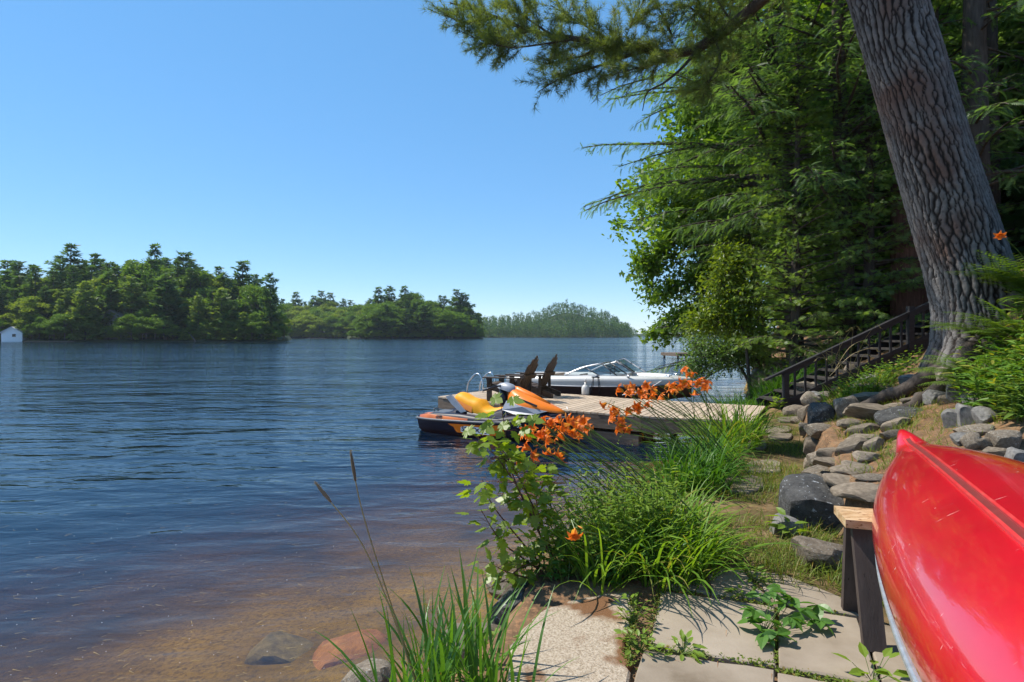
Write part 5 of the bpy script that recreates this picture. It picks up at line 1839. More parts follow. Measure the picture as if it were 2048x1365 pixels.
fiss = 1 - ss(edge, 0.25, 1.0)
edge = np.minimum(edge, 2.0) * 0.3
rad = rz_[:, None] * (1 + 0.05 * np.sin(3 * th + 1.0)[None] + 0.03 * np.sin(5 * th + zz[:, None]))
flare = ss(-zz, -2.4, -1.5)[:, None]
rad = rad * (1 + 0.22 * flare * np.maximum(0, np.sin(4 * th + 0.6))[None])
rad = rad - 0.020 * fiss + 0.003 * np.minimum(edge, 0.6) + 0.0025 * gP.normal(size=rad.shape) * (1 - fiss)
Vt = np.stack([cxz[:, None] + rad * np.cos(th)[None], 7.3 + rad * np.sin(th)[None] * 0.98, np.repeat(zz[:, None], NA, 1)], -1)
i_, j_ = np.meshgrid(np.arange(NZ - 1), np.arange(NA), indexing='ij')
Ft = np.stack([i_ * NA + j_, i_ * NA + (j_ + 1) % NA, (i_ + 1) * NA + (j_ + 1) % NA, (i_ + 1) * NA + j_], -1).reshape(-1, 4)
part('trunk', MB().add(Vt.reshape(-1, 3), Ft, np.clip(fiss * 1.0, 0, 1).ravel()), M['pinebark'], pine, True, True, True)
part('upper_trunk', MB().tube(bez([(4.17, 7.3, 8.5), (3.6, 7.3, 11), (3.2, 7.4, 15), (3.0, 7.5, 19)], 14), np.linspace(0.40, 0.08, 14), 14), M['bark'], pine, True, True)
for pts, r0 in [([(5.6, 6.9, 1.75), (5.2, 6.7, 1.45), (4.75, 6.6, 1.28), (4.3, 6.55, 1.10)], 0.13), ([(5.7, 6.75, 1.75), (5.5, 6.45, 1.55), (5.2, 6.2, 1.40), (4.9, 6.1, 1.28)], 0.10),
                ([(5.5, 7.2, 1.8), (5.0, 7.3, 1.50), (4.6, 7.35, 1.33), (4.2, 7.3, 1.15)], 0.11), ([(5.9, 6.7, 1.9), (5.85, 6.3, 1.75), (5.7, 5.95, 1.62)], 0.11)]:
    pb = bez(pts, 16)
    pb[:, 2] = ground_z(pb[:, 0], pb[:, 1]) + 0.01 + (pb[:, 2] - pb[-1, 2]) * 0.25
    part('root', MB().tube(pb + np.random.default_rng(int(r0 * 1000)).normal(size=pb.shape) * 0.012, np.linspace(r0, r0 * 0.35, 16), 9), M['bark'], pine, True, True)

# limb that hangs over the water, with its branches and needle tufts
limb, needles = MB(), MB()
YL = 9.2
main = bez([(4.50, 7.4, 7.0), (4.15, 8.3, 7.2), at(1475, 42, YL), at(1430, 75, YL), at(1385, 100, YL), at(1330, 108, YL), at(1285, 98, YL), at(1230, 92, YL), at(1150, 78, YL), at(1060, 62, YL + .1), at(980, 30, YL + .2), at(900, 6, YL + .2)], 60)
limb.tube(main, np.concatenate([np.linspace(0.095, 0.085, 20), np.linspace(0.078, 0.012, 40)]), 9)
subs = [[at(1300, 98, YL), at(1240, 118, 9.10), at(1180, 138, 9.00), at(1120, 158, 9.00), at(1075, 185, 9.00)], [at(1245, 92, YL), at(1200, 70, 9.40), at(1150, 40, 9.50), at(1100, 10, 9.60)],
        [at(1400, 90, YL), at(1370, 130, 9.10), at(1330, 165, 9.10), at(1295, 185, 9.15), at(1285, 222, 9.15)], [at(1260, 55, 9.30), at(1275, 25, 9.30), at(1298, -20, 9.30)],
        [at(1345, 75, 9.25), at(1330, 40, 9.25), at(1305, -5, 9.30)], [at(1150, 78, YL), at(1090, 88, 9.00), at(1020, 95, 8.90), at(960, 80, 8.90)], [at(1060, 62, 9.30), at(1000, 80, 9.30), at(940, 75, 9.30)],
        [at(1200, 86, YL), at(1170, 110, 9.50), at(1130, 120, 9.60), at(1085, 130, 9.60)], [at(1430, 75, YL), at(1440, 120, 9.00), at(1420, 160, 8.95), at(1400, 190, 8.95)], [at(1420, 70, YL), at(1400, 30, 9.00), at(1360, 5, 8.90)],
        [at(1100, 68, YL), at(1050, 35, 9.40), at(1000, 5, 9.50)], [at(1330, 108, YL), at(1300, 130, 8.90), at(1260, 140, 8.80), at(1225, 150, 8.80)], [at(1470, 50, YL), at(1440, 10, 9.10), at(1430, -30, 9.10)],
        [at(990, 34, YL + .1), at(930, 45, 9.20), at(890, 30, 9.20)]]
sets = [(main[6:], 1.0)] + [(bez(s_, 16), 0.9) for s_ in subs]
for q, s_ in enumerate(subs):
    limb.tube(bez(s_, 16), np.linspace(0.030 if q in (0, 2) else 0.02, 0.006, 16), 6, False)
P, D = [], []
for q, (cv, dn) in enumerate(sets):
    if q == 3:
        cv = cv[:3]
        continue
    L_ = np.linalg.norm(np.diff(cv, axis=0), axis=1).sum()
    nt = int(L_ / 0.026)
    for f in np.sort(gP.random(nt)):
        i0 = min(int(f * (len(cv) - 1)), len(cv) - 2)
        c_ = cv[i0]
        ax = nrm(cv[i0 + 1] - cv[i0])
        side = nrm(gP.normal(size=3) * [0.8, 1.0, 0.7] + ax * 0.8)
        tl = gP.uniform(0.14, 0.75) * (1 - 0.30 * f)
        if q == 3 and f > 0.6:
            continue
        e = c_ + side * tl + [0, 0, 0.05]
        limb.tube([c_, e], [0.005, 0.0025], 3, False)
        for s in np.linspace(0.35, 1, max(2, int(tl / 0.075))):
            P.append(c_ + (e - c_) * s + gP.normal(size=3) * 0.012)
            D.append(side + gP.normal(size=3) * 0.35 + [0, 0, 0.15])
P, D = np.array(P), np.array(D)
scatter(needles, PN[0], PN[1], P, dirmat(D, gP.uniform(0, 6.28, len(P))), 0.125 * gP.uniform(0.8, 1.25, len(P)))
part('limb', limb, M['bark'], pine, True, True)
part('needles', needles, M['pine_needle'], pine, False, True, True)
# the crown above the picture, with sunward boughs added to shade the trunk
P, D = [], []
wood = MB()
for q in range(26):
    z = gP.uniform(8.2, 18.0)
    c_ = np.array([np.interp(z, [8, 11, 15, 19], [4.2, 3.6, 3.2, 3.0]), 7.4, z])
    a = math.radians(gP.uniform(-200, 60))
    p_, d_ = bough(gP, wood, c_, [math.sin(a), math.cos(a), 0.15], gP.uniform(1.6, 3.6) * (1.15 - (z - 8) / 16), 0.05, 0.1, 0.34, 0.8, 0.1)
    P += p_
    D += d_
for q in range(26):  # long boughs added on the sun side to block light from the trunk
    z = gP.uniform(8.4, 12.5)
    c_ = np.array([np.interp(z, [8, 11, 15, 19], [4.2, 3.6, 3.2, 3.0]), 7.4, z])
    a = math.radians(gP.uniform(-88, 2))
    p_, d_ = bough(gP, wood, c_, [math.sin(a), math.cos(a), 0.12], gP.uniform(3.2, 5.6), 0.06, 0.05, 0.26, 0.9, 0.1)
    P += p_
    D += d_
P, D = np.array(P), np.array(D)
k = (gP.random(len(P)) < 0.9) & ((P[:, 0] > 0.5) | (P[:, 1] < 6.6))  # foliage cut away where it would shade the planted bank
P, D = P[k], D[k]
cr = MB()
scatter(cr, PN_LOW[0], PN_LOW[1], P, dirmat(D, gP.uniform(0, 6.28, len(P))), 0.19 * gP.uniform(0.8, 1.25, len(P)))
part('crown', cr, M['pine_needle'], pine, False, True, True)
part('upper_limbs', wood, M['bark'], pine, True, True)

# ------------------------------------------------------------------ trees along the near shore
conifer('hemlock_tree', 'dark drooping hemlock reaching out over the water below the pine limb', (8.3, 16.6, 0.6), 15.0, (-0.8, -0.3), 3.4, lambda z: 6.4 * (1 - (z / 15.5) ** 2.4) * (0.50 + 0.50 * ss(z, 3, 6.0)) + 0.3, 88,
        facing(-95, 75), 'hemlock', HEM, 0.25, 101, 0.40, 0.18, 1.15, 0.24)
conifer('hemlock_tree', 'tall hemlock closing the gap between the pine limb and the leaning trunk', (8.0, 13.6, 1.4), 15.0, (-0.4, 0.0), 3.5, lambda z: 3.2 * (1 - (z / 16) ** 2) + 0.4, 96,
        facing(-150, 110), 'hemlock', HEM, 0.21, 102, 0.45, 0.16, 0.85, 0.22)
M['cedar_bright'] = leafmat('bright_cedar_sprays', (0.095, 0.190, 0.046), (0.23, 0.33, 0.070), 0.55, (1.4, 1.4, 0.5), 0.05, tone=True)
conifer('cedar_tree', 'bright green cedar with fan sprays behind the handrail, nearest the water', (6.75, 13.6, 0.55), 8.6, (0.1, 0), 0.5, lambda z: 1.75 * (1 - (z / 9.4) ** 1.5) + 0.1, 250, all_round, 'cedar_bright', CED, 0.125, 103, 0.15,
        0.098, 0.55, 0.13, jitter=0.6, roll0=0.6)
conifer('cedar_tree', 'dark green cedar behind the middle of the handrail', (8.35, 13.3, 1.2), 9.5, (0, 0), 0.4, lambda z: 1.75 * (1 - (z / 10.2) ** 1.5) + 0.1, 240, all_round, 'cedar', CED, 0.125, 104, 0.15, 0.098, 0.55, 0.14,
        jitter=0.6, roll0=0.6)
conifer('cedar_tree', 'cedar behind the upper handrail beside the reddish trunk', (10.3, 13.8, 2.3), 9.0, (0, 0), 0.4, lambda z: 1.9 * (1 - (z / 9.8) ** 1.5) + 0.1, 130, all_round, 'cedar', CED, 0.14, 105, 0.15, 0.12, 0.55, 0.14,
        jitter=0.6, roll0=0.6)
conifer('hemlock_tree', 'low dark hemlock overhanging the water behind the motorboat', (8.2, 18.0, 0.4), 6.0, (-0.9, 0), 0.5, lambda z: 3.3 * (1 - (z / 6.8) ** 2) + 0.2, 60, facing(-90, 85), 'hemlock', HEM, 0.21, 106, 0.45, 0.16, 0.9,
        0.14)


def broadleaf(name, label, base, spine, lobes, mat, tpl, size, n_leaf, seed, trunk_r=0.15, bark='bark', group=None, cat='tree'):
    """Leafy tree: trunk along spine, one limb to each lobe (centre, radii), leaves on twigs through the lobes."""
    g = np.random.default_rng(seed)
    base = np.array(base, float)
    t = thing(name, label, cat, base, 0, group)
    tw, bw, cr = MB(), MB(), MB()
    sp = bez([base - [0, 0, 0.3]] + [np.array(q, float) for q in spine], 14)
    tw.tube(sp, np.linspace(trunk_r, trunk_r * 0.25, 14), 9)
    tot = sum(np.prod(r) ** 0.67 for _, r in lobes)
    for c_, r_ in lobes:
        c_, r_ = np.array(c_, float), np.array(r_, float)
        k = np.argmin(np.linalg.norm(sp - (c_ - [0, 0, r_[2] * 0.6]), axis=1))
        bw.tube(bez([sp[k], (sp[k] + c_) / 2 + g.normal(size=3) * 0.15, c_], 8), np.linspace(trunk_r * 0.35, 0.012, 8), 5, False)
        nl_ = int(n_leaf * np.prod(r_) ** 0.67 / tot)
        ntw = max(6, nl_ // 26)
        for q in range(ntw):
            d = nrm(g.normal(size=3))
            a0 = c_ + d * r_ * g.uniform(0.0, 0.4)
            e = c_ + d * r_ * g.uniform(0.75, 1.12)
            e[2] -= 0.12 * np.linalg.norm(e - c_)
            bw.tube([a0, (a0 + e) / 2 + [0, 0, 0.05], e], [0.012, 0.008, 0.003], 3, False)
            m_ = nl_ // ntw
            f = g.random(m_) ** 0.6
            P = a0 + (e - a0) * f[:, None] + g.normal(size=(m_, 3)) * 0.11 * (0.5 + f[:, None])
            D = nrm(d) * 0.6 + g.normal(size=(m_, 3)) * 1.0 + [0, 0, -0.35]
            scatter(cr, tpl[0], tpl[1], P, dirmat(D, g.normal(size=m_) * 0.6), size * g.uniform(0.65, 1.2, m_))
    part('trunk', tw, M[bark], t, True, True)
    part('limbs', bw, M[bark], t, True, True)
    part('crown', cr, M[mat], t, False, True, True)
    return t


broadleaf('maple_tree', 'leafy maple leaning far out over the lake at the left end of the near trees', (8.6, 19.5, 0.4), [(8.0, 19.4, 2.2), (6.8, 19.2, 4.0), (5.6, 19.0, 5.6)],
          [(at(1310, 505, 19), (0.95, 1.0, 0.55)), (at(1285, 545, 19.3), (0.55, 0.8, 0.5)), (at(1350, 450, 19), (0.9, 1.0, 0.55)), (at(1330, 580, 19), (0.85, 1.0, 0.5)), (at(1400, 470, 19), (0.9, 1.0, 0.8)),
           (at(1345, 400, 19.2), (0.8, 1.0, 0.5)), (at(1400, 540, 18.6), (0.9, 1.0, 0.8)), (at(1420, 400, 19), (1.0, 1.1, 0.7)), (at(1355, 640, 18.8), (0.7, 0.8, 0.5)), (at(1320, 665, 18.8), (0.45, 0.7, 0.4)),
           (at(1400, 610, 18.4), (0.8, 0.9, 0.6)), (at(1290, 520, 19.1), (0.6, 0.7, 0.35)), (at(1450, 480, 18.8), (0.9, 1.0, 0.9)), (at(1460, 570, 18.6), (0.9, 0.9, 0.9)), (at(1430, 330, 19.3), (0.8, 0.9, 0.6))],
          'maple', MAPLE_S, 0.175, 11500, 201, 0.17)
broadleaf('beech_shrub', 'yellow green leafy shrub in front of the cedars at the water side', (6.0, 14.3, 0.5), [(5.9, 14.3, 1.5), (5.75, 14.3, 2.8)],
          [(at(1450, 575, 14.2), (0.55, 0.6, 0.75)), (at(1425, 640, 14.2), (0.55, 0.6, 0.45)), (at(1470, 530, 14.3), (0.4, 0.5, 0.6)), (at(1480, 640, 14.2), (0.6, 0.6, 0.6)), (at(1395, 640, 14.3), (0.3, 0.4, 0.25)), (at(1450, 510, 14.3), (0.22, 0.3, 0.4))],
          'beech', SIMPLE, 0.115, 5600, 202, 0.06, cat='shrub')
broadleaf('understory_bush', 'dark leafy bush leaning over the water under the yellow green shrub', (6.6, 15.2, 0.3), [(6.2, 15.2, 0.9), (5.8, 15.2, 1.4)],
          [(at(1440, 710, 15.3), (0.75, 0.6, 0.40)), (at(1390, 735, 15.5), (0.45, 0.5, 0.28)), (at(1490, 690, 15.2), (0.7, 0.6, 0.55)), (at(1400, 690, 15.6), (0.45, 0.5, 0.32))], 'hemlock', SIMPLE, 0.085, 6500, 203, 0.06, cat='bush')
broadleaf('maple_tree', 'sunlit green maple behind the cedars, left of the leaning trunk', (11.5, 20.0, 3.0), [(11.3, 20, 6), (11.0, 20, 9)],
          [((10.0, 19.0, 8.0), (1.6, 1.4, 1.2)), ((11.8, 19.5, 9.5), (1.8, 1.4, 1.4)), ((10.8, 19, 6.4), (1.5, 1.4, 1.0)), ((9.0, 19.5, 10.0), (1.5, 1.4, 1.2)), ((12.8, 19, 7.4), (1.4, 1.4, 1.0)), ((8.6, 19.5, 6.4), (1.3, 1.2, 1.0))], 'maple',
          MAPLE_S, 0.15, 8500, 204, 0.2)
broadleaf('maple_tree', 'sunlit yellow green maple between the dark trunks right of the leaning pine', (15.5, 16.0, 6.0), [(15.3, 16, 8), (15.0, 16, 11)],
          [((13.6, 15.6, 9.0), (1.2, 1.2, 0.9)), ((14.6, 15.6, 7.6), (1.2, 1.2, 0.9)), ((13.0, 15.6, 7.2), (0.9, 1.0, 0.7)), ((15.2, 15.4, 10.0), (1.3, 1.2, 1.0)), ((14.8, 15.2, 5.9), (1.1, 1.0, 0.8))], 'maple', MAPLE_S, 0.20, 5200, 205, 0.16)
conifer('hemlock_tree', 'dark hemlock with a straight trunk standing right of the leaning pine', (9.75, 12.0, 2.6), 14.0, (0.0, 0.0), 2.2, lambda z: 2.5 * (1 - (z / 15.5) ** 2) + 0.3, 62, all_round, 'hemlock', HEM, 0.26, 107, 0.45, 0.2,
        0.8, 0.30)
conifer('hemlock_tree', 'dark hemlock filling the right edge above the ferns', (12.6, 12.8, 4.2), 12.0, (0.0, 0.0), 0.8, lambda z: 2.6 * (1 - (z / 13.0) ** 2) + 0.3, 80, all_round, 'hemlock', HEM, 0.27, 108, 0.45, 0.2, 0.8, 0.26)
redp = thing('pine_tree', 'straight reddish trunk of a second pine just behind the leaning one', 'tree', (9.3, 13.2, 1.8))
part('trunk', MB().tube([(9.3, 13.2, 1.5), (9.25, 13.2, 5), (9.2, 13.2, 10), (9.1, 13.2, 15)], [0.46, 0.40, 0.34, 0.24], 16), M['redbark'], redp, True, True)
P, D = [], []
wood = MB()
for q in range(26):
    z = gP.uniform(9.5, 15.0)
    a = gP.uniform(0, 6.28)
    p_, d_ = bough(gP, wood, np.array([9.15, 13.2, z]), [math.sin(a), math.cos(a), 0.2], gP.uniform(1.2, 2.6), 0.04, 0.1, 0.3, 0.7, 0.1)
    P += p_
    D += d_
cr = MB()
scatter(cr, PN[0], PN[1], np.array(P), dirmat(np.array(D), gP.uniform(0, 6.28, len(P))), 0.17)
part('crown', cr, M['pine_needle'], redp, False, True, True)
part('limbs', wood, M['bark'], redp, True, True)
bareT = thing('pine_tree', 'thin bare dark trunk at the right picture edge behind the ferns', 'tree', (11.3, 13.4, 3.5))
part('trunk', MB().tube([(11.3, 13.4, 3.0), (11.25, 13.4, 8), (11.2, 13.4, 13)], [0.2, 0.17, 0.12], 10), M['bark'], bareT, True, True)

# woods behind: crowns shared by copies
gB = np.random.default_rng(9)
HEMB = far_pine(61, 24, 1.0, 0.35, 0.03, 0.050, 2.6)
LEAB = far_leafy(62, 34, 0.34, 0.030, 150)
BK = {'h': (HEMB[0].mesh('crown', M['hemlock'], attr=True), HEMB[1].mesh('trunk', M['bark'], True)), 'l': (LEAB[0].mesh('crown', M['maple'], attr=True), LEAB[1].mesh('trunk', M['bark'], True))}
BACKTREES = [(11.0, 16.8, 13, 'h'), (12.5, 16.0, 14, 'h'), (13.5, 21.0, 15, 'l'), (15.5, 25.0, 15, 'h'), (15.5, 22.5, 15, 'h'), (17.5, 19.0, 14, 'l'), (16.5, 14.5, 13, 'h'), (18.5, 24.5, 15, 'h'), (20.5, 20.0, 14, 'l'), (13.0, 27.0, 15, 'l'),
             (20.0, 16.5, 13, 'h'), (22.5, 25.0, 15, 'h'), (24.5, 21.0, 14, 'l'), (15.5, 30.0, 16, 'h'), (19.0, 31.0, 16, 'l'), (23.0, 31.0, 16, 'h'), (27.0, 28.0, 15, 'h'), (18.5, 28.0, 14, 'h'), (14.2, 17.8, 14, 'h'), (11.8, 20.3, 13, 'h')]
for x_, y_, h_, k in BACKTREES:
    z_ = float(ground_z(x_, y_))
    t = thing('hemlock_tree' if k == 'h' else 'maple_tree', 'shaded hemlock in the wood behind the stairs' if k == 'h' else 'shaded maple in the wood behind the stairs', 'tree', (x_, y_, z_ - 0.2), gB.uniform(0, 6.28),
              'trees in the wood behind the stairs')
    w_ = gB.uniform(1.0, 1.3)
    t.scale = (h_ * w_, h_ * w_, h_)
    put('crown', BK[k][0], t)
    put('trunk', BK[k][1], t)
# ------------------------------------------------------------------ blades and grassy plants
def blades(mb, g, bases, az, elev, length, width, bend, nseg=6, fold=0.25):
    """Arching ribbon blades; all arguments are arrays of N."""
    N = len(bases)
    d0 = np.stack([np.sin(az) * np.cos(elev), np.cos(az) * np.cos(elev), np.sin(elev)], 1)
    hz = np.stack([np.sin(az), np.cos(az), 0 * az], 1)
    side = np.stack([np.cos(az), -np.sin(az), 0 * az], 1)
    tw = g.uniform(-0.6, 0.6, N)
    rows = []
    p = bases.copy()
    e = elev.copy()
    for q in range(nseg + 1):
        f = q / nseg
        w = width * (0.65 + 0.6 * f - 0.1) * (1 - f ** 2.2) + 0.0006
        s_ = side * np.cos(tw * f)[:, None] + np.array([0, 0, 1.0]) * np.sin(tw * f)[:, None]
        rows.append(np.stack([p - s_ * w[:, None], p - np.array([0, 0, 1.0]) * (w * fold)[:, None], p + s_ * w[:, None]], 1))
        e = e - bend / nseg * (0.3 + 1.4 * f)
        d = np.stack([np.sin(az) * np.cos(e), np.cos(az) * np.cos(e), np.sin(e)], 1)
        p = p + d * (length / nseg)[:, None]
    V = np.stack(rows, 1)  # N, nseg+1, 3, 3
    idx = np.arange(N * (nseg + 1) * 3).reshape(N, nseg + 1, 3)
    F = []
    for c in (0, 1):
        F.append(np.stack([idx[:, :-1, c], idx[:, :-1, c + 1], idx[:, 1:, c + 1], idx[:, 1:, c]], -1).reshape(-1, 4))
    mb.add(V.reshape(-1, 3), np.concatenate(F))


def gz(x, y):
    return ground_z(np.asarray(x), np.asarray(y))


def clump_blades(mb, g, cx_, cy_, rx, ry, n_, lmin, lmax, w, elo=1.0, ehi=1.5, bmin=0.5, bmax=1.8, az_c=None, az_s=PI, spread_out=0.6, zoff=-0.02, nseg=6):
    a = g.uniform(0, 2 * PI, n_)
    r = np.sqrt(g.random(n_))
    bx, by = cx_ + rx * r * np.cos(a), cy_ + ry * r * np.sin(a)
    B = np.stack([bx, by, np.maximum(gz(bx, by), -0.15) + zoff], 1)
    out_az = np.arctan2(np.cos(a) * rx, np.sin(a) * ry)
    az = out_az + g.normal(size=n_) * (1.4 - spread_out) if az_c is None else az_c + g.uniform(-az_s, az_s, n_)
    blades(mb, g, B, az, g.uniform(elo, ehi, n_), g.uniform(lmin, lmax, n_), w * g.uniform(0.6, 1.2, n_), g.uniform(bmin, bmax, n_), nseg)


def petal_flower(seed):
    """Open trumpet of six recurved petals, axis +Z; 't' runs from throat to tip."""
    g = np.random.default_rng(seed)
    mb = MB()
    for q in range(6):
        a = q * PI / 3 + g.uniform(-0.1, 0.1)
        wd = 0.34 if q % 2 else 0.22
        n_ = 6
        rows, at_ = [], []
        for k in range(n_ + 1):
            f = k / n_
            rr = 0.06 + 0.95 * f ** 1.5 * g.uniform(0.95, 1.05)
            z = 0.95 * math.sin(min(f * 1.9, 1.75)) - 0.55 * max(0, f - 0.62) ** 1.3 * 2.2
            w_ = wd * math.sin(PI * min(0.97, 0.12 + 0.86 * f)) ** 0.8 + 0.01
            c_ = np.array([math.cos(a) * rr, math.sin(a) * rr, z])
            s_ = np.array([-math.sin(a), math.cos(a), 0])
            rows.append([c_ - s_ * w_ + [0, 0, 0.05], c_ - [0, 0, 0.03], c_ + s_ * w_ + [0, 0, 0.05]])
            at_ += [f] * 3
        V = np.array(rows)
        idx = np.arange((n_ + 1) * 3).reshape(n_ + 1, 3)
        F = np.concatenate([np.stack([idx[:-1, c], idx[:-1, c + 1], idx[1:, c + 1], idx[1:, c]], -1).reshape(-1, 4) for c in (0, 1)])
        mb.add(V.reshape(-1, 3), F, at_)
    for q in range(5):
        a = q * 1.25
        mb.tube([(0, 0, 0.1), (0.1 * math.cos(a), 0.1 * math.sin(a), 0.7), (0.28 * math.cos(a), 0.28 * math.sin(a), 1.05)], 0.02, 3, False)
    return mb.mesh('flower', M['petal'], True, attr=True)


FLOWERS = [petal_flower(q) for q in range(4)]
BUD = MB().loft([[(r_ * math.cos(a), r_ * math.sin(a), z) for a in np.linspace(0, 2 * PI, 6, endpoint=False)] for r_, z in [(0.05, 0), (0.12, 0.3), (0.16, 0.75), (0.10, 1.05), (0.01, 1.25)]], closed=True, cap=True).mesh('bud', M['bud'], True)


def lily(name, label, spots, flowers, seed, leaf='lily_leaf', group=None, fsize=0.062):
    """Daylily clump: spots = (x, y, rx, ry, blades, len); flowers = (px, py, depth, stem foot x, foot y)."""
    g = np.random.default_rng(seed)
    x0, y0 = spots[0][0], spots[0][1]
    t = thing(name, label, 'daylilies', (x0, y0, float(gz(x0, y0))), 0, group)
    org = np.array(t.location)
    mb = MB()
    for x_, y_, rx, ry, n_, ln in spots:
        clump_blades(mb, g, x_, y_, rx, ry, n_, ln * 0.6, ln * 1.15, 0.0105, 0.85, 1.5, 0.6, 2.1)
    part('leaves', mb, M[leaf], t, True, True)
    sm = MB()
    for px, py, dep, fx, fy in flowers:
        top = at(px, py, dep)
        ft = np.array([fx, fy, float(gz(fx, fy))])
        mid = ft * 0.5 + top * 0.5 + [0, 0, 0.10]
        sm.tube(bez([ft, mid, top], 10), np.linspace(0.0058, 0.0036, 10), 4, False)
        d = nrm(top - mid + g.normal(size=3) * 0.45)
        R = dirmat(d)[0]
        Rz_ = Matrix(np.stack([R[:, 1], R[:, 2], R[:, 0]], 1).tolist()) @ Matrix.Rotation(g.uniform(0, 6.28), 3, 'Z')
        fo = put('flower', FLOWERS[int(g.integers(0, 4))], t, top - org, Rz_.to_euler(), fsize * g.uniform(0.85, 1.15))
        for q in range(int(g.integers(0, 3))):
            d2 = nrm(d + g.normal(size=3) * 0.6)
            b0 = top - d * 0.05
            b1 = b0 + d2 * 0.05
            sm.tube([b0 - d * 0.02, b1], 0.0025, 3, False)
            put('bud', BUD, t, b1 - org, Vector(d2).to_track_quat('Z', 'Y').to_euler(), 0.045 * g.uniform(0.7, 1.1))
    part('stalks', sm, M['stem'], t, False, True)
    return t


gF = np.random.default_rng(5)
fa = []
for px, py in [(1072, 862), (1090, 850), (1108, 853), (1122, 846), (1098, 868), (1118, 870), (1133, 862), (1160, 846), (1150, 842), (1168, 872), (1178, 862), (1062, 880), (1048, 866), (1128, 880), (1150, 858), (1086, 880),
               (1108, 884), (1062, 900), (1040, 912), (1078, 910), (1130, 905), (1098, 896), (1048, 925), (1172, 850), (1140, 850), (1100, 858)]:
    dep = gF.uniform(4.1, 4.6)
    fa.append((px, py, dep, 1.15 + (px - 1110) * 0.004 + gF.uniform(-0.15, 0.25), dep - 0.1 + gF.uniform(-0.3, 0.3)))
lily('daylily_clump', 'daylilies leaning over the water with many orange flowers just behind the maple sapling', [(1.10, 4.25, 0.28, 0.32, 150, 0.60), (0.85, 3.95, 0.25, 0.25, 90, 0.52), (1.30, 4.55, 0.22, 0.25, 80, 0.50)],
     fa, 1, 'lily_leaf')
lily('daylily_clump', 'arching light green daylily leaves at the paver edge with a single low orange flower', [(1.00, 3.66, 0.22, 0.22, 130, 0.62), (0.55, 3.52, 0.10, 0.10, 40, 0.62), (1.18, 3.80, 0.18, 0.2, 100, 0.58), (0.80, 3.75, 0.2, 0.15, 60, 0.66)],
     [(1146, 1060, 3.45, 0.85, 3.6)], 2, 'lily_leaf')
fb = []
for px, py in [(1228, 812), (1240, 818), (1213, 806), (1262, 792), (1270, 780), (1285, 785), (1258, 776), (1247, 783), (1300, 776), (1315, 782), (1330, 772), (1345, 790), (1312, 800), (1295, 800), (1330, 800), (1352, 778), (1280, 812),
               (1262, 826), (1250, 836), (1240, 850), (1256, 856), (1232, 842), (1246, 866), (1278, 830), (1300, 815), (1235, 828)]:
    dep = gF.uniform(6.0, 6.9)
    fb.append((px, py, dep, 2.35 + (px - 1290) * 0.004 + gF.uniform(-0.2, 0.25), dep + gF.uniform(-0.3, 0.2)))
lily('daylily_clump', 'dark green daylily clump with rusty orange flowers in front of the dock', [(1.85, 6.0, 0.36, 0.42, 230, 0.58), (2.2, 6.5, 0.30, 0.33, 150, 0.60), (1.55, 5.55, 0.20, 0.22, 80, 0.50), (1.90, 5.6, 0.20, 0.22, 90, 0.50)], fb, 3, 'lily_dark', None, 0.072)
fc = []
for px, py in [(1372, 762), (1384, 756), (1392, 765), (1402, 770), (1412, 774), (1378, 775), (1390, 780), (1368, 770), (1362, 782), (1383, 748), (1408, 782), (1374, 745)]:
    dep = gF.uniform(7.8, 8.5)
    fc.append((px, py, dep, 3.0 + gF.uniform(-0.25, 0.25), dep + gF.uniform(-0.2, 0.3)))
lily('daylily_clump', 'bright yellow green daylily clump beside the dock end with the brightest orange flowers', [(2.95, 7.7, 0.35, 0.40, 210, 0.78), (3.25, 8.3, 0.28, 0.33, 150, 0.75), (2.65, 7.2, 0.22, 0.25, 100, 0.62)], fc, 4, 'lily_leaf', None, 0.085)
lily('daylily_stalk', 'single orange daylily on a thin stalk above the ferns at the right edge', [(5.6, 5.9, 0.1, 0.1, 14, 0.5)], [(2000, 466, 5.6, 5.5, 5.8)], 6, 'lily_leaf', None, 0.05)

gr = np.random.default_rng(12)
t = thing('grass_clump', 'dark green tall grass on the shore beyond the dock end', 'tall grass', (5.9, 13.2, 0.4))
mb = MB()
for x_, y_ in [(5.3, 12.5), (5.7, 13.2), (6.2, 13.4), (5.9, 12.6), (6.4, 12.7), (5.5, 13.8), (4.95, 12.9), (5.2, 13.4)]:
    clump_blades(mb, gr, x_, y_, 0.40, 0.4, 150, 0.55, 1.0, 0.010, 1.0, 1.5, 0.5, 1.6)
part('blades', mb, M['lily_dark'], t, True, True)

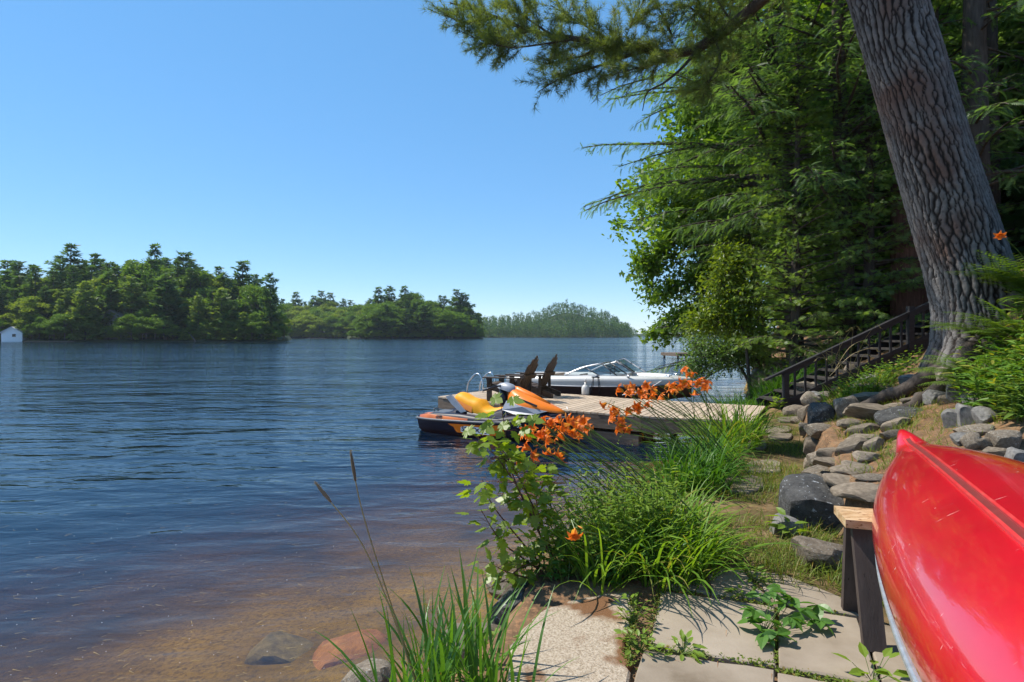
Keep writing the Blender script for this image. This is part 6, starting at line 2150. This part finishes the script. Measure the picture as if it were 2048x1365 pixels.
t = thing('grass_clump', 'tall dark grass with two seed heads at the water edge in the foreground', 'tall grass', (-0.25, 2.55, 0.05))
mb = MB()
for x_, y_, rx, n_ in [(-0.42, 2.42, 0.15, 44), (-0.22, 2.50, 0.17, 46), (-0.58, 2.55, 0.10, 26), (-0.04, 2.40, 0.12, 26), (-0.32, 2.72, 0.14, 26)]:
    clump_blades(mb, gr, x_, y_, rx, rx, n_, 0.30, 0.62, 0.0105, 1.05, 1.52, 0.1, 0.9, None, PI, 0.6, 0.0, 7)
part('blades', mb, M['reed'], t, True, True)
mb, hd = MB(), MB()
foot = np.array([-0.32, 2.55, 0.02])
for tip, mid, hl in [(at(630, 965, 2.55), at(745, 1130, 2.55), 0.115), (at(701, 902, 2.6), at(735, 1060, 2.58), 0.14)]:
    cv = bez([foot, mid, tip], 24)
    mb.tube(cv, np.linspace(0.0042, 0.0022, 24), 5, False)
    ax = nrm(cv[-1] - cv[-6])
    L_ = np.linalg.norm(np.diff(cv, axis=0), axis=1).sum()
    s_ = np.linspace(0, hl, 9)
    hd.tube([tip - ax * (hl - q) for q in s_], [0.003, 0.006, 0.0075, 0.0078, 0.0075, 0.007, 0.006, 0.0045, 0.001], 7)
    P = np.array([tip - ax * gr.uniform(0, hl) for q in range(170)])
    scatter(hd, SIMPLE[0] * [1, 0.35, 1], SIMPLE[1], P, dirmat(ax * 0.9 + gr.normal(size=(170, 3)) * 0.45), 0.014 * gr.uniform(0.7, 1.1, 170))
part('stalk', mb, M['straw'], t, True, True)
part('seed_head', hd, M['seedhead'], t, True, True)

# grassy stems with heads leaning over the handrail
t = thing('grass_clump', 'dry grass stalks with pale seed heads leaning in front of the handrail', 'tall grass', (4.9, 8.7, 0.8))
mb = MB()
for q in range(16):
    ft = at(gr.uniform(1640, 1720), gr.uniform(735, 760), 8.6)
    tip = at(gr.uniform(1590, 1760), gr.uniform(650, 715), 8.5)
    cv = bez([ft, (ft + tip) / 2 + [0, 0, 0.1], tip, tip + [(-0.08 if tip[0] < ft[0] else 0.08), 0, -0.05]], 12)
    mb.tube(cv, np.linspace(0.004, 0.0015, 12), 3, False)
    scatter(mb, SIMPLE[0], SIMPLE[1], cv[-5:], dirmat(nrm(cv[-1] - cv[-4]) + gr.normal(size=(5, 3)) * 0.3), 0.035)
part('stalks', mb, M['straw'], t, False, True)
mb = MB()
for px, py, y_ in [(1690, 745, 8.3), (1720, 735, 8.3), (1740, 725, 8.4)]:
    p_ = at(px, py, y_)
    clump_blades(mb, gr, p_[0], p_[1], 0.3, 0.2, 60, 0.2, 0.45, 0.008, 0.8, 1.5, 0.5, 1.5)
part('blades', mb, M['lily_leaf'], t, True, True)


# ------------------------------------------------------------------ leafy things with single leaves as objects
def leaf_meshes(tpl, mat, name='leaf'):
    return MB().add(tpl[0], tpl[1]).mesh(name, M[mat], False)


# maple sapling by the water: every leaf is an object of its own
sap = thing('maple_sapling', 'young maple sapling with reddish stems hanging over the water in the foreground', 'sapling', (0.34, 3.80, 0.28))
g = np.random.default_rng(44)
S_LEAF = [leaf_meshes(MAPLE, 'sapling')]
sm = MB()
o_ = np.array(sap.location)
stems = [[(0.36, 3.80, 0.25), at(1090, 1090, 3.75), at(1035, 975, 3.72), at(985, 905, 3.7), at(945, 868, 3.7)], [(0.36, 3.80, 0.25), at(1075, 1060, 3.7), at(1022, 940, 3.85), at(1010, 860, 3.9), at(1003, 815, 3.9)],
         [(0.30, 3.82, 0.25), at(1050, 1120, 3.7), at(1000, 1080, 3.65), at(962, 1020, 3.6)], [(0.36, 3.85, 0.25), at(1080, 1040, 3.9), at(1070, 960, 4.0), at(1062, 900, 4.0)],
         [(0.28, 3.8, 0.25), at(1030, 1150, 3.6), at(985, 1130, 3.55)], [(0.4, 3.8, 0.25), at(1100, 1000, 3.95), at(1120, 950, 4.0)],
         [(0.34, 3.8, 0.25), at(1060, 1000, 3.8), at(1010, 920, 3.75), at(975, 940, 3.75)], [(0.3, 3.8, 0.25), at(1040, 1080, 3.7), at(985, 1010, 3.65), at(965, 960, 3.65)],
         [(0.32, 3.78, 0.25), at(1060, 1130, 3.65), at(1010, 1160, 3.6), at(970, 1180, 3.6)], [(0.36, 3.8, 0.25), at(1085, 1080, 3.75), at(1060, 1010, 3.7), at(1030, 1000, 3.7)]]
nleaf = 0
for q, s_ in enumerate(stems):
    cv = bez(s_, 24)
    sm.tube(cv, np.linspace(0.007, 0.0022, 24), 5, False)
    L_ = np.linalg.norm(np.diff(cv, axis=0), axis=1).sum()
    nn_ = int(L_ / 0.024)
    for k in range(nn_):
        f = 0.22 + 0.78 * k / nn_
        i0 = int(f * 22)
        c_ = cv[i0]
        a = g.uniform(0, 2 * PI)
        pet = np.array([math.cos(a), math.sin(a) * 0.7, g.uniform(-0.1, 0.5)]) * g.uniform(0.04, 0.13)
        e = c_ + pet
        sm.tube([c_, c_ + pet * 0.5 + [0, 0, 0.01], e], 0.0011, 3, False)
        d = nrm(pet + np.array([0, 0, -0.05 * g.uniform(0.2, 1.3)]) + g.normal(size=3) * 0.02)
        R = dirmat(d, np.array([g.normal() * 0.55]))[0]
        put('leaf', S_LEAF[0], sap, e - o_, Matrix(R.tolist()).to_euler(), g.uniform(0.050, 0.092) * (1.15 if f > 0.75 else 1))
        nleaf += 1
part('stem', sm, M['redstem'], sap, True, True)
# three larger top leaves that the photograph shows in front of the jet ski
for px, py, rx, sz in [(1055, 838, 0.3, 0.13), (930, 862, -0.4, 0.115), (985, 795, 1.2, 0.11), (965, 850, -0.9, 0.12), (1018, 800, 0.2, 0.12), (1042, 862, -0.2, 0.10), (938, 890, -1.0, 0.11), (1000, 850, -0.6, 0.10)]:
    nv = nrm(np.array([-0.40 + 0.25 * math.sin(rx * 5), -0.55, 0.70 + 0.2 * math.cos(rx * 3)]))
    d = np.array([math.cos(rx), -0.3, -0.35 + 0.2 * math.sin(rx)])
    d = nrm(d - nv * (d @ nv))
    put('leaf', S_LEAF[0], sap, at(px, py, 3.82) - o_, Matrix(np.stack([d, np.cross(nv, d), nv], 1).tolist()).to_euler(), sz)

# creeper sprawling over the paver joint
cre = thing('creeper', 'green creeper with toothed leaves sprawling over the paver joint', 'creeper', (1.30, 2.95, PZ))
g = np.random.default_rng(45)
C_LEAF = leaf_meshes(leaf_tpl([(0, 0), (0.18, 0.14), (0.38, 0.24), (0.60, 0.22), (0.8, 0.12), (1, 0)], 0.15, 0.18), 'creeper')
o_ = np.array(cre.location)
vm = MB()
heads = [(1510, 1228, .10), (1540, 1250, .09), (1570, 1215, .11), (1545, 1190, .12), (1582, 1242, .08), (1520, 1200, .10), (1555, 1275, .06), (1600, 1230, .08), (1530, 1270, .05), (1500, 1250, .06), (1635, 1215, .08), (1640, 1245, .05), (1560, 1180, .08), (1585, 1200, .08)]
for px, py, h_ in heads:
    c_ = on(px, py + h_ * 300, PZ) + [0, 0, h_]
    vm.tube(bez([o_ + [0, 0, 0.0], (o_ + c_) / 2 + [0, 0, 0.02], c_], 8), 0.002, 3, False)
    a0 = g.uniform(0, 6.28)
    for q in range(5):
        a = a0 + (q - 2) * 0.75 + g.normal() * 0.1
        d = nrm(np.array([math.cos(a), math.sin(a), g.uniform(-0.45, 0.15)]))
        put('leaf', C_LEAF, cre, c_ - o_, Matrix(dirmat(d, np.array([g.normal() * 0.35]))[0].tolist()).to_euler(), g.uniform(0.07, 0.115))
part('vine', vm, M['stem'], cre, True, True)

W_LEAF = leaf_meshes(OVATE, 'weed')


def weed(label, px, py, n_, size, hgt, seed, name='weed', mat=None, zz_=PZ):
    g = np.random.default_rng(seed)
    b = on(px, py, zz_)
    t = thing(name, label, 'weed', b)
    sm = MB()
    me = W_LEAF if mat is None else leaf_meshes(OVATE, mat)
    for k in range(n_):
        a = g.uniform(0, 6.28)
        h_ = hgt * g.uniform(0.15, 1)
        r_ = g.uniform(0.01, 0.09)
        c_ = np.array([r_ * math.cos(a), r_ * math.sin(a), h_])
        d = nrm(np.array([math.cos(a), math.sin(a), g.uniform(-0.2, 0.7)]))
        put('leaf', me, t, c_, Matrix(dirmat(d, np.array([g.normal() * 0.3]))[0].tolist()).to_euler(), size * g.uniform(0.7, 1.25))
        sm.tube([(0, 0, -0.01), tuple(c_)], 0.0015, 3, False)
    part('stem', sm, M['stem'], t)
    return t


weed('small broad-leaved weed in the joint between the two front pavers', 1366, 1306, 18, 0.052, 0.05, 1)
weed('small weed at the corner of the back paver beside the lilies', 1385, 1170, 16, 0.04, 0.07, 2)
weed('upright weed growing between the pebbly slab and the pavers', 1265, 1245, 34, 0.045, 0.14, 3)
weed('low bright weed beside the pebbly slab', 1280, 1300, 40, 0.04, 0.08, 4)
weed('bright weeds at the far edge of the pavers by the grass', 1510, 1165, 36, 0.045, 0.09, 5)
weed('weed sprouting at the foot of the sawhorse at the picture bottom', 1745, 1362, 12, 0.085, 0.10, 6)
weed('weed between pavers in front of the creeper', 1490, 1195, 18, 0.04, 0.05, 7)
weed('small green plant at the foot of the dark lichen boulder', 1580, 1075, 16, 0.11, 0.16, 8, zz_=0.36)
weed('low weed under the tall grass beside the pebbly slab', 1000, 1310, 34, 0.05, 0.10, 9, zz_=0.2)
weed('small leafy plant beside the handrail post at the dock', 1556, 818, 40, 0.10, 0.22, 10, zz_=0.48)


# leafy weeds mixed with the lilies: tall stems with narrow leaves
def leafy_stems(name, label, cat, spots, mat, tpl, size, hgt, seed, step=0.035, lean=(0, 0), stemmat='stem', spread=0.5):
    g = np.random.default_rng(seed)
    x0, y0 = spots[0][:2]
    t = thing(name, label, cat, (x0, y0, float(gz(x0, y0))))
    lf, sm = MB(), MB()
    for x_, y_, rx, ry, n_ in spots:
        for k in range(n_):
            a, r = g.uniform(0, 6.28), math.sqrt(g.random())
            bx, by = x_ + rx * r * math.cos(a), y_ + ry * r * math.sin(a)
            b = np.array([bx, by, float(gz(bx, by))])
            h_ = hgt * g.uniform(0.55, 1.1)
            tip = b + np.array([lean[0] * h_ + g.normal() * 0.18 * h_ + spread * r * math.cos(a) * 0.4 * h_, lean[1] * h_ + g.normal() * 0.15 * h_, h_])
            cv = bez([b, (b + tip) / 2 + g.normal(size=3) * 0.03, tip], 12)
            sm.tube(cv, np.linspace(0.0035, 0.0012, 12), 3, False)
            m_ = int(h_ / step)
            f = np.linspace(0.15, 1, m_)
            P = np.stack([np.interp(f * 11, np.arange(12), cv[:, c]) for c in range(3)], 1)
            az = np.arange(m_) * 2.4 + g.uniform(0, 6)
            D = np.stack([np.cos(az), np.sin(az), g.uniform(-0.1, 0.7, m_)], 1)
            scatter(lf, tpl[0], tpl[1], P, dirmat(D, g.normal(size=m_) * 0.3), size * (1.1 - 0.5 * f) * g.uniform(0.7, 1.2, m_))
    part('leaves', lf, M[mat], t, False, True)
    part('stems', sm, M[stemmat], t, False, True)
    return t


leafy_stems('leafy_weed', 'thicket of leafy green weeds between the maple sapling and the light green lilies', 'weeds', [(0.72, 3.95, 0.32, 0.28, 56), (0.95, 4.25, 0.3, 0.25, 34), (0.55, 3.72, 0.22, 0.16, 36), (0.95, 3.85, 0.2, 0.2, 24)], 'weed', LANCE, 0.105, 0.58, 51, 0.026, (-0.10, 0.05))
leafy_stems('leafy_weed', 'dark broad-leaved undergrowth at the foot of the lilies beside the pebbly slab', 'weeds', [(0.80, 3.62, 0.3, 0.12, 34), (0.45, 3.66, 0.2, 0.12, 24), (0.2, 3.7, 0.18, 0.12, 20)], 'creeper', OVATE, 0.060, 0.26, 52, 0.024)
leafy_stems('leafy_weed', 'slender weed rising in front of the dock edge', 'weeds', [(0.85, 5.0, 0.04, 0.04, 2)], 'weed', LANCE, 0.07, 0.95, 53, 0.04, (0.05, 0))
leafy_stems('leafy_weed', 'leafy bright weeds above the terrace stones beside the handrail', 'weeds', [(5.05, 8.3, 0.4, 0.25, 46), (5.55, 8.7, 0.4, 0.2, 44), (4.75, 8.0, 0.15, 0.15, 14), (6.0, 9.0, 0.4, 0.2, 34)], 'bankleaf', OVATE, 0.085, 0.34, 54, 0.03)
leafy_stems('bank_plant', 'broad-leaved green plants covering the bank right of the stones', 'plants', [(4.75, 5.35, 0.40, 0.35, 90), (5.1, 5.8, 0.4, 0.35, 70), (4.55, 4.95, 0.30, 0.25, 60), (5.2, 5.2, 0.5, 0.4, 60), (5.35, 6.2, 0.35, 0.3, 36)], 'bankleaf', LANCE, 0.17, 0.42, 55, 0.036, (-0.25, -0.1))
leafy_stems('bank_plant', 'low dark grassy plants at the foot of the bank behind the red canoes', 'plants', [(4.35, 4.75, 0.22, 0.2, 60), (4.65, 4.6, 0.3, 0.25, 50), (4.9, 4.5, 0.3, 0.3, 40)], 'fern', LANCE, 0.16, 0.34, 56, 0.025)


# ferns
def frond(g, mb, base, az, L, elev, bend):
    n_ = 22
    p = np.array(base, float)
    e = elev
    pts = [p.copy()]
    for k in range(n_):
        d = np.array([math.sin(az) * math.cos(e), math.cos(az) * math.cos(e), math.sin(e)])
        p = p + d * L / n_
        e -= bend / n_
        pts.append(p.copy())
    pts = np.array(pts)
    mb.tube(pts, np.linspace(0.003, 0.001, n_ + 1), 3, False)
    side = np.array([math.cos(az), -math.sin(az), 0])
    for s in (-1, 1):
        f = np.arange(3, n_) / n_
        P = pts[3:n_]
        ax = nrm(np.gradient(pts, axis=0))[3:n_]
        D = side * s + ax * 0.55 + np.array([0, 0, -0.15])
        sz = 0.34 * L * np.sin(PI * np.clip(0.12 + 0.86 * f, 0, 1)) ** 0.9 * 0.75 + 0.01
        scatter(mb, FERN_P[0], FERN_P[1], P, dirmat(D, g.normal(size=len(P)) * 0.12), sz)


FERN_P = spray_tpl(7, 1.0, 0.055, 0.20, 0.1)
g = np.random.default_rng(61)
for q, (x_, y_, nf, L_, lb) in enumerate([(5.05, 6.15, 17, 0.75, 'pale green fern arching in front of the leaning trunk'), (5.30, 5.85, 16, 0.80, 'fern at the right edge below the orange lily stalk'),
                                          (5.55, 6.45, 16, 0.8, 'dark green fern beside the foot of the leaning trunk'), (5.65, 6.1, 16, 0.85, 'highest fern at the right picture edge'),
                                          (4.8, 5.75, 14, 0.62, 'small fern among the broad-leaved bank plants'), (6.0, 6.5, 14, 0.85, 'shaded fern behind the highest one at the right edge')]):
    b = np.array([x_, y_, float(gz(x_, y_))])
    t = thing('fern', lb, 'fern', b)
    for k in range(nf):
        mb = MB()
        frond(g, mb, b, g.uniform(0, 2 * PI) if k % 2 else math.radians(g.uniform(-120, -40)), L_ * g.uniform(0.7, 1.15), g.uniform(0.7, 1.25), g.uniform(0.7, 1.5))
        part('frond', mb, M['fern'], t, False, True)

# ------------------------------------------------------------------ ground cover (nobody could count it)
g = np.random.default_rng(71)


def w_line(x, y):
    return np.minimum((x - 2.45) * 0.913 - (y - 4.3) * 0.408, (x - 2.45) * 0.72 + (y - 4.2) * 0.69)


N = 60000
y_ = 2.6 + 8.2 * g.random(N) ** 1.5
x_ = shore_x(y_) + 0.15 + g.random(N) * 4.0
wv = w_line(x_, y_)
patch = vnoise(x_, y_, 5, 1.6)
keep = (wv < 0.05) & (patch > 0.42) & (x_ - shore_x(y_) > 0.25) & ((y_ > 3.72) | (x_ > 2.0)) & (x_ > 0.9 + 0.0 * y_)
pv = np.array([(px, py) for px, py in [(1286, 1120), (1730, 1200), (1800, 1500), (1000, 1500), (1000, 1200)]])
pxs = CX + x_ / y_ * F_PX
pys = HOR + (CAMH - PZ) / y_ * F_PX
inpave = (pys > 1136 + np.clip(pxs - 1486, 0, 400) * 0.33) & (pxs < 1850)
keep &= ~inpave
x_, y_ = x_[keep][:17000], y_[keep][:17000]
mb = MB()
B = np.stack([x_, y_, gz(x_, y_) - 0.005], 1)
n_ = len(B)
blades(mb, g, B, g.uniform(0, 2 * PI, n_), g.uniform(0.5, 1.45, n_), g.uniform(0.04, 0.13, n_) * (0.6 + vnoise(x_, y_, 8, 3.0)), np.full(n_, 0.0026), g.uniform(0.2, 1.4, n_), 2)
put('grass', mb.mesh('grass', M['turf'], True), kind='stuff')

N = 30000
y_ = g.uniform(2.0, 10.0, N)
x_ = shore_x(y_) + 0.3 + g.random(N) * 5.5
wv = w_line(x_, y_)
pxs = CX + x_ / y_ * F_PX
keep = (pxs < 2250) & ((wv > 0.05) | (g.random(N) < 0.18)) & (x_ - shore_x(y_) > 0.3)
x_, y_ = x_[keep], y_[keep]
pave_hit = (CX + x_ / y_ * F_PX < 1850) & (HOR + (CAMH - PZ) / y_ * F_PX > 1140) & (w_line(x_, y_) < 0) & (g.random(len(x_)) < 0.93)
x_, y_ = x_[~pave_hit], y_[~pave_hit]
zz = gz(x_, y_) + 0.008
lowp = (w_line(x_, y_) < 0) & (y_ < 3.6)
zz = np.where(lowp, np.maximum(zz, PZ + 0.004), zz)
mb = MB()
NEED = (np.array([(-0.5, -0.02, 0), (-0.5, 0.02, 0), (0.5, 0, 0.0)]), np.array([[0, 1, 2]]))
a = g.uniform(0, 6.28, len(x_))
scatter(mb, NEED[0], NEED[1], np.stack([x_, y_, zz], 1), dirmat(np.stack([np.cos(a), np.sin(a), g.normal(size=len(a)) * 0.15], 1)), g.uniform(0.05, 0.11, len(a)))
put('pine_needle_litter', mb.mesh('pine_needle_litter', M['litter']), kind='stuff')

# grass and seedlings in tufts on the terrace
mb = MB()
for q in range(280):
    yy = g.uniform(4.6, 9.0)
    xx = 2.55 + (yy - 4.3) * 0.447 + g.uniform(0.15, 2.0)
    clump_blades(mb, g, xx, yy, 0.07, 0.07, 22, 0.05, 0.17, 0.0032, 0.6, 1.5, 0.3, 1.4, nseg=3)
for px, py in [(1745, 835), (1700, 905), (1760, 880), (1640, 1140), (1600, 1120), (1670, 1150), (1720, 1000), (1590, 1150), (1560, 1135), (1620, 1085), (1700, 1170), (1650, 1165), (1545, 1140), (1575, 1160)]:
    p_ = on(px, py, 0.36 if py > 1050 else 0.9)
    clump_blades(mb, g, p_[0], p_[1], 0.10, 0.10, 46, 0.07, 0.20, 0.0030, 0.6, 1.5, 0.3, 1.4, nseg=3)
put('terrace_grass', mb.mesh('terrace_grass', M['turf'], True), kind='stuff')
# joints between the pavers: moss, soil crumbs and little weeds
mb = MB()
for (a_, b_, n_) in [((1553, 1332), (1298, 1294), 60), ((1555, 1214), (1553, 1332), 26), ((1330, 1180), (1550, 1211), 40), ((1407, 1138), (1424, 1188), 22), ((1556, 1340), (1760, 1378), 60), ((1295, 1292), (1322, 1180), 60), ((1270, 1190), (1258, 1330), 90), ((1560, 1208), (1712, 1234), 22)]:
    for q in range(n_):
        f = g.random()
        p_ = on(a_[0] + (b_[0] - a_[0]) * f + g.normal() * 4, a_[1] + (b_[1] - a_[1]) * f + g.normal() * 3, PZ - 0.004)
        m_ = 7
        D = g.normal(size=(m_, 3)) * [1, 1, 0.3] + [0, 0, 0.5]
        scatter(mb, OVATE[0], OVATE[1], p_ + g.normal(size=(m_, 3)) * [0.012, 0.012, 0.002], dirmat(D), g.uniform(0.008, 0.024, m_))
put('joint_weeds', mb.mesh('joint_weeds', M['turf']), kind='stuff')
# needles and bubbles floating on the water
mb = MB()
N = 300
py = 672 + 300 + 400 * g.random(N) ** 0.8
px = g.uniform(0, 1000, N)
P = np.array([on(a, b, 0.004) for a, b in zip(px, py)])
P = P[P[:, 0] < shore_x(P[:, 1]) - 0.12]
a = g.normal(size=len(P)) * 0.5 + 0.35
scatter(mb, NEED[0], NEED[1], P, dirmat(np.stack([np.cos(a), np.sin(a), 0 * a], 1)), g.uniform(0.03, 0.085, len(P)))
put('floating_needles', mb.mesh('floating_needles', M['straw']), kind='stuff')
mb = MB()
disc = np.array([(0, 0, 1.0)] + [(math.cos(q), math.sin(q), 0.0) for q in np.linspace(0, 2 * PI, 8, endpoint=False)])
df = np.array([[0, 1 + q, 1 + (q + 1) % 8] for q in range(8)])
N = 90
P = np.array([on(a, b, 0.002) for a, b in zip(g.uniform(0, 700, N), g.uniform(1040, 1360, N))])
P = P[P[:, 0] < shore_x(P[:, 1]) - 0.12]
scatter(mb, disc, df, P, np.broadcast_to(np.eye(3), (len(P), 3, 3)), g.uniform(0.0015, 0.0038, len(P)))
put('foam_bubbles', mb.mesh('foam_bubbles', M['white']), kind='stuff')
